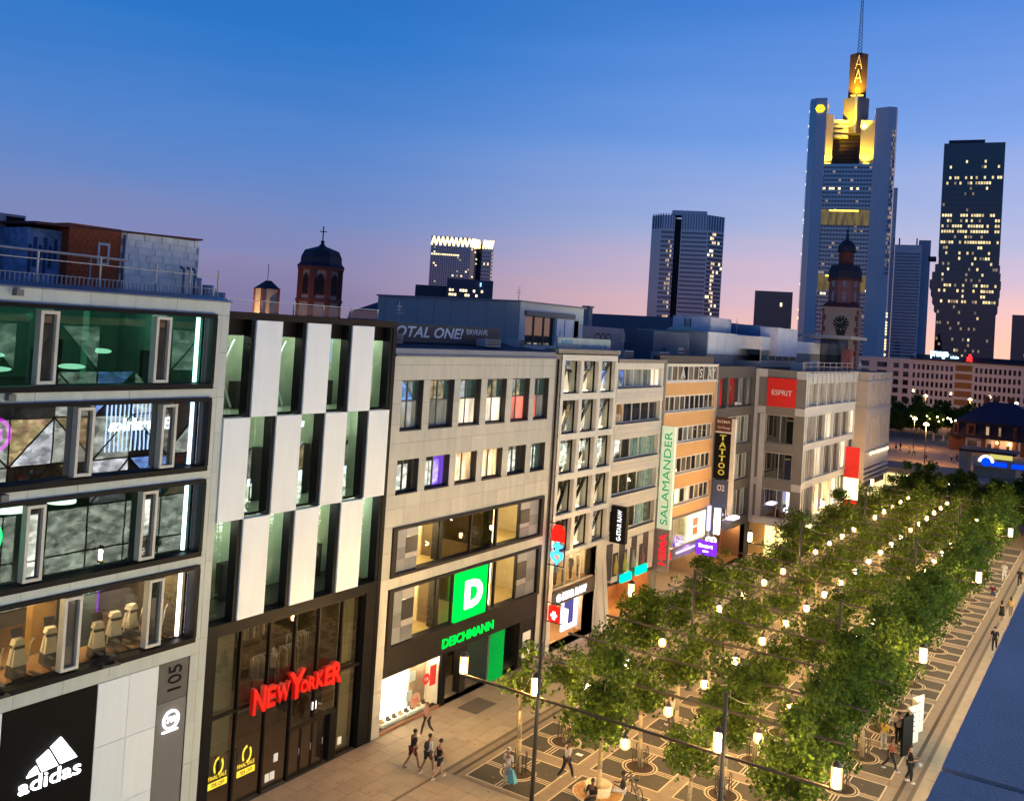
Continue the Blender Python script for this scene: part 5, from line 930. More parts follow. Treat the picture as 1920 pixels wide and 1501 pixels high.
# far square beyond the street, and the sunken passage
MB().quad((-120, 130, -.02), (60, 130, -.02), (60, 330, -.02), (-120, 330, -.02)).build('plaza', mat('plaza_paving', (.34, .22, .13), .8, noise=.12, scale=.4), None, kind='structure')
MB().quad((-80, 20, -.03), (-31, 20, -.03), (-31, 130, -.03), (-80, 130, -.03)).build('yard', mat('yard_ground', (.05, .05, .05), .9), None, kind='structure')
# ------------------------------------------------------------------ lantern beams, poles and lanterns
m_beam = mat('beam_steel', (.05, .038, .028), .5); m_pole = mat('pole_steel', (.055, .052, .05), .45, metal=.3)
e_lan = glow('lantern_glass', (1, .60, .22), 1050); e_end = glow('end_lantern_glass', (1, .60, .22), 1000)
ly = lambda n: 37+4.5*n
poles_n = [0, 4, 9, 14]
def pole(x, n, lab):
    t = thing('light_pole', lab, 'light pole', (x, ly(n), 0)); b = MB(); b.tube((x, ly(n), 0), (x, ly(n), 7.15), .105, .08, 12); b.build('shaft', m_pole, t)
    MB().tube((x, ly(n), 4.9), (x, ly(n), 7.2), .082, .082, 12).build('sleeve', m_beam, t); MB().lathe(x, ly(n), [(.22, .02), (.22, .05), (.12, .12), (.11, .2)], 12).build('base_plate', m_pole, t)
for j, n in enumerate(poles_n):
    pole(-21.4, n, f'tall slim steel pole in the shop side line, {ORD[j]} from the near end'); pole(-12.8, n, f'tall slim steel pole in the mall side line, {ORD[j]} from the near end')
for n in range(0, 20):
    y = ly(n); x0, x1 = (-25.75, -8.35) if n in (0, 4, 9, 14, 19) else (-25.0, -9.2)
    t = tag(MB().bar((x0, y+.13, 4.66), (x1, y+.13, 4.66), .10, .10).build('light_beam', m_beam, None), f'thin steel beam across the tree square carrying lanterns, {ORD[n]} from the near end', 'light beam', 'steel beams over the tree square')
m_halo, n_, l_ = _new('halo_lantern_glass'); o_ = n_.new('ShaderNodeOutputMaterial'); a_ = n_.new('ShaderNodeMixShader'); t_ = n_.new('ShaderNodeBsdfTransparent'); e_ = n_.new('ShaderNodeEmission')  # outer lantern glass with the warm halo put in as emission
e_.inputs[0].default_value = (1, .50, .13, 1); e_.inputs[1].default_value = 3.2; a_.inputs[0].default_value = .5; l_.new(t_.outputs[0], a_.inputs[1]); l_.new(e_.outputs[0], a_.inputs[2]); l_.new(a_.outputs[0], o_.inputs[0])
def pend_mesh():
    body = MB().lathe(0, 0, [(.0, -.88), (.06, -.88), (.085, -.82), (.085, -.6), (.06, -.54), (0, -.54)], 12).mesh('lantern_glass', e_lan)
    outer = MB().lathe(0, 0, [(.0, -.95), (.12, -.95), (.21, -.86), (.215, -.6), (.13, -.5)], 14).mesh('lantern_halo_glass', m_halo)
    cap = MB().lathe(0, 0, [(.0, -.5), (.13, -.5), (.13, -.42), (.05, -.32), (.04, -.25), (0, -.25)], 10).tube((0, 0, -.3), (0, 0, 0), .015, .015, 6).mesh('lantern_cap', m_beam)
    return body, cap, outer
pb, pc, po = pend_mesh()
eo = MB().lathe(0, 0, [(.19, .02), (.2, .08), (.2, .74), (.19, .8)], 16).mesh('lantern_halo_glass', m_halo)
eb = MB().lathe(0, 0, [(0, .06), (.09, .06), (.11, .12), (.11, .66), (.09, .72), (0, .72)], 14).mesh('lantern_glass', e_end)
ec = MB().lathe(0, 0, [(0, .8), (.2, .8), (.2, .87), (.06, 1.0), (0, 1.02)], 12).lathe(0, 0, [(0, -.06), (.2, -.06), (.2, .02), (0, .02)], 12).mesh('lantern_cap', m_beam)
AL = {-21.4: 'shop side', -17.1: 'middle', -12.85: 'mall side'}
for x in AL:
    j = 0
    for n in range(0, 20):
        if n in poles_n and x != -17.1: continue
        t = thing('pendant_lantern', f'glowing pendant lantern in the {AL[x]} line, {ORD[j]} from the near end', 'lantern', (x, ly(n)+.13, 4.61), 'pendant lanterns under the beams'); j += 1
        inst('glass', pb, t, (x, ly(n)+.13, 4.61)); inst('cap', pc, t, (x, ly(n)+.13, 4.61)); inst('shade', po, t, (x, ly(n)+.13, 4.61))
for x, s_ in ((-25.6, 'shop side'), (-8.45, 'mall side')):
    for j, n in enumerate((0, 4, 9, 14, 19)):
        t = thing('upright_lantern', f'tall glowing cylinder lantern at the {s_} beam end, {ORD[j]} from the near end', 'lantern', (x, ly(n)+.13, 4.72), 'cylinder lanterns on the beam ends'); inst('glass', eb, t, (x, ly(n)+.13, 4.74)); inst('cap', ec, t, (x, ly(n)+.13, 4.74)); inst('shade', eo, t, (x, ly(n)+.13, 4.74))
for x, s_, n in ((-21.64, 'first shop side', 0), (-13.06, 'first mall side', 0)):
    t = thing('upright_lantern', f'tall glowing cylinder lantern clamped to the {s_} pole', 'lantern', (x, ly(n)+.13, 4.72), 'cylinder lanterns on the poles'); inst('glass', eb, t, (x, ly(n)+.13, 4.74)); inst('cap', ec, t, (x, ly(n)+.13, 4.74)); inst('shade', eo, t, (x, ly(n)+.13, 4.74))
for x in (-21.4, -17.1, -12.85):
    for j, (n0, n1) in enumerate(((0, 4), (4, 9), (9, 14))):
        if x == -17.1: continue
        b = MB(); z = 7.1
        for k_ in range(8):
            f = lambda u: (x, ly(n0)+(ly(n1)-ly(n0))*u, z-2.3*(1-(2*u-1)**2)); b.tube(f(k_/8), f((k_+1)/8), .014, .014, 5)
        tag(b.build('hanging_cable', m_pole, None), f'thin sagging cable between poles of the {AL[x]} line, {ORD[j]} span from the near end', 'cable')
# ------------------------------------------------------------------ plane trees
def leaf_mat(name, c):
    m, n, l = _new(name); o = n.new('ShaderNodeOutputMaterial'); d = n.new('ShaderNodeBsdfPrincipled'); tr = n.new('ShaderNodeBsdfTranslucent'); x = n.new('ShaderNodeMixShader'); x.inputs[0].default_value = .45
    ge = n.new('ShaderNodeNewGeometry'); r_ = n.new('ShaderNodeValToRGB'); e = r_.color_ramp.elements; e[0].color = (c[0]*.45, c[1]*.5, c[2]*.6, 1); e[1].color = (c[0]*1.9, c[1]*1.55, c[2]*.9, 1)
    l.new(ge.outputs['Random Per Island'], r_.inputs[0]); l.new(r_.outputs[0], d.inputs['Base Color']); l.new(r_.outputs[0], tr.inputs[0]); d.inputs['Roughness'].default_value = .7; d.inputs['Specular IOR Level'].default_value = .2
    l.new(x.outputs[0], o.inputs[0]); l.new(d.outputs[0], x.inputs[1]); l.new(tr.outputs[0], x.inputs[2]); return m
m_leaf = leaf_mat('plane_leaf', (.056, .108, .016)); m_bark = mat('plane_bark', (.34, .27, .16), .85, noise=.4, scale=9, bump=.4, bscale=30)
def tree_mesh(seed, h, r, nleaf, base=2.3, ls=.15, sparse=False):
    g_ = random.Random(seed); tk = MB(); lean = g_.uniform(-.12, .12), g_.uniform(-.12, .12)
    pts = [(0, 0, 0), (lean[0]*.5, lean[1]*.5, base*.55), (lean[0], lean[1], base), (lean[0]*1.3, lean[1]*1.3, h*.72)]
    for k_, (p, q) in enumerate(zip(pts, pts[1:])): tk.tube(p, q, [.13, .105, .09][k_], [.105, .09, .03][k_], 9)
    cl = []
    nb = 11 if not sparse else 7
    for k_ in range(nb):
        a = 2*math.pi*k_/nb*2.4+g_.uniform(-.3, .3); z0 = base+.1+(h*.62-base)*k_/nb; rr = r*g_.uniform(.42, .78)*(1-.4*k_/nb)
        e = (math.cos(a)*rr, math.sin(a)*rr, z0+g_.uniform(.3, 1.1)); s_ = (lean[0], lean[1], z0); mid = ((s_[0]+e[0])/2, (s_[1]+e[1])/2, (s_[2]+e[2])/2+.18)
        tk.tube(s_, mid, .05, .035, 6); tk.tube(mid, e, .035, .012, 6); cl += [(e, .75), (mid, .55)]
    for _ in range(int(12 if not sparse else 4)):
        a = g_.uniform(0, 6.283); u = g_.random(); z = base+.35+(h-base-.7)*u; rr = .72*r*math.sqrt(g_.random())*(math.sin(math.pi*(.18+.74*u)))
        cl.append(((math.cos(a)*rr, math.sin(a)*rr, z), g_.uniform(.55, .95)))
    lf = MB(); V, F = lf.v, lf.f
    for k_ in range(nleaf):
        c, cr = cl[g_.randrange(len(cl))]; cr *= r/2.4
        d = Vector((g_.gauss(0, 1), g_.gauss(0, 1), g_.gauss(0, .8))); d = d.normalized()*cr*(g_.random()**.45)
        p = Vector(c)+d; n1 = Vector((g_.gauss(0, 1), g_.gauss(0, 1), g_.gauss(.5, .8))).normalized(); t1 = n1.orthogonal().normalized(); t1.rotate(__import__('mathutils').Quaternion(n1, g_.uniform(0, 6.28))); t2 = n1.cross(t1)
        s_ = ls*g_.uniform(.6, 1.25); b0 = len(V)
        V += [tuple(p-t1*s_), tuple(p-t2*s_*.75+t1*s_*.2-n1*s_*.15), tuple(p+t1*s_), tuple(p+t2*s_*.75+t1*s_*.2-n1*s_*.15)]; F.append((b0, b0+1, b0+2, b0+3)); lf.m.append(0); lf.sm.append(False)
    return tk.mesh('plane_trunk', m_bark), lf.mesh('plane_crown', m_leaf)
dense = [tree_mesh(100+i, 6.9+.25*(i % 3), 2.3, 4300, 2.6, .115) for i in range(5)]; mid_ = [tree_mesh(200+i, 5.5+.25*(i % 3), 1.8, 1600, 2.5, .112) for i in range(5)]; thin = [tree_mesh(300+i, 5.9, 1.7, 480, 2.8, .14, True) for i in range(3)]
RN = ['row along the shop fronts', 'second row from the shop fronts', 'third row from the shop fronts', 'row along the mall side']
for i in range(NX):
    for k in range(NY):
        a, d = cell(i, k); cx, cy = a+SX/2, d+SY/2
        pool = dense if (i == 3 or (i == 0 and rnd.random() < .35)) else mid_
        if (i, k) in ((0, 0),): pool = thin
        if (i, k) in ((1, 0), (2, 1)): pool = dense
        if i in (1, 2) and 2 <= k <= 9 and rnd.random() < .3: pool = thin
        tm_, cm_ = pool[rnd.randrange(len(pool))]; s_ = rnd.uniform(.88, 1.08); kind_ = 'bushy' if pool is dense else ('sparse young' if pool is thin else 'slender')
        t = thing('plane_tree', f'{kind_} plane tree in the {RN[i]}, {ORD[k]} from near end', 'tree', (cx, cy, .03), 'plane trees in the square grid'); ro = (0, 0, rnd.uniform(0, 6.28))
        inst('trunk', tm_, t, (cx, cy, .03), ro, (s_, s_, s_)); inst('crown', cm_, t, (cx, cy, .03), ro, (s_, s_, s_))
# nearest tree outside the grid, under the camera, and the bigger trees of the far square
far_t = [tree_mesh(400+i, 9.5, 4.2, 5200, 2.6, .26) for i in range(3)]
ft = []
for k in range(34):
    ft.append((rnd.uniform(-25, 2), rnd.uniform(123, 152)))
for k in range(26): ft.append((-78+k*2.4+rnd.uniform(-1, 1), 280+rnd.uniform(-6, 6)))
for k in range(9): ft.append((-62+k*2.6, 262+rnd.uniform(-3, 3)))
for k, (x, y) in enumerate(ft):
    if -27 < x < -17 and 150 < y: continue
    tm_, cm_ = far_t[k % 3]; s_ = rnd.uniform(.52, .68) if y < 170 else rnd.uniform(.8, 1.05)
    t = thing('broad_tree', 'broad dark tree in the grove between the lantern rows and the underground entrance' if y < 170 else 'broad dark tree in the grove before the far office block', 'tree', (x, y, 0), 'trees before the underground entrance' if y < 170 else 'trees before the far office block'); ro = (0, 0, rnd.uniform(0, 6))
    inst('trunk', tm_, t, (x, y, 0), ro, (s_, s_, s_)); inst('crown', cm_, t, (x, y, 0), ro, (s_, s_, s_))
# iron tree guards and round bench
def guard(cx, cy, lab):
    t = thing('tree_guard', lab, 'tree guard', (cx, cy, .03)); m_ = mat('iron_brown', (.06, .04, .03), .6)
    for k in range(4):
        a = math.pi/4+k*math.pi/2; x, y = cx+.36*math.cos(a), cy+.36*math.sin(a); b = MB()
        b.tube((x-.1*math.sin(a), y+.1*math.cos(a), .03), (x-.1*math.sin(a), y+.1*math.cos(a), 1.0), .02, .02, 6); b.tube((x+.1*math.sin(a), y-.1*math.cos(a), .03), (x+.1*math.sin(a), y-.1*math.cos(a), 1.0), .02, .02, 6); b.tube((x-.1*math.sin(a), y+.1*math.cos(a), 1.0), (x+.1*math.sin(a), y-.1*math.cos(a), 1.0), .02, .02, 6); b.build('hoop', m_, t)
for i in range(4):
    for k in range(7):
        if (i, k) == (1, 0): continue
        a, d = cell(i, k); guard(a+SX/2, d+SY/2, f'iron hoop guard at the {ORD[k]} tree of the {RN[i]}')
a, d = cell(1, 0); bx_, by_ = a+SX/2, d+SY/2
t = thing('round_bench', 'round wooden bench around a white stone planter and plane tree', 'bench', (bx_, by_, 0))
MB().lathe(bx_, by_, [(.48, .02), (.62, .82), (.52, .82), (.42, .5), (0, .5)], 28).build('planter', mat('planter_white', (.55, .46, .34), .7, noise=.1, scale=6), t)
nn = 20
for k in range(nn):
    u, v = 2*math.pi*k/nn+.008, 2*math.pi*(k+1)/nn-.008
    for r0, r1 in ((.66, .86), (.875, 1.1)):
        p = [(bx_+r*math.cos(w_), by_+r*math.sin(w_)) for r, w_ in ((r0, u), (r1, u), (r1, v), (r0, v))]; MB().prism(p, .42, .47).build('slat', mat('bench_wood', (.36, .19, .06), .55, noise=.2, scale=8, vary=.15), t)
for k in range(6):
    u = 2*math.pi*k/6; MB().tube((bx_+.95*math.cos(u), by_+.95*math.sin(u), 0), (bx_+.95*math.cos(u), by_+.95*math.sin(u), .42), .035).build('leg', m_pole, t)
MB().lathe(bx_, by_, [(1.1, .40), (1.16, .40), (1.16, .46), (1.1, .46)], 32).build('rim', MATS['planter_white'], t)
# bicycles
def bicycle(x, y, rot, lab, col):
    t = thing('bicycle', lab, 'bicycle', (x, y, .03)); c, s_ = math.cos(rot), math.sin(rot); T = lambda u, v, h: (x+u*c-v*s_, y+u*s_+v*c, .03+h); mf = mat('bike'+str(col), col, .4); mt = mat('tyre', (.02, .02, .02), .8)
    for u in (-.52, .52):
        b = MB(); n_ = 18
        for k in range(n_): b.tube(T(u+.33*math.cos(2*math.pi*k/n_), 0, .34+.33*math.sin(2*math.pi*k/n_)), T(u+.33*math.cos(2*math.pi*(k+1)/n_), 0, .34+.33*math.sin(2*math.pi*(k+1)/n_)), .022, .022, 5)
        w = b.build('wheel', mt, t); b = MB()
        for k in range(6): b.tube(T(u, 0, .34), T(u+.32*math.cos(math.pi*k/3), 0, .34+.32*math.sin(math.pi*k/3)), .006, .006, 4)
        b.build('spokes', m_steel, w)
    b = MB()
    for p, q in (((-.52, 0, .34), (-.05, 0, .3)), ((-.05, 0, .3), (-.18, 0, .82)), ((-.18, 0, .82), (.38, 0, .86)), ((.38, 0, .86), (-.05, 0, .3)), ((-.52, 0, .34), (-.16, 0, .74)), ((.52, 0, .34), (.36, 0, .95))): b.tube(T(*p), T(*q), .022, .022, 6)
    b.build('frame', mf, t); MB().tube(T(.34, -.28, 1.0), T(.34, .28, 1.0), .016).tube(T(.36, 0, .9), T(.34, 0, 1.0), .02).build('handlebar', mt, t); MB().ellip(T(-.2, 0, .9), .13, .08, .04, 8, 4).build('saddle', mt, t)
bicycle(-23.1, 44.6, 1.2, 'dark bicycle leaning at the tree before the shoe shop', (.05, .05, .06)); bicycle(-22.85, 44.0, .7, 'reddish bicycle beside the dark one at the tree', (.2, .04, .02)); bicycle(-18.1, 40.55, 2.5, 'bicycle beside the seated person near the round bench', (.04, .05, .07)); bicycle(-15.2, 38.2, .4, 'bicycle parked at the mall side tree pit in front', (.25, .05, .04)); bicycle(-14.7, 42.5, 2.2, 'bicycle parked behind the front mall side pole', (.06, .06, .07))
# a few fallen leaves on the paving
lv = MB(); g2 = random.Random(9)
for k in range(900):
    x, y, a = g2.uniform(-30.5, -1), g2.uniform(30, 90), g2.uniform(0, 6.28); r_ = g2.uniform(.05, .10); c, s_ = math.cos(a)*r_, math.sin(a)*r_; lv.quad((x-c, y-s_, .03), (x+s_*.6, y-c*.6, .04), (x+c, y+s_, .032), (x-s_*.6, y+c*.6, .042))
lv.build('fallen_leaves', mat('dry_leaf', (.24, .15, .05), .8, noise=.4), None, kind='stuff')
# folding display
t = thing('folding_display', 'white zigzag folding display panels with a black end standing at the paving edge', 'display panel', (-9.0, 56.5, 0)); zx = [(-9.05, 53.9), (-8.72, 54.8), (-9.15, 55.6), (-8.75, 56.6), (-9.2, 57.4), (-8.8, 58.4)]
mwp = mat('display_white_panel', (.72, .68, .6), .6)
for k, (p, q) in enumerate(zip(zx, zx[1:])):
    d_ = Vector((q[0]-p[0], q[1]-p[1], 0)).normalized(); n1 = Vector((-d_.y, d_.x, 0))*.025
    pan = MB().prism([(p[0]+n1.x, p[1]+n1.y), (q[0]+n1.x, q[1]+n1.y), (q[0]-n1.x, q[1]-n1.y), (p[0]-n1.x, p[1]-n1.y)], .02, 2.05).build('panel', mwp if k else m_black, t)
    if k:
        b = MB(); nx = -n1*1.2
        for r_ in range(5): z = 1.65-r_*.25; b.quad((p[0]+d_.x*.2+nx.x, p[1]+d_.y*.2+nx.y, z), (p[0]+d_.x*.75+nx.x, p[1]+d_.y*.75+nx.y, z), (p[0]+d_.x*.75+nx.x, p[1]+d_.y*.75+nx.y, z+.07), (p[0]+d_.x*.2+nx.x, p[1]+d_.y*.2+nx.y, z+.07))
        b.build('printed_lines', mat('print_grey', (.25, .24, .23), .8), pan)
b = MB(); b.prism([(-9.08, 53.9), (-9.1, 56.6), (-9.14, 56.6), (-9.12, 53.9)], .02, 1.9); b.build('dark_back', m_black, t)
for k, (x, y) in enumerate(((-6.9, 59.2), (-6.75, 58.3), (-6.85, 57.0))):
    t = MB().lathe(x, y, [(0, .016), (.13+.05*(k != 1), .016), (.13+.05*(k != 1), .021), (0, .021)], 16).build('manhole_cover', m_drain, None); tag(t, ['farthest dark manhole cover by the roof edge', 'small middle manhole cover by the roof edge', 'nearest dark manhole cover by the roof edge'][k], 'manhole cover')
tag(MB().box(-22.35, -22.0, 42.7, 42.95, .018, .022).build('paper_scrap', m_white, None), 'white scrap of paper lying on the dark setts near the walking man', 'paper')
# ================================================================== skyline
class Frame:
    """A tower's own axes: u to the right and v away, square to the line of sight, at distance D along the direction of a measured point."""
    def __init__(s, px, py, D):
        v = ray(px, py); h = Vector((v.x, v.y, 0)); s.v = h.normalized(); s.u = Vector((s.v.y, -s.v.x, 0)); s.o = s.v*D; s.D = D
    def uz(s, px, py):
        r = ray(px, py); t = s.D/(r.dot(s.v)); p = r*t; return p.dot(s.u), p.z+H
    def P(s, u, v, z): q = s.o+s.u*u+s.v*v; return (q.x, q.y, z)
    def poly(s, uv): return [s.P(u, v, 0)[:2] for u, v in uv]
def panes(F, mbs, choose, u0, v0, u1, v1, z0, z1, nx, nz, fx=.78, fz=.62, off=.12):
    """a grid of panes, each a slab of its own just proud of a tower face; choose(i, k) gives which mesh (or None)"""
    du, dv = u1-u0, v1-v0; ln = math.hypot(du, dv); nu, nv = dv/ln*off, -du/ln*off
    for i in range(nx):
        for k in range(nz):
            m_ = choose(i, k)
            if m_ is None: continue
            a, c = (i+.5-fx/2)/nx, (i+.5+fx/2)/nx; d, e = z0+(z1-z0)*(k+.5-fz/2)/nz, z0+(z1-z0)*(k+.5+fz/2)/nz
            mbs[m_].quad(F.P(u0+du*a+nu, v0+dv*a+nv, d), F.P(u0+du*c+nu, v0+dv*c+nv, d), F.P(u0+du*c+nu, v0+dv*c+nv, e), F.P(u0+du*a+nu, v0+dv*a+nv, e))
g_tw = darkglass('tower_glass', (.012, .022, .045), .38, scale=.05); g_tw2 = darkglass('tower_glass_black', (.006, .007, .011), .10, scale=.05)
e_off = darkglass('lit_office', (.3, .25, .15), .03, (1, .76, .36), 1.5, .3); e_off2 = darkglass('dim_office', (.1, .08, .05), .1, (1, .72, .4), .32, .3)
m_lc = mat('tower_light_cladding', (.78, .74, .72), .5, noise=.05, scale=.1); m_dc = mat('tower_dark_cladding', (.03, .035, .045), .5, noise=.1, scale=.1)
def stuffs(t, mbs, mats_):
    for k, b in mbs.items():
        if b.v: b.build('window', mats_[k], t, kind='stuff')
# ---- the tall bank tower with yellow floodlights
F = Frame(1600, 400, 640); t = thing('bank_tower', 'tallest grey tower with golden floodlit notch, stepped spire and antenna', 'tower', F.P(0, 0, 0))
U = lambda x, y=300: F.uz(x, y)[0]; Z = lambda x, y: F.uz(x, y)[1]
uA, uB, uC, uD, uE = U(1514, 250), U(1528, 250), U(1548, 250), U(1640, 250), U(1665, 250); uF = U(1683, 250); uL = U(1541, 250); uM = U(1562, 300)
zt, zr, zn = Z(1530, 184), Z(1660, 200), Z(1590, 304)
Pl = lambda *uv: F.poly(uv)
MB().prism(Pl((uA, 14), (uA+1, 3), (uB, 0), (uL+2.2, 0), (uL+2.6, 12), (uL+2.6, 40), (uA+6, 40)), 0, zt).build('left_pillar', m_lc, t)
b = MB(); b.prism(Pl((uA-.3, 13.9), (uA+.7, 2.8), (uB, -.2), (uB, .5), (uA+2, 14)), 0, zt-1); b.build('left_dark_face', g_tw, t)
MB().prism(Pl((uD, 4), (uE, 0), (uF-1, 2), (uF, 10), (uF-3, 40), (uD, 40)), 0, zr).build('right_pillar', m_lc, t)
MB().prism(Pl((uL+2, 6), (uD+.5, 6), (uD+.5, 38), (uL+2, 38)), 0, zn).build('glass_body', g_tw, t)
for i in range(2):
    a = (uL+1.5, 1, uL+6.6) if i == 0 else (uD-8.3, 1, uD+.4)
    MB().prism(Pl((a[0], 11), (a[2], 13), (a[2], 22), (a[0], 22)), zn, zt-8 if i == 0 else zr-6).build('notch_fin', mat('notch_cladding', (.62, .58, .52), .6), t)
MB().prism(Pl((uL+6, 26), (uD-5, 26), (uD-5, 40), (uL+6, 40)), zn, Z(1590, 220)).build('notch_back', mat('notch_brown', (.14, .09, .05), .6), t)
for k in range(11): MB().prism(Pl((uL+6, 25.2), (uD-5, 25.2), (uD-5, 26), (uL+6, 26)), zn+1+k*2.6, zn+1.5+k*2.6).build('floor_edge', m_dc, t)
for k in range(4): MB().prism(Pl((uL+6.8, 18+k*.01), (uL+16, 20), (uL+16, 25), (uL+6.8, 25)), zt-12-k*3.2, zt-10.3-k*3.2).build('roof_beam', m_lc, t)
c0, c1, zc = U(1580, 200), U(1630, 200), Z(1608, 168)
MB().prism(Pl((c0, 24), ((c0+c1)/2, 17), (c1, 24), (c1, 36), (c0, 36)), Z(1600, 238), zc).build('core_block', mat('core_cladding', (.34, .30, .27), .6), t)
MB().prism(Pl(((c0+c1)/2-.7, 16.6), ((c0+c1)/2+.7, 16.6), ((c0+c1)/2+.7, 18), ((c0+c1)/2-.7, 18)), Z(1600, 238), zc+1).build('core_edge', m_white, t)
s0, s1, zs = U(1592, 130), U(1627, 130), Z(1612, 80)
MB().prism(Pl((s0, 26), ((s0+s1)/2, 21), (s1, 26), (s1, 33), (s0, 33)), zc, zs).build('spire', mat('spire_brown', (.09, .05, .035), .6), t)
for za in (Z(1608, 98), Z(1608, 125)):
    b = MB(); uc_ = (s0+s1)/2; b.bar(F.P(uc_-2, 20.6, za-5), F.P(uc_, 20.4, za+4), .35); b.bar(F.P(uc_+2, 20.6, za-5), F.P(uc_, 20.4, za+4), .35); b.bar(F.P(uc_-1.5, 20.5, za-2), F.P(uc_+1.5, 20.5, za-2), .3); b.build('spire_truss', m_lc, t)
b = MB(); um = U(1615, 40); zm = Z(1617, -90)
for k in range(26):
    za, zb = zs+(zm-zs)*k/26, zs+(zm-zs)*(k+1)/26; w0, w1 = 1.3*(1-k/30), 1.3*(1-(k+1)/30)
    for q in (-1, 1): b.bar(F.P(um+q*w0, 27, za), F.P(um+q*w1, 27, zb), .32); b.bar(F.P(um+q*w0, 27, za), F.P(um-q*w1, 27, zb), .22)
b.build('antenna_mast', mat('antenna_red_grey', (.10, .06, .06), .6), t)
mb = {0: MB(), 1: MB(), 2: MB()}; f0 = {0: e_off, 1: e_off2, 2: darkglass('bank_pane', (.012, .02, .045), .12, scale=.05)}; rr = random.Random(3)
panes(F, mb, lambda i, k: (0 if (k in (38, 44, 20, 19) and rr.random() < .5) else 1 if rr.random() < .06 else 2), uL+2.2, 6, uD, 6, 4, zn-1, 16, 50, .8, .5, .15)
panes(F, mb, lambda i, k: 0 if rr.random() < .16 else None, uA-.3, 13.9, uA+.7, 2.8, 8, zt-6, 2, 60, .7, .5, .2)
panes(F, mb, lambda i, k: (0 if k < 22 and rr.random() < .75 else None), uF-1.2, 2, uF, 10, 8, 90, 1, 44, .9, .6, .4)
panes(F, mb, lambda i, k: 1 if rr.random() < .5 else 2, uE+2.5, .8, uF-1, 2, 70, zr-14, 3, 34, .85, .55, .2)
stuffs(t, mb, f0)
for z0, z1 in ((Z(1590, 420), Z(1590, 391)), (Z(1590, 545), Z(1590, 515))):
    MB().prism(Pl((uL+2.4, 4.9), (uD-.5, 4.9), (uD-.5, 5.7), (uL+2.4, 5.7)), z0, z1).build('sky_garden', darkglass('sky_garden_glass', (.10, .08, .02), .1, (1, .66, .06), .13, .3), t)
    MB().prism(Pl((uL+7, 4.6), (uD-7, 4.6), (uD-7, 5), (uL+7, 5)), z1-1.2, z1-.3).build('garden_light', glow('garden_gold', (1, .68, .08), 2.2), t)
yel = (1, .60, .02)
e_fl = glow('flood_gold', (1, .62, .03), 5)
for u, v, z, P_ in ((uL+4.2, 9.5, zn+.8, 110000), (uD-4, 9.5, zn+.8, 110000), (c0+2.4, 16, Z(1600, 236)+1, 22000), (c1-2.4, 13.5, Z(1600, 236)+1, 22000), ((s0+s1)/2-2.2, 20, zc+1, 26000), ((s0+s1)/2+2.2, 20, zc+1, 26000)):
    q = MB().prism(Pl((u-1.6, v), (u+1.6, v), (u+1.6, v+.6), (u-1.6, v+.6)), z, z+.5).build('floodlight', e_fl, t); d = bpy.data.lights.new('floodlight_beam', 'SPOT'); d.energy = P_*2.5; d.color = yel; d.spot_size = R(95); d.spot_blend = .8; d.shadow_soft_size = .5
    o = bpy.data.objects.new('floodlight_beam', d); COL.objects.link(o); pz = Vector(F.P(u, v-3.2, z-1)); o.location = pz; tgt = Vector(F.P(u, v+3.2, z+16)); o.rotation_euler = (tgt-pz).to_track_quat('-Z', 'Y').to_euler()
e_lg = glow('emblem_gold', (1, .75, .02), 1.6); lu, lz = F.uz(1538, 204); b = MB()
hx = [(lu+3*math.cos(R(60*k)), lz+2.7*math.sin(R(60*k))) for k in range(6)]; tr_ = [(lu+1.25*math.cos(R(a)), lz-.1+1.3*math.sin(R(a))) for a in (210, 330, 90)]
tr6 = [tr_[1], ((tr_[1][0]+tr_[2][0])/2, (tr_[1][1]+tr_[2][1])/2), tr_[2], ((tr_[0][0]+tr_[2][0])/2, (tr_[0][1]+tr_[2][1])/2), tr_[0], ((tr_[0][0]+tr_[1][0])/2, (tr_[0][1]+tr_[1][1])/2)]
hx = hx[:]  # hexagon ring round a dark triangle
for k in range(6):
    p, q = hx[k], hx[(k+1) % 6]; r_, s_ = tr6[(k+1) % 6], tr6[k]; b.quad(F.P(p[0], -.35, p[1]), F.P(q[0], -.35, q[1]), F.P(r_[0], -.35, r_[1]), F.P(s_[0], -.35, s_[1]))
b.build('roof_emblem', e_lg, t)
# ---- dark tower with lit floors at the right
F = Frame(1815, 450, 520); t = thing('dark_lit_tower', 'slim black glass tower with scattered warm lit floors and a shifted middle at the right', 'tower', F.P(0, 0, 0))
ua, ub, zt = F.uz(1770, 280)[0], F.uz(1885, 280)[0], F.uz(1825, 268)[1]; k0, k1 = F.uz(1750, 560)[1], F.uz(1750, 480)[1]
MB().prism(F.poly([(ua, 0), (ub, 0), (ub, 26), (ua, 26)]), k1, zt).build('upper_shaft', g_tw2, t); MB().prism(F.poly([(ua+.3, 0.2), (ub-.4, .2), (ub-.4, 26), (ua+.3, 26)]), 0, k0-6).build('lower_shaft', g_tw2, t)
for k in range(7): sh = [-.8, -1.8, -2.6, -3.4, -2.4, -1.2, .2][k]; MB().prism(F.poly([(ua+sh, 0), (ub+sh*-.35, 0), (ub+sh*-.35, 26), (ua+sh, 26)]), k0-6+(k1-k0+6)*k/7, k0-6+(k1-k0+6)*(k+1)/7).build('shifted_floor', g_tw2, t)
MB().prism(F.poly([(ua+2, 5), (ub-9, 5), (ub-9, 20), (ua+2, 20)]), zt, zt+2.6).build('roof_plant', m_dc, t); MB().prism(F.poly([(ua-4.6, 0), (ua-1, 0), (ua-1, 8), (ua-4.6, 8)]), k1-2.2, k1-.2).build('side_terrace', m_dc, t)
mb = {0: MB(), 1: MB(), 2: MB()}; rr = random.Random(11); nzk = 44
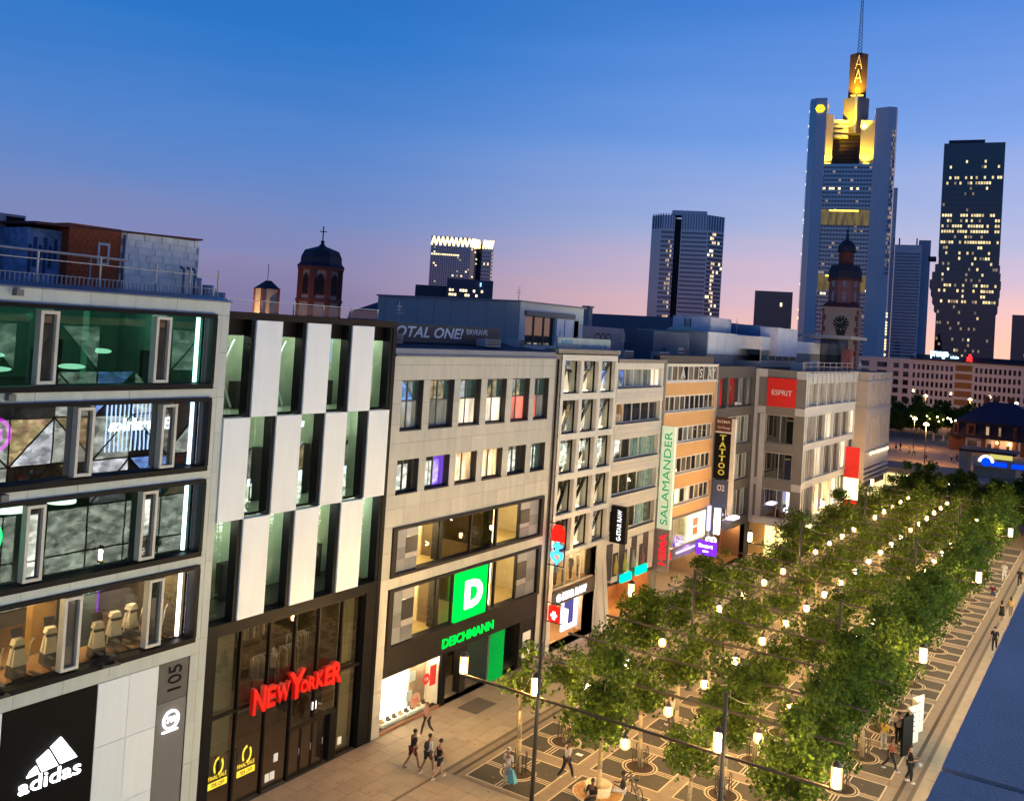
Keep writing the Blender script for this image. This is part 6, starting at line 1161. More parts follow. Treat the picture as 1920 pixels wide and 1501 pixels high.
lit = {k: rr.choice([.0, .02, .03, .05, .08, .12]) for k in range(nzk)}; lit.update({39: .5, 40: .35, 33: .75, 32: .35, 31: .55, 30: .85, 28: .8, 26: .2, 20: .65, 19: .5, 17: .45, 10: .15, 5: .3, 4: .4, 3: .2})
panes(F, mb, lambda i, k: 0 if rr.random() < lit[k]*(.4 if 4 < i < 7 else 1) else (1 if rr.random() < .10 else 2), ua+.6, 0, ub-.6, 0, 2, zt-8, 22, nzk, .72, .5, .22)
stuffs(t, mb, {0: e_off, 1: e_off2, 2: darkglass('tower_pane_blue', (.008, .011, .018), .09, scale=.05)})
# ---- blue ribbed tower left of the bank tower
F = Frame(1285, 500, 600); t = thing('ribbed_blue_tower', 'blue twin slab tower with ribbed crown and a lit stair strip on its right half', 'tower', F.P(0, 0, 0))
a0, a1, a2, a3, a4, a5 = [F.uz(x, 430)[0] for x in (1221, 1240, 1265, 1277, 1328, 1359)]; zt, zk = F.uz(1300, 402)[1], F.uz(1300, 430)[1]
MB().prism(F.poly([(a0, 8), (a1, 0), (a2, 0), (a2+1, 8), (a2+1, 24), (a0, 24)]), 0, zt-1).build('left_slab', g_tw, t); MB().prism(F.poly([(a3, 1), (a4, 0), (a5, 9), (a5, 26), (a3, 26)]), 0, zt).build('right_slab', g_tw, t); MB().prism(F.poly([(a2, 9), (a3+1, 9), (a3+1, 22), (a2, 22)]), 0, zt-2).build('dark_gap', m_dc, t)
b = MB()
for p, q, n_ in (((a1, 0), (a2, 0), 5), ((a3, 1), (a4, 0), 10), ((a4, 0), (a5, 9), 6), ((a0, 8), (a1, 0), 4)):
    for k in range(n_):
        u, v = p[0]+(q[0]-p[0])*(k+.5)/n_, p[1]+(q[1]-p[1])*(k+.5)/n_; b.prism(F.poly([(u-.35, v-.6), (u+.35, v-.6), (u+.35, v), (u-.35, v)]), zk, zt)
b.build('crown_rib', mat('crown_rib', (.26, .36, .48), .5), t, kind='stuff'); MB().prism(F.poly([(a1+6, 6), (a4-1, 6), (a4-1, 20), (a1+6, 20)]), zt, zt+3).build('roof_plant', m_lc, t)
mb = {0: MB(), 1: MB(), 2: MB(), 3: MB()}; rr = random.Random(5)
panes(F, mb, lambda i, k: 2, a3+.5, 1, a4-.5, 0, 2, zk-1, 14, 32, .86, .45, .15); panes(F, mb, lambda i, k: (3 if i in (2, 3) and rr.random() < .55 else (0 if rr.random() < .05 else 2)), a4+.3, .2, a5-.3, 8.8, 6, zk-1, 8, 32, .8, .6, .2)
panes(F, mb, lambda i, k: 1 if (2 < i < 6 and rr.random() < .45) else 2, a1, 0, a2, 0, 2, zk-1, 7, 30, .8, .55, .15)
stuffs(t, mb, {0: e_off, 1: e_off2, 2: darkglass('tower_pane_slate', (.03, .05, .11), .10, scale=.05), 3: darkglass('stair_light', (.3, .25, .15), .03, (1, .66, .38), .75, .3)})
# ---- small dark block
F = Frame(1450, 580, 560); t = thing('dark_office_block', 'small dark office block with one row of lit windows left of the bank tower', 'tower', F.P(0, 0, 0)); ua, ub, zt = F.uz(1415, 560)[0], F.uz(1486, 560)[0], F.uz(1450, 546)[1]
MB().prism(F.poly([(ua, 0), (ub, 0), (ub, 18), (ua, 18)]), 0, zt).build('shaft', g_tw2, t); mb = {0: MB(), 1: MB(), 2: MB()}; rr = random.Random(2)
panes(F, mb, lambda i, k: (1 if k == 8 and rr.random() < .8 else 0 if rr.random() < .015 else 2), ua+.5, 0, ub-.5, 0, 0, zt-2, 16, 14, .8, .55); stuffs(t, mb, {0: e_off, 1: e_off2, 2: MATS['tower_pane_blue']})
# ---- crown tower with zigzag light
F = Frame(865, 490, 800); t = thing('zigzag_crown_tower', 'dark blue office tower with a glowing zigzag light band round its crown', 'tower', F.P(0, 0, 0)); ua, um, ub = F.uz(808, 460)[0], F.uz(884, 460)[0], F.uz(926, 460)[0]; ug = F.uz(905, 460)[0]; zt, zc = F.uz(850, 444)[1], F.uz(850, 461)[1]
MB().prism(F.poly([(ua, 0), (um, 0), (um+7, 8), (um+7, 30), (ua, 30)]), 0, zt).build('left_slab', g_tw, t); MB().prism(F.poly([(ug, 6), (ub, 6), (ub, 30), (ug, 30)]), 0, zt-3).build('right_slab', g_tw, t); MB().prism(F.poly([(um+6, 10), (ug, 10), (ug, 28), (um+6, 28)]), 0, zt-4).build('dark_gap', m_dc, t)
b = MB(); e_zz = glow('zigzag_light', (1, .70, .28), 3)
for p, q, n_ in (((ua+.5, -.4), (um, -.4), 18), ((um, -.4), (um+7, 7.6), 8), ((ug+.5, 5.6), (ub-.3, 5.6), 7)):
    for k in range(n_):
        f = lambda i: (p[0]+(q[0]-p[0])*i/n_, p[1]+(q[1]-p[1])*i/n_); (u0, v0), (u1, v1) = f(k), f(k+1); z0, z1 = (zc, zt-.6) if k % 2 == 0 else (zt-.6, zc); b.bar(F.P(u0, v0, z0), F.P(u1, v1, z1), 1.25)
b.build('zigzag_light', e_zz, t); mb = {0: MB(), 1: MB(), 2: MB()}; rr = random.Random(8)
panes(F, mb, lambda i, k: (0 if (k == 26 and i < 13) or rr.random() < .025 else 1 if rr.random() < .06 else 2), ua+.5, 0, um-.5, 0, 30, zc-1, 18, 30, .7, .7); panes(F, mb, lambda i, k: 0 if rr.random() < .09 else 2, um, 0, um+7, 8, 30, zc-1, 5, 30, .7, .6); panes(F, mb, lambda i, k: 0 if rr.random() < .04 else (1 if i == 5 else 2), ug, 6, ub, 6, 30, zc-2, 6, 18, .75, .6); stuffs(t, mb, {0: e_off, 1: e_off2, 2: MATS['tower_pane_slate']})
F = Frame(890, 550, 420); t = thing('low_grey_block', 'low mauve grey block with railings in front of the zigzag tower', 'building', F.P(0, 0, 0)); ua, ub, zt = F.uz(838, 530)[0], F.uz(925, 530)[0], F.uz(880, 524)[1]
MB().prism(F.poly([(ua, 0), (ub, 0), (ub, 20), (ua, 20)]), 0, zt).build('wall', mat('mauve_wall', (.12, .10, .12), .8), t); MB().prism(F.poly([(ua-14, 4), (ua, 4), (ua, 20), (ua-14, 20)]), 0, zt-3.5).build('left_wing', mat('mauve_dark', (.06, .06, .08), .8), t)
mb = {0: MB()}; rr = random.Random(4); panes(F, mb, lambda i, k: 0 if rr.random() < .4 else None, ua+1, 0, ub-3, 0, zt-8, zt-4, 14, 2, .7, .5); stuffs(t, mb, {0: e_off}); b = MB()
for k in range(12): b.bar(F.P(ua+2+k*1.5, -.5, zt-3.4), F.P(ua+2+k*1.5, -.5, zt-2.2), .1)
b.build('railing', m_dc, t); tag(MB().prism([F.P(F.uz(897, 533)[0]+1.3*math.cos(k), -.6, 0)[:2] for k in (0,)] + F.poly([(F.uz(900, 533)[0], -.7), (F.uz(900, 533)[0], -.6)]), F.uz(897, 537)[1], F.uz(897, 530)[1]).build('blue_emblem_light', glow('emblem_blue', (.2, .5, 1), 2), None), 'small blue lit emblem on the mauve block before the zigzag tower', 'sign')
# ---- light towers between bank and dark tower, far right block
F = Frame(1705, 560, 700); t = thing('pale_ribbed_tower', 'pale blue ribbed office tower with a taller slab behind between the two tall towers', 'tower', F.P(0, 0, 0)); ua, ub, uc_ = F.uz(1677, 480)[0], F.uz(1728, 480)[0], F.uz(1745, 480)[0]; zt = F.uz(1700, 459)[1]
MB().prism(F.poly([(ua, 0), (ub, 0), (ub, 20), (ua, 20)]), 0, zt).build('front_slab', m_lc, t); MB().prism(F.poly([(ub-2, 10), (uc_, 10), (uc_, 30), (ub-2, 30)]), 0, zt+4.5).build('rear_slab', mat('pale_slab', (.42, .42, .48), .6), t)
mb = {2: MB()}; panes(F, mb, lambda i, k: 2, ua+.5, 0, ub-.5, 0, 10, zt-5, 1, 36, .96, .5); stuffs(t, mb, {2: MATS['tower_pane_slate']})
for px in (1675, 1685, 1718): u = F.uz(px, 455)[0]; MB().prism(F.poly([(u, 4), (u+.9, 4), (u+.9, 5), (u, 5)]), zt, zt+5).build('roof_mast', m_dc, t)
F = Frame(1910, 620, 640); t = thing('dark_edge_tower', 'dark office block cut by the right edge of the view', 'tower', F.P(0, 0, 0)); ua, zt = F.uz(1897, 610)[0], F.uz(1900, 590)[1]; MB().prism(F.poly([(ua, 0), (ua+30, 0), (ua+30, 20), (ua, 20)]), 0, zt).build('shaft', g_tw2, t); mb = {0: MB(), 2: MB()}; rr = random.Random(6); panes(F, mb, lambda i, k: 0 if rr.random() < .08 else 2, ua+.5, 0, ua+30, 0, 0, zt-2, 18, 14, .8, .55); stuffs(t, mb, {0: e_off2, 2: MATS['tower_pane_blue']})
F = Frame(1670, 450, 720); ua, ub, zt = F.uz(1664, 400)[0], F.uz(1681, 400)[0], F.uz(1675, 352)[1]
tag(MB().prism(F.poly([(ua, 0), (ub, 0), (ub, 16), (ua, 16)]), 0, zt).build('slim_rear_tower', m_lc, None), 'slim grey blue tower edge showing behind the right of the bank tower', 'tower')
# ---- church towers
m_rs = mat('red_sandstone', (.17, .045, .03), .85, noise=.2, scale=2); m_pl = mat('pale_plaster', (.34, .26, .21), .85, noise=.08); m_sl = mat('slate_roof', (.022, .022, .034), .6, noise=.25, scale=2)
F = Frame(1583, 590, 165); t = thing('clock_church_tower', 'red and cream church tower with black clock face and domes before the bank tower', 'church tower', F.P(0, 0, 0))
zs_ = [F.uz(1583, y)[1] for y in (700, 580, 571, 525, 513, 484, 470, 452)]; w = abs(F.uz(1620, 590)[0]-F.uz(1547, 590)[0])/2; uo = (F.uz(1620, 620)[0]+F.uz(1543, 620)[0])/2-.4
sq = lambda r, y0=0, d=0: F.poly([(uo-r, y0), (uo+r*.72, y0-.0), (uo+r, y0+1.2*r*.5), (uo+r, y0+2*r), (uo-r, y0+2*r)])
MB().prism(F.poly([(uo-w, 0), (uo+w*.86, 0), (uo+w, 1.0), (uo+w, 2*w), (uo-w, 2*w)]), 0, zs_[1]).build('shaft', m_pl, t); MB().prism(F.poly([(uo-w-.2, -.2), (uo+w*.9, -.2), (uo+w+.25, .9), (uo+w+.2, 2*w), (uo-w-.2, 2*w)]), zs_[1], zs_[1]+.35).build('cornice', m_pl, t)
MB().prism(F.poly([(uo-w-.2, -.2), (uo+w*.9, -.2), (uo+w+.25, .9), (uo+w+.2, 2*w), (uo-w-.2, 2*w)]), zs_[1]+.35, zs_[2]+.5, F.poly([(uo-w*.75, .7), (uo+w*.62, .7), (uo+w*.75, 1.2), (uo+w*.75, 1.6*w), (uo-w*.75, 1.6*w)])).build('skirt_roof', mat('skirt_red', (.12, .03, .025), .7), t)
for k in range(11):
    for s_ in (-1, 1): z = zs_[0]+(zs_[1]-zs_[0])*k/11; wq = .55 if k % 2 else .3; p = uo-w if s_ < 0 else uo+w*.86-wq; MB().prism(F.poly([(p, -.06), (p+wq, -.06), (p+wq, 0), (p, 0)]), z+.05, z+(zs_[1]-zs_[0])/11-.05).build('quoin', m_rs, t)
cu, cz = F.uz(1577, 606); b = MB(); n_ = 24; rcl = 1.22
b.add([F.P(cu+rcl*math.cos(2*math.pi*k/n_), -.08, cz+rcl*math.sin(2*math.pi*k/n_)) for k in range(n_)]+[F.P(cu+rcl*math.cos(2*math.pi*k/n_), 0, cz+rcl*math.sin(2*math.pi*k/n_)) for k in range(n_)], [tuple(range(n_))]+[(k, (k+1) % n_, n_+(k+1) % n_, n_+k) for k in range(n_)])
b.add([F.P(cu+x, -.05, cz+z) for x, z in ((-.9, -.7), (-.6, -2.0), (.6, -2.0), (.9, -.7))], [(0, 1, 2, 3)]); cf = b.build('clock_face', mat('clock_black', (.006, .006, .006), .5), t); b = MB(); m_gold = mat('clock_gold', (.42, .36, .22), .4)
for k in range(12):
    a = math.pi*k/6; ca, sa = math.cos(a), math.sin(a); b.quad(*[F.P(cu+r_*ca-q*sa, -.11, cz+r_*sa+q*ca) for r_, q in ((.85, -.06), (1.12, -.06), (1.12, .06), (.85, .06))])
b.quad(F.P(cu-.05, -.12, cz), F.P(cu+.05, -.12, cz), F.P(cu-.75, -.12, cz+.25), F.P(cu-.8, -.12, cz+.15)); b.quad(F.P(cu-.04, -.13, cz), F.P(cu+.04, -.13, cz), F.P(cu+.35, -.13, cz+.45), F.P(cu+.28, -.13, cz+.5)); b.build('clock_hand', m_gold, cf)
def octo(r, cu_, cv): return F.poly([(cu_+r*math.cos(R(22.5+45*k)), cv+r*math.sin(R(22.5+45*k))) for k in range(8)])
ro = w*.88; oc = MB().prism(octo(ro, uo+.2, w), zs_[2], zs_[3]).build('octagon', mat('pink_plaster', (.24, .10, .09), .85, noise=.08), t)
for k in (4, 5, 6):
    a = R(45*k+22.5+22.5); 
    for z0, h_ in ((zs_[2]+.6, 1.5), (zs_[2]+3.0, 1.1)):
        pu, pv_ = uo+.2+ro*.935*math.cos(a), w+ro*.935*math.sin(a); tu, tv = -math.sin(a)*.28, math.cos(a)*.28; MB().add([F.P(pu-tu, pv_-tv, z0), F.P(pu+tu, pv_+tv, z0), F.P(pu+tu, pv_+tv, z0+h_), F.P(pu, pv_, z0+h_+.25), F.P(pu-tu, pv_-tv, z0+h_)], [(0, 1, 2, 3, 4)]).build('window', d_dark, t)
def dome(parent, name, m_, prof, cu_, cv, n=8):
    b = MB(); rings = [octo(max(r, .02), cu_, cv) for r, z in prof]; b.add([(p[0], p[1], prof[i][1]) for i, rg in enumerate(rings) for p in rg], [(i*8+k, i*8+(k+1) % 8, (i+1)*8+(k+1) % 8, (i+1)*8+k) for i in range(len(prof)-1) for k in range(8)]); return b.build(name, m_, parent)
zz = zs_[3]; MB().prism(octo(ro*1.1, uo+.2, w), zz, zz+.4).build('eaves', mat('skirt_red', (.12, .03, .025), .7), t)
zl0, zl1, zl2 = F.uz(1588, 495)[1], F.uz(1589, 470)[1], F.uz(1590, 447)[1]
dome(t, 'dome', m_sl, [(ro*1.08, zz+.4), (ro*1.06, zz+1.6), (ro*.9, zz+2.6), (ro*.55, zl0)], uo+.2, w); MB().prism(octo(ro*.48, uo+.25, w), zl0, zl1).build('lantern', m_rs, t); dome(t, 'lantern_dome', m_sl, [(ro*.6, zl1), (ro*.55, zl1+1), (ro*.3, zl1+1.9), (ro*.12, zl2), (.03, zl2+2.4)], uo+.25, w)
lamp('tower_floodlight', t, F.P(uo-1, -14, 3), 2400, (1, .74, .46), .5)
F = Frame(600, 510, 130); t = thing('domed_church_tower', 'octagonal red and cream church tower with dark dome and cross behind the chequered building', 'church tower', F.P(0, 0, 0)); uo = F.uz(599, 545)[0]; z0, z1, z2, z3, z4 = [F.uz(600, y)[1] for y in (640, 503, 470, 452, 420)]; ro = abs(F.uz(640, 540)[0]-F.uz(560, 540)[0])/2*1.03; zb = F.uz(600, 562)[1]
MB().prism(octo(ro*1.08, uo, ro), 0, zb-.3).build('base', m_pl, t); MB().prism(octo(ro*1.18, uo, ro), zb-.3, zb+.1).build('ledge', m_rs, t); MB().prism(octo(ro, uo, ro), zb+.1, z1).build('belfry', m_pl, t); MB().prism(octo(ro*1.16, uo, ro), z1-.15, z1+.3).build('eaves', m_rs, t)
for k in range(8):
    a = R(22.5+45*k); pu, pv_ = uo+ro*math.cos(a), ro+ro*math.sin(a); MB().prism(F.poly([(pu-.35, pv_-.35), (pu+.35, pv_-.35), (pu+.35, pv_+.35), (pu-.35, pv_+.35)]), 0, z1-.1).build('pilaster', m_rs, t)
    a = R(45*k+45); pu, pv_ = uo+ro*.94*math.cos(a), ro+ro*.94*math.sin(a); tu, tv = -math.sin(a)*.55, math.cos(a)*.55; q = MB(); arch = [(-1, zb+.8), (1, zb+.8), (1, z1-1.7), (.6, z1-1.05), (0, z1-.8), (-.6, z1-1.05), (-1, z1-1.7)]; wn = q.add([F.P(pu+tu*x*1.25, pv_+tv*x*1.25, z+(.2 if z > zb+1 else -.2)) for x, z in arch], [tuple(range(7))]).build('window_surround', m_rs, t)
    pu, pv_ = uo+ro*.955*math.cos(a), ro+ro*.955*math.sin(a); MB().add([F.P(pu+tu*x*.85, pv_+tv*x*.85, z) for x, z in arch], [tuple(range(7))]).build('louvre', m_char, wn)
lamp('tower_floodlight', t, F.P(uo-6, -6, zb-2), 420, (1, .62, .5), .4)
dome(t, 'dome', m_sl, [(ro*1.2, z1+.3), (ro*1.04, z1+.8), (ro*1.02, z1+1.6), (ro*.86, z1+2.5), (ro*.5, z2+.5), (ro*.2, z3-.5), (.12, z3)], uo, ro); b = MB(); c_ = F.P(uo, ro, z3); b.ellip((c_[0], c_[1], z3+.1), .28, .28, .28); b.build('finial_ball', m_sl, t)
b = MB(); b.bar(F.P(uo, ro, z3), F.P(uo, ro, z4), .12); zq = z3+(z4-z3)*.68; b.bar(F.P(uo-.5, ro, zq), F.P(uo+.5, ro, zq), .12); b.build('cross', m_rs, t)
F = Frame(500, 560, 150); t = thing('small_church_tower', 'small square cream tower with red corners and dark pyramid roof left of the domed tower', 'church tower', F.P(0, 0, 0)); u0, u1 = F.uz(477, 560)[0], F.uz(522, 560)[0]; zt, zr = F.uz(500, 541)[1], F.uz(500, 525)[1]; um = u0+(u1-u0)*.3; d_ = (u1-u0)*.8
MB().prism(F.poly([(u0, 1.6), (um, 0), (u1, .9), (u1, d_), (u0, d_)]), 0, zt).build('shaft', mat('lit_plaster', (.52, .42, .32), .85), t); MB().prism(F.poly([(u0-.25, 1.5), (um, -.3), (u1+.25, .7), (u1+.25, d_), (u0-.25, d_)]), zt, zr, F.poly([(u0+1.5, 2), (um+.6, 1.8), (u1-1.2, 2.2), (u1-1.2, d_-1), (u0+1.5, d_-1)])).build('roof', m_sl, t)
for p in ((u0, 1.6), (um, 0), (u1, .9)): MB().prism(F.poly([(p[0]-.2, p[1]-.12), (p[0]+.2, p[1]-.12), (p[0]+.2, p[1]+.2), (p[0]-.2, p[1]+.2)]), 0, zt).build('corner_stone', m_rs, t)
MB().prism(F.poly([(um+1.2, .1), (u1-1.4, .55), (u1-1.4, .7), (um+1.2, .3)]), zt-4.2, zt-1.4).build('blind_window', mat('blind_frame', (.3, .16, .1), .8), t); lamp('tower_floodlight', t, F.P(u0-1.2, -2.0, zt-4.5), 900, (1, .62, .25)); MB().bar(F.P((u0+u1)/2, 2, zr), F.P((u0+u1)/2, 2, zr+2.6), .07).build('rod', m_dc, t)
F = Frame(690, 580, 900); tag(MB().add([F.P(*q) for q in ((F.uz(640, 585)[0], 0, 0), (F.uz(770, 585)[0], 0, 0), (F.uz(770, 585)[0], 40, 0), (F.uz(640, 585)[0], 40, 0), (F.uz(655, 585)[0], 10, F.uz(650, 583)[1]), (F.uz(709, 560)[0], 10, F.uz(709, 566)[1]), (F.uz(760, 585)[0], 20, F.uz(750, 570)[1]))], [(0, 1, 6, 5, 4), (1, 2, 6), (0, 4, 3), (2, 3, 4, 5, 6)]).build('far_roof', mat('violet_grey_roof', (.12, .11, .17), .9), None), 'faint violet grey sloping roof far behind the glass railing', 'building')
# ================================================================== far office block across the square
t = thing('far_office_block', 'long beige office block with six rows of small windows beyond the square', 'building', (-40, 330, 0)); m_fb = mat('far_beige', (.55, .45, .38), .85, noise=.05); SC = 330/250.0
fx = lambda x: x*SC; fz = lambda z: 21+(z-21)*SC
segs = [(-62, -49.3, 3), (-49.2, -44.6, 2), (-44.4, -34.9, 9), (-30.5, -20.4, 10), (-20.2, -8, 9)]
m_fw = darkglass('far_pane', (.03, .012, .012), .1); wm_me = {}
ops = []
for a, c, n_ in segs:
    for r_ in range(6):
        z1 = 18.9-r_*2.05
        for i in range(n_):
            w_ = (c-a)/n_; ops.append((fx(a+w_*(i+.22)), fx(a+w_*(i+.78)), fz(z1-1.25), fz(z1)))
MB().box(fx(-62), fx(-8), 330.6, 350, 0, fz(20)).build('core', m_fb, t)
wall('front_wall', m_fb, t, 330, fx(-62), fx(-8), 0, fz(20.0), ops+[(fx(-34.6), fx(-30.9), fz(19.4-2.05*k-1.5), fz(19.4-2.05*k-.1)) for k in range(6)], .5, axis='y')
me_c = {}
for k, o in enumerate(ops):
    key = (round(o[1]-o[0], 2), round(o[3]-o[2], 2), rnd.random() < .008)
    if key not in me_c: me_c[key] = MB().box(0, key[0], 0, .05, 0, key[1]).mesh('window', e_off if key[2] else m_fw)
    inst('window', me_c[key], t, (o[0], 330.25, o[2]))
for k in range(6): box('orange_panel', mat('balcony_orange', (.26, .11, .03), .8), t, fx(-34.6), fx(-30.9), 330.2, 330.3, fz(19.4-2.05*k-1.5), fz(19.4-2.05*k-.1))
MB().box(fx(-44.8), fx(-7.5), 329.6, 350, fz(20), fz(20.35)).build('roof_edge', m_sl, t); MB().box(fx(-44), fx(-10), 334, 348, fz(20.35), fz(21.4)).build('roof_storey', mat('dark_blue_roof', (.02, .025, .05), .7), t); MB().box(fx(-44.4), fx(-34.9), 329.4, 330, fz(6.4), fz(8.4)).build('ground_storey', mat('dark_red_storey', (.05, .015, .012), .7), t)
u0 = fx(-39.2); s = thing('roof_name_sign', 'white blue lit prange lettering on the far office block roof', 'sign', (u0, 330, fz(20.5))); lettering('prange', glow('roof_letter_blue', (.45, .8, 1), 3.0), s, (u0-1.5, 330.5, fz(20.55)), XR, ZU, 5.2, 2.3, .3, .03); lettering('schuhe', MATS['roof_letter_blue'], s, (u0+4.4, 330.5, fz(20.8)), XR, ZU, 2.4, .8, .2, .02)
s = thing('red_s_sign', 'red lit letter S with a dot on the far office block roof', 'sign', (fx(-31.6), 330, fz(20.4))); lettering('S', glow('red_s', (1, .02, .02), 2.4), s, (fx(-32.3), 330.4, fz(20.0)), XR, ZU, 1.7, 2.0, .3, .06); c_ = (fx(-31.6), 330.4, fz(21.75)); MB().ellip(c_, .45, .3, .45).build('dot', MATS['red_s'], s)
s = thing('street_name_sign', 'small white lit lettering over the dark ground storey of the far block', 'sign', (fx(-40.8), 329, fz(7.6))); lettering('prange', MATS['roof_letter_blue'], s, (fx(-41), 329.3, fz(7.6)), XR, ZU, 2.6, .8, .2, .03)
# ================================================================== guardhouse with mansard roof
t = thing('guardhouse', 'low baroque guardhouse with huge dark mansard roof, red dormers and lit portals', 'building', (-24, 240, 0)); k_ = 239/165.0; gx = lambda x: x*k_; gz = lambda z: 21+(z-21)*k_; YG = 239
X0g, X1g = gx(-21.5), gx(-8.0); m_wp = mat('white_plaster', (.50, .40, .36), .85, noise=.06); m_gr = mat('guard_red_stone', (.13, .045, .025), .85, noise=.15)
opsg = [(gx(-20.6), gx(-19.2), gz(6.9), gz(8.3)), (gx(-17.8), gx(-17.2), gz(6.4), gz(8.0)), (gx(-15.1), gx(-14.7), gz(6.3), gz(7.9))]
wall('front_wall', m_wp, t, YG, X0g, X1g, 0, gz(8.75), opsg, .5, axis='y'); box('left_wall', m_gr, t, gx(-23.3), X0g, YG+.5, YG+14, 0, gz(8.75))
for o in opsg: box('portal', d_dark, t, o[0], o[1], YG+.3, YG+.35, o[2], o[3])
for q in (-21.5, -18.6, -16.7, -14.3, -13.2): box('pilaster', m_gr, t, gx(q), gx(q)+.9, YG-.2, YG-.01, 0, gz(8.7))
e0, e1 = gx(-23.4), gx(-7)
MB().prism([(e0, YG-1.2), (e1, YG-1.2), (e1, YG+16), (e0, YG+16)], gz(8.75), gz(11.2), [(e0+1.6, YG+.6), (e1-1, YG+.6), (e1-1, YG+14), (e0+1.6, YG+14)]).build('lower_roof', mat('mansard_lower', (.025, .014, .014), .8), t)
MB().prism([(e0+1.2, YG+.2), (e1-.8, YG+.2), (e1-.8, YG+14.4), (e0+1.2, YG+14.4)], gz(11.2), gz(14.3), [(gx(-18.2), YG+6), (gx(-14.6), YG+6), (gx(-14.6), YG+9), (gx(-18.2), YG+9)]).build('upper_roof', mat('mansard_upper', (.016, .018, .045), .6), t)
for q, w_, lit_ in ((-22.6, .8, 0), (-20.7, 1.4, 0), (-18.1, .8, 1), (-16.3, .6, 1), (-14.2, .6, 0)):
    x = gx(q); dm = MB().box(x, x+w_*k_*.9, YG-.9, YG+2, gz(9.1), gz(10.9)).build('dormer', m_gr, t); box('dormer_window', e_off2 if lit_ else m_fw, dm, x+w_*.3, x+w_*k_*.9-w_*.3, YG-.95, YG-.91, gz(9.4), gz(10.6))
for q in (-19.1, -17.8, -15.6): MB().box(gx(q), gx(q)+1.2, YG+7, YG+8, gz(14), gz(15.2)).build('chimney', m_gr, t)
for q in (-16.4, -14.6): MB().ellip((gx(q), YG-.4, gz(8.3)), .22, .22, .3).build('wall_lantern', glow('guard_lantern', (1, .6, .2), 14), t); lamp('wall_lamp', t, (gx(q), YG-1, gz(8.2)), 90, (1, .6, .25))
# underground entrance pavilion
t = thing('underground_entrance', 'concrete underground entrance pavilion with blue lit sign in front of the guardhouse', 'pavilion', (-20, 190, 0)); m_pav = mat('pavilion_concrete', (.34, .29, .22), .8)
MB().box(-24.9, -23.6, 190, 196, 0, 4.5).build('left_pier', m_pav, t); MB().box(-24.9, -15.8, 189.6, 197, 4.3, 4.75).build('roof_slab', mat('pavilion_roof', (.04, .03, .03), .8), t); MB().box(-22.6, -8, 190.2, 190.6, 1.8, 3.4).build('sign_band', mat('pavilion_band', (.42, .36, .30), .7), t); MB().box(-20, -16.4, 190.65, 190.8, 2.6, 4.2).build('lit_back', glow('pavilion_glow', (.8, .72, .2), .55), t); MB().box(-22.6, -15.8, 191, 191.3, 0, 1.8).build('lower_wall', m_pav, t)
s = thing('blue_round_sign', 'blue lit round logo with white arc on the pavilion band', 'sign', (-20.6, 190, 2.6)); b = MB(); cx, cz = -20.5, 2.75
b.add([(cx+.75*math.cos(k*math.pi/8), 190.1, cz+.75*math.sin(k*math.pi/8)) for k in range(16)]+[(cx+.75*math.cos(k*math.pi/8), 190.18, cz+.75*math.sin(k*math.pi/8)) for k in range(16)], [tuple(range(16))]+[(k, (k+1) % 16, 16+(k+1) % 16, 16+k) for k in range(16)]); b.build('disc', glow('round_blue', (.0, .03, 1), 1.6), s); b = MB()
for k in range(9): a, c = k*math.pi/9, (k+1)*math.pi/9; b.quad(*[(cx+r_*math.cos(q), 190.05, cz+r_*math.sin(q)) for r_, q in ((.85, a), (1.25, a), (1.25, c), (.85, c))])
b.build('arc', e_sign, s)
t = thing('blue_lettering', 'two blue lit letter bars to the right of the round logo on the pavilion band', 'sign', (-19, 190, 2.3)); box('letter_bar', MATS['round_blue'], t, -19.6, -17.2, 190.05, 190.15, 2.2, 2.85); box('letter_bar', MATS['round_blue'], t, -16.4, -14.4, 190.05, 190.15, 2.15, 2.8)
# sunken passage canopy left of it
t = thing('passage_canopy', 'low flat passage canopy with glowing golden glass front at the end of the trees', 'canopy', (-27, 160, 0)); MB().box(-33, -20.5, 160, 170, 2.4, 3.1).build('roof', mat('canopy_roof', (.16, .12, .09), .8), t); w = MB().box(-33, -20.5, 160.05, 160.2, 0, .25).box(-33, -20.5, 160.05, 160.2, 2.2, 2.4).build('glass_front', m_frame, t)
for k in range(8): MB().box(-33+k*1.56+.05, -33+(k+1)*1.56-.05, 160.1, 160.14, .25, 2.2).build('pane', glow('canopy_gold', (1, .76, .3), 1.1 if k > 2 else .8), w)
MB().box(-28.5, -21.0, 159.9, 160.04, 1.5, 2.1).build('light_band', glow('canopy_white', (1, .9, .6), 4), t)
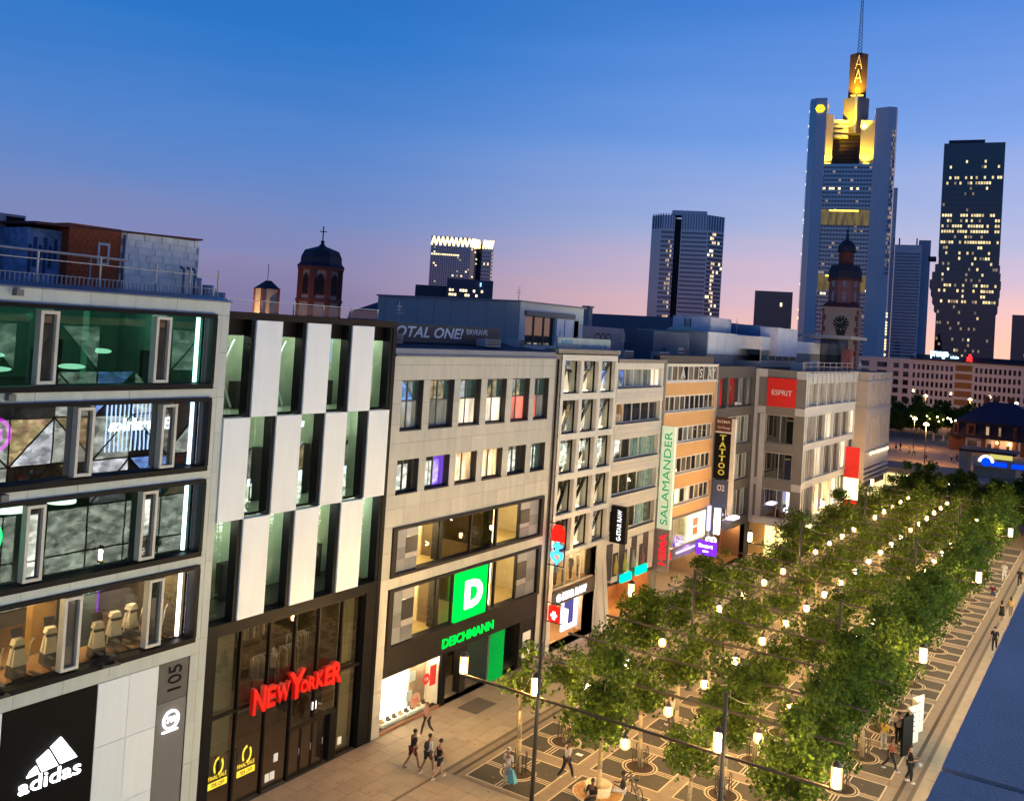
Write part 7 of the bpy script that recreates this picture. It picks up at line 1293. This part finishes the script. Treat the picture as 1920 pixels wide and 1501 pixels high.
# lamps of the square
def square_lamp(x, y, h, lab, P_=900):
    t = thing('square_lamp', lab, 'street lamp', (x, y, 0)); MB().tube((x, y, 0), (x, y, h), .09, .06, 8).build('pole', m_pole, t); MB().lathe(x, y, [(0, h), (.5, h), (.45, h+.3), (.1, h+.5), (0, h+.5)], 10).build('head', glow('square_lamp_glow', (1, .70, .34), 14), t); lamp('square_lamp_light', t, (x, y, h-.4), P_, (1, .52, .16), .3)
square_lamp(-32.5, 201, 7.5, 'tall street lamp with warm head in the middle of the orange square', 2600); square_lamp(-40, 232, 6.5, 'street lamp at the left of the orange square before the grove', 2200); [square_lamp(x_, 306, 9, f'added lamp under the far trees lighting the office block, {ORD[i_]} from the left', 1500) for i_, x_ in enumerate((-62, -50, -38, -26))]  # the row under the trees is added to light the office block
for k in range(26): tag(MB().ellip((-46+k*.75+rnd.uniform(-.3, .3), 262+rnd.uniform(-1, 1), 5.2+rnd.uniform(-.5, .6)), .22, .22, .22, 6, 4).build('cafe_light', glow('cafe_light', (1, .82, .42), 8), None), 'small glowing garden light under the dark trees before the far block', 'light', 'garden lights under the far trees')
for k in range(5):
    x = -38+k*2.2; t = thing('closed_parasol', f'closed pale cafe parasol under the far trees, {ORD[k]} from the left', 'parasol', (x, 246, 0)); MB().tube((x, 246, 0), (x, 246, 3), .04).build('pole', m_pole, t); MB().lathe(x, 246, [(0, 1.0), (.28, 1.1), (.2, 2.4), (.03, 3.0), (0, 3.0)], 10).build('canopy', mat('parasol_cream', (.45, .38, .3), .8), t)
# ================================================================== the mall the camera stands on (near part seen in the shop windows opposite)
t = thing('mall_building', 'the roof parapet in the right corner and the lit glass mall front below it', 'building', (-.4, 20, 0)); m_par = mat('blue_grey_parapet', (.92, .59, .42), .6, noise=.22, scale=1.6, bump=.3, bscale=120)
zp = 20.0
for a, c in ((-14, -6), (-5.985, 2), (2.0, 2.55), (2.58, 8), (8.015, 16), (16.015, 24), (24.015, 40), (40.015, 60)): MB().box(-.34, 1.9, a, c, zp-.05, zp).build('parapet_sheet', m_par, t)
MB().box(-.32, 1.85, -14, 60, zp-.5, zp-.055).build('parapet_wall', m_par, t); MB().box(1.9, 26, -14, 60, 18.5, 18.9).build('mall_roof', m_roof, t)
b = MB(); ny_, nz_ = 46, 6  # front runs on unseen; its far lit panes were added to brighten facades
mall_p = [glow_room('mall_pane_warm', (.86, .90, .74), 3.8), glow_room('mall_pane_white', (.95, .95, 1), 1.3), darkglass('mall_pane_dark', (.05, .05, .05), .1), glow_room('mall_pane_dim', (.85, .86, .74), .9), glow_room('mall_pane_blue', (.25, .45, 1), 1.6), glow_room('mall_pane_gold', (1, .7, .35), 1.0)]
wf = MB()
for i in range(ny_+1): wf.box(-.28, -.22, -14+i*3.0833-.04, -14+i*3.0833+.04, 0, 19.4)
for k in range(nz_+1): wf.box(-.275, -.225, -14, 128, k*3.233-.05, k*3.233+.05)
for i in range(0, ny_, 2):
    for k in range(2, nz_): wf.bar((-.29, -14+i*3.0833, k*3.233), (-.29, -14+(i+1)*3.0833, (k+1)*3.233), .09); wf.bar((-.29, -14+(i+2)*3.0833, k*3.233), (-.29, -14+(i+1)*3.0833, (k+1)*3.233), .09)
w = wf.build('mall_front', m_black, t); rr = random.Random(21)
for i in range(ny_):
    for k in range(nz_):
        q = 0 if k < 2 else ((rr.choice([1, 3, 3, 2, 2]) if i > 24 or i < 13 else rr.choice([2, 3, 1, 2, 3])) if k < 4 else (rr.choice([3, 2, 2, 2, 2]) if i < 25 else rr.choice([1, 3, 3]))); ya, yb, za, zb = -14+i*3.0833+.05, -14+(i+1)*3.0833-.05, k*3.233+.06, (k+1)*3.233-.06
        A, B_, C_, D_ = (-.22, ya, za), (-.22, ya, zb), (-.22, yb, zb), (-.22, yb, za)
        if k < 2: MB().quad(A, B_, C_, D_).build('pane', mall_p[q], w)
        else:
            for tri in (((A, C_, D_), (A, B_, C_)) if i % 2 == 0 else ((A, B_, D_), (B_, C_, D_))): MB().add(tri, [(0, 2, 1)]).build('pane', mall_p[q if rr.random() < .5 else rr.choice([2, 3, 4, 5, 2])], w)
MB().box(-.2, 26, -14, 128, 0, 18.4).build('mall_core', m_concrete, t)
s = thing('mall_store_name', 'white lit Bershka lettering on the mall front, seen only mirrored in the gym windows', 'sign', (-.6, 44, 11.5)); lettering('Bershka', glow('mall_letter', (.8, .9, 1), 6), s, (-.34, 47.8, 11.7), (0, -1, 0), ZU, 5.2, .95, .05, .03)
s = thing('media_screen', 'blue striped light screen on the mall front, seen only mirrored in the gym windows', 'screen', (-.4, 45, 10))
for k in range(13): box('light_bar', glow('screen_blue_bar', (.45, .65, 1), 3.5), s, -.30, -.29, 42.4+k*.36, 42.52+k*.36, 10.2, 13.8)
for y0, y1, z0, z1, lab in ((56, 60.2, 15.8, 17.0, 'upper'), (56.5, 70, 6.2, 7.1, 'lower'), (60.5, 66, 11.0, 11.7, 'middle')):
    s = thing('mall_light_letters', f'{lab} row of lit white shapes on the mall front, seen only mirrored in green panes', 'sign', (-.4, y0, z0)); n_ = int((y1-y0)/.85)
    for k in range(n_): box('letter_bar', glow('mall_letter', (.8, .9, 1), 6), s, -.31, -.30, y0+k*.85, y0+k*.85+rnd.uniform(.25, .6), z0, z1-rnd.uniform(0, .3))
# ================================================================== people
m_skin = [mat('skin_a', (.40, .22, .14), .6, noise=.04), mat('skin_b', (.22, .11, .06), .6, noise=.04), mat('skin_c', (.10, .05, .03), .6, noise=.04)]
def skin(verts, edges, radii, m_, name, parent, sub=1, root=0):
    me = bpy.data.meshes.new(name); me.from_pydata([tuple(v) for v in verts], edges, []); o = bpy.data.objects.new(name, me); COL.objects.link(o)
    sm = o.modifiers.new('skin', 'SKIN'); sm.use_smooth_shade = True; lay = me.skin_vertices[0].data
    for k, r_ in enumerate(radii): lay[k].radius = (r_, r_) if not isinstance(r_, tuple) else r_; lay[k].use_root = (k == root)
    if sub: ss = o.modifiers.new('subsurf', 'SUBSURF'); ss.levels = sub; ss.render_levels = sub
    dg = bpy.context.evaluated_depsgraph_get(); dg.update(); m2 = bpy.data.meshes.new_from_object(o.evaluated_get(dg)); bpy.data.objects.remove(o); bpy.data.meshes.remove(me)
    m2.name = name; m2.materials.clear(); m2.materials.append(m_)
    for p in m2.polygons: p.use_smooth = True
    return m2
SKC = {}
def person(x, y, face, lab, top, bot, sk=0, hair=(.015, .01, .008), h=1.75, pose='walk', phase=1, longhair=False, short=False, sleeves=True, dress=False, bag=None, hood=False, shoe=(.6, .58, .55), cap=False, z=.02, group=None):
    t = thing('person', lab, 'person', (x, y, z), group); s_ = h/1.75; st = .30 if pose == 'walk' else .06
    def leg(sg):
        f = st*sg*phase
        hip = Vector((sg*.09, 0, .92))
        if pose == 'sit': return [hip*1.0+Vector((0, 0, -.42)), Vector((sg*.12, .42, .52)), Vector((sg*.13, .45, .10)), Vector((sg*.13, .60, .05))]
        kz = .50; kn = Vector((sg*.095, f*.55+.05, kz)); an = Vector((sg*.09, f*1.0-(.10 if f < 0 else 0), .09+(.06 if f < 0 else 0))); to = an+Vector((0, .17, -.055 if f >= 0 else -.08)); return [hip, kn, an, to]
    dz = -.42 if pose == 'sit' else 0; lean = .05 if pose == 'walk' else .0
    if pose == 'bend': lean = .32
    pel, wa, ch, nk, hd = Vector((0, 0, .95+dz)), Vector((0, lean*.3, 1.12+dz)), Vector((0, lean, 1.36+dz)), Vector((0, lean*1.25, 1.51+dz)), Vector((0, lean*1.25+.02, 1.64+dz))
    def arm(sg):
        f = -st*sg*phase*.7
        sh = Vector((sg*.19, lean, 1.42+dz))
        if pose in ('sit', 'phone', 'bend'): el = Vector((sg*.25, lean+.10, 1.16+dz)); wr = Vector((sg*.14, lean+.34, 1.18+dz)); hn = wr+Vector((-sg*.03, .08, .03))
        else: el = Vector((sg*.25, lean+f*.45-.02, 1.15+dz)); wr = Vector((sg*.25, lean+f*1.0+.06, .92+dz)); hn = wr+Vector((0, .03, -.09))
        return [sh, el, wr, hn]
    V = [pel, wa, ch, nk, hd, hd+Vector((0, .01, .10))]; E = [(0, 1), (1, 2), (2, 3), (3, 4), (4, 5)]; Rd = [(.13, .10), (.125, .095), (.15, .105), .058, (.078, .09), (.07, .085)]
    for sg in (-1, 1):
        l = leg(sg); b0 = len(V); V += l; E += [(0, b0), (b0, b0+1), (b0+1, b0+2), (b0+2, b0+3)]; Rd += [.085, .062, .042, .036]
        a = arm(sg); b0 = len(V); V += a; E += [(2, b0), (b0, b0+1), (b0+1, b0+2), (b0+2, b0+3)]; Rd += [.056, .042, .03, .032]
    me = skin([v*s_ for v in V], E, [(r_[0]*s_, r_[1]*s_) if isinstance(r_, tuple) else r_*s_ for r_ in Rd], m_skin[sk], 'body', None)
    # face and fingers are welded into the same body mesh
    fb = MB(); C = hd
    fb.smooth = True
    for sg in (-1, 1):
        a = arm(sg); wr, hn = a[2], a[3]; d_ = (hn-wr).normalized(); sd_ = Vector((0, 1, 0)) if abs(d_.z) > .7 else Vector((1, 0, 0))
        for k, L_ in enumerate((.075, .085, .08, .062)):
            p = hn+sd_*(k-1.5)*.017; q = p+d_*L_*.55+Vector((-sg*.006, 0, 0)); r2 = q+d_*L_*.45+Vector((-sg*.018, 0, 0)); fb.tube(p*s_, q*s_, .0095*s_, .0088*s_, 5); fb.tube(q*s_, r2*s_, .0088*s_, .0065*s_, 5)
        p = wr+d_*.03+sd_*.03; fb.tube(p*s_, (p+d_*.05+sd_*.025)*s_, .011*s_, .008*s_, 5); fb.ellip((C+Vector((sg*.082, .0, .02)))*s_, .014*s_, .022*s_, .032*s_, 6, 4)
    fb.ellip((C+Vector((0, .10, .02)))*s_, .014*s_, .022*s_, .022*s_, 6, 4)
    bm_ = bpy.data.meshes.new('face'); bm_.from_pydata(fb.v, [], fb.f); bm_.materials.append(m_skin[sk])
    import bmesh
    bb = bmesh.new(); bb.from_mesh(me); bb.from_mesh(bm_); bb.to_mesh(me); bb.free(); bpy.data.meshes.remove(bm_)
    for p in me.polygons: p.use_smooth = True
    rot = (0, 0, face)
    inst('body', me, t, (x, y, z), rot)
    def mk(nm_, b, m_): inst(nm_, b.mesh(nm_, m_), t, (x, y, z), rot)
    b = MB()
    for sg in (-1, 1): b.ellip((C+Vector((sg*.03, .088, .045)))*s_, .011*s_, .008*s_, .008*s_, 6, 4)
    mk('eye', b, m_black); b = MB(); b.ellip((C+Vector((0, .088, -.025)))*s_, .024*s_, .008*s_, .007*s_, 6, 4); mk('mouth', b, mat('lip', (.22, .07, .05), .6))
    hm = mat('hair'+str(hair), hair, .7); b = MB(); b.ellip((C+Vector((0, -.018, .075)))*s_, .092*s_, .105*s_, .095*s_, 10, 6)
    if longhair: b.ellip((C+Vector((0, -.075, -.06)))*s_, .085*s_, .05*s_, .19*s_, 8, 6)
    mk('hair', b, hm)
    if cap or hood: b = MB(); b.ellip((C+Vector((0, -.01 if cap else -.03, .09 if cap else .06)))*s_, .10*s_, .115*s_, (.085 if cap else .13)*s_, 10, 6); mk('headwear', b, mat('headwear'+str(hood), (.5, .48, .45) if hood else (.02, .02, .02), .8))
    # clothes: slightly fuller skins over the same joints
    k = 1.16; tv = [pel+Vector((0, 0, -.02)), wa, ch, nk+Vector((0, 0, -.05))]; te = [(0, 1), (1, 2), (2, 3)]; tr2 = [(.155, .125), (.145, .115), (.172, .125), (.075, .075)]
    for sg in (-1, 1):
        a = arm(sg); b0 = len(tv); tv += [a[0], a[1]] if sleeves else [a[0]]; te += [(2, b0)]+([(b0, b0+1)] if sleeves else []); tr2 += [.074, .056] if sleeves else [.06]
    inst('shirt', skin([v*s_ for v in tv], te, [(r_[0]*s_, r_[1]*s_) if isinstance(r_, tuple) else r_*s_ for r_ in tr2], mat('shirt'+str(top), top, .9, noise=.08), 'shirt', None), t, (x, y, z), rot)
    if dress:
        b = MB(); b.lathe(0, lean*.2*s_, [(.135*s_, 1.1*s_), (.17*s_, .95*s_), (.24*s_, .58*s_), (.0, .6*s_)], 14); mk('skirt', b, mat('shirt'+str(top), top, .9))
    else:
        pv_ = [pel]; pe = []; pr = [(.15, .118)]
        for sg in (-1, 1):
            l = leg(sg); b0 = len(pv_); pts = [l[0], l[0].lerp(l[1], .8)] if short else [l[0], l[1], l[2]+Vector((0, 0, .03))]; pv_ += pts; pe += [(0, b0)]+[(b0+i, b0+i+1) for i in range(len(pts)-1)]; pr += [.102, .088] if short else [.10, .076, .056]
        inst('shorts' if short else 'trousers', skin([v*s_ for v in pv_], pe, [(r_[0]*s_, r_[1]*s_) if isinstance(r_, tuple) else r_*s_ for r_ in pr], mat('trousers'+str(bot), bot, .9, noise=.08), 'trousers', None), t, (x, y, z), rot)
    for sg in (-1, 1):
        l = leg(sg); b = MB(); d_ = (l[3]-l[2]); c_ = l[2]+d_*.55+Vector((0, 0, -.01)); b.ellip(c_*s_, .048*s_, .13*s_, .05*s_, 8, 5); mk('shoe', b, mat('shoes'+str(shoe), shoe, .6))
    if bag == 'backpack': b = MB(); c_ = ch+Vector((0, -.17, -.1)); b.ellip(c_*s_, .15*s_, .10*s_, .23*s_, 8, 6); mk('backpack', b, mat('backpack_dark', (.03, .028, .03), .8))
    if bag == 'sling': b = MB(); c_ = wa+Vector((.2, .06, 0)); b.ellip(c_*s_, .07*s_, .13*s_, .11*s_, 8, 5); b.bar((ch+Vector((-.15, .1, .1)))*s_, (wa+Vector((.17, .08, .05)))*s_, .03); mk('sling_bag', b, mat('sling_bag', (.02, .02, .025), .7))
    return t, arm(1), s_, rot
Lk = R(180)
person(-29.3, 39.5, R(170), 'woman in a pink top and dark trousers walking past the lit shoe window', (.55, .25, .2), (.03, .03, .035), 0, (.25, .10, .04), 1.68, longhair=True, sleeves=False)
person(-27.55, 36.15, R(-25), 'man in black shirt and dark red shorts, left of the three walkers', (.015, .015, .017), (.12, .015, .02), 1, short=True, shoe=(.2, .15, .1), h=1.82)
person(-26.75, 36.3, R(-10), 'man in white shirt with dark backpack, middle of the three walkers', (.55, .55, .58), (.02, .022, .03), 1, short=True, bag='backpack', h=1.78)
person(-26.0, 36.15, R(-20), 'man in black tank top and shorts, right of the three walkers', (.012, .012, .014), (.014, .014, .02), 0, short=True, sleeves=False, phase=-1, h=1.8)
_, ar, s_, ro = person(-23.2, 37.75, R(180), 'person in pale clothes with headscarf and backpack carrying a blue bag', (.5, .46, .42), (.42, .38, .32), 1, h=1.7, hood=True, bag='backpack', pose='stand', shoe=(.3, .2, .12))
tb = thing('carrier_bag', 'light blue plastic carrier bag held by the person with headscarf', 'bag', (-22.88, 37.6, .3)); MB().add([(-22.98, 37.5, .92), (-22.8, 37.5, .92), (-22.62, 37.45, .35), (-23.02, 37.45, .3), (-22.98, 37.62, .92), (-22.8, 37.62, .92), (-22.64, 37.8, .32), (-23.02, 37.8, .28)], [(0, 1, 2, 3), (7, 6, 5, 4), (0, 4, 5, 1), (1, 5, 6, 2), (2, 6, 7, 3), (3, 7, 4, 0)]).build('sack', mat('bag_blue', (.10, .33, .42), .5, noise=.15, scale=5), tb)
person(-21.4, 40.1, R(-30), 'man in a light shirt and dark trousers walking over the dark setts', (.42, .38, .42), (.015, .015, .02), 2, h=1.8)
person(-18.35, 39.9, R(110), 'seated person in dark top and white trousers right of the round bench', (.02, .018, .02), (.62, .6, .6), 2, pose='sit', h=1.75)
person(-19.1, 38.35, R(180), 'person in black sitting on the round bench seen from above', (.012, .012, .012), (.02, .02, .025), 2, pose='sit', h=1.75)
person(-23.9, 55.5, R(200), 'man in a white shirt standing among the trees by the white grid building', (.62, .58, .52), (.03, .03, .03), 0, pose='stand')
person(-22.0, 62.0, R(0), 'dark dressed person walking among the trees in the distance', (.03, .03, .035), (.03, .03, .03), 1)
person(-9.5, 55.2, R(200), 'man with black cap, pale hoodie and sling bag at the zigzag display', (.45, .45, .43), (.012, .012, .02), 0, h=1.8, cap=True, bag='sling', pose='stand')
person(-10.0, 54.2, R(150), 'person in a yellow top half hidden by leaves beside the zigzag display', (.6, .4, .05), (.5, .48, .44), 0, pose='stand', h=1.6)
person(-9.2, 51.7, R(-75), 'woman in a red tank top and dark leggings in the mall side path', (.42, .025, .015), (.02, .015, .02), 1, (.04, .015, .01), 1.7, longhair=True, sleeves=False)
person(-8.15, 50.9, R(-70), 'man in black clothes carrying a helmet on the drain line', (.012, .012, .012), (.014, .014, .016), 0, (.04, .015, .01), h=1.84, pose='phone')
MB_ = MB().ellip((-7.75, 50.95, 1.02), .16, .16, .13, 10, 6).build('helmet', mat('helmet_grey', (.3, .3, .28), .4), None); tag(MB_, 'grey helmet held by the man in black', 'helmet')
person(-7.2, 77.6, R(180), 'person in black nearest the roof edge on the mall side', (.012, .012, .014), (.012, .012, .014), 0, h=1.8)
person(-7.65, 86.7, R(0), 'woman in a black dress on the mall side pavement', (.012, .011, .013), (.01, .01, .01), 0, longhair=True, dress=True, sleeves=False, h=1.7)
person(-7.2, 88.9, R(10), 'person in a yellow top beside the woman in the black dress', (.6, .38, .08), (.2, .15, .1), 0, longhair=True, h=1.65)
person(-8.95, 92.9, R(180), 'person in a dark red top and blue shorts bending on the mall side', (.12, .015, .02), (.04, .06, .12), 0, pose='bend', short=True)
person(-9.05, 103.1, R(180), 'person in white far along the mall side line', (.6, .58, .55), (.6, .58, .55), 0)
person(-7.6, 101.5, R(180), 'person in black far along the mall side pavement', (.012, .012, .014), (.012, .012, .014), 1)
for k, (x, y) in enumerate(((-5.6, 123), (-4.9, 124.5), (-6.3, 126), (-5.2, 127.5), (-6.6, 121.5))): person(x, y, R(180), f'{["reddish","pale","dark","white topped","grey"][k]} dressed walker in the far group at the right end of the pavement', [(.3, .06, .05), (.5, .45, .4), (.03, .03, .03), (.6, .58, .55), (.2, .2, .2)][k], (.05, .05, .06), k % 3, group=None)
for k, (x, y, c) in enumerate(((-41.6, 221, (.5, .4, .35)), (-40.8, 221.6, (.03, .02, .02)), (-37.4, 213, (.65, .6, .5)), (-36.6, 213.2, (.6, .58, .5)), (-28.9, 210, (.5, .3, .2)), (-28.0, 210.4, (.06, .02, .02)), (-27.4, 209.8, (.05, .03, .03)), (-32.8, 204.5, (.04, .03, .03)))):
    person(x, y, R(k*50), ['couple member in pale top at the left of the orange square', 'dark dressed couple member at the left of the orange square', 'left of two people in white tops on the orange square', 'right of two people in white tops on the orange square', 'person in an orange brown top by the guardhouse', 'dark red dressed person by the guardhouse', 'dark dressed person rightmost by the guardhouse', 'dark figure by the tall lamp on the orange square'][k], c, (.04, .03, .03), k % 3)

for k, (x, y, f, c, d, lab) in enumerate(((-28.6, 58.5, 170, (.5, .47, .44), (.03, .03, .05), 'shopper in a pale top on the pavement before the white grid building'), (-27.4, 66.2, 10, (.05, .05, .06), (.1, .1, .12), 'dark dressed shopper on the pavement before the mint green signs'), (-28.2, 74.5, 175, (.35, .06, .06), (.03, .03, .04), 'shopper in a red top on the pavement before the orange building'), (-19.9, 49.0, 80, (.45, .45, .42), (.05, .06, .12), 'person in a grey white top under the trees near the second beam'),
    (-13.4, 47.2, 200, (.06, .1, .2), (.03, .03, .03), 'person in a blue top between the trees on the mall side'), (-6.0, 96, 180, (.4, .36, .3), (.06, .05, .05), 'walker in a beige top far down the mall side pavement'), (-5.2, 112, 0, (.03, .03, .03), (.03, .03, .04), 'dark walker before the far group on the mall side pavement'))): person(x, y, R(f), lab, c, d, k % 3, phase=1 if k % 2 else -1, h=1.68+.03*(k % 4), longhair=k % 3 == 0, bag='backpack' if k % 4 == 1 else None)
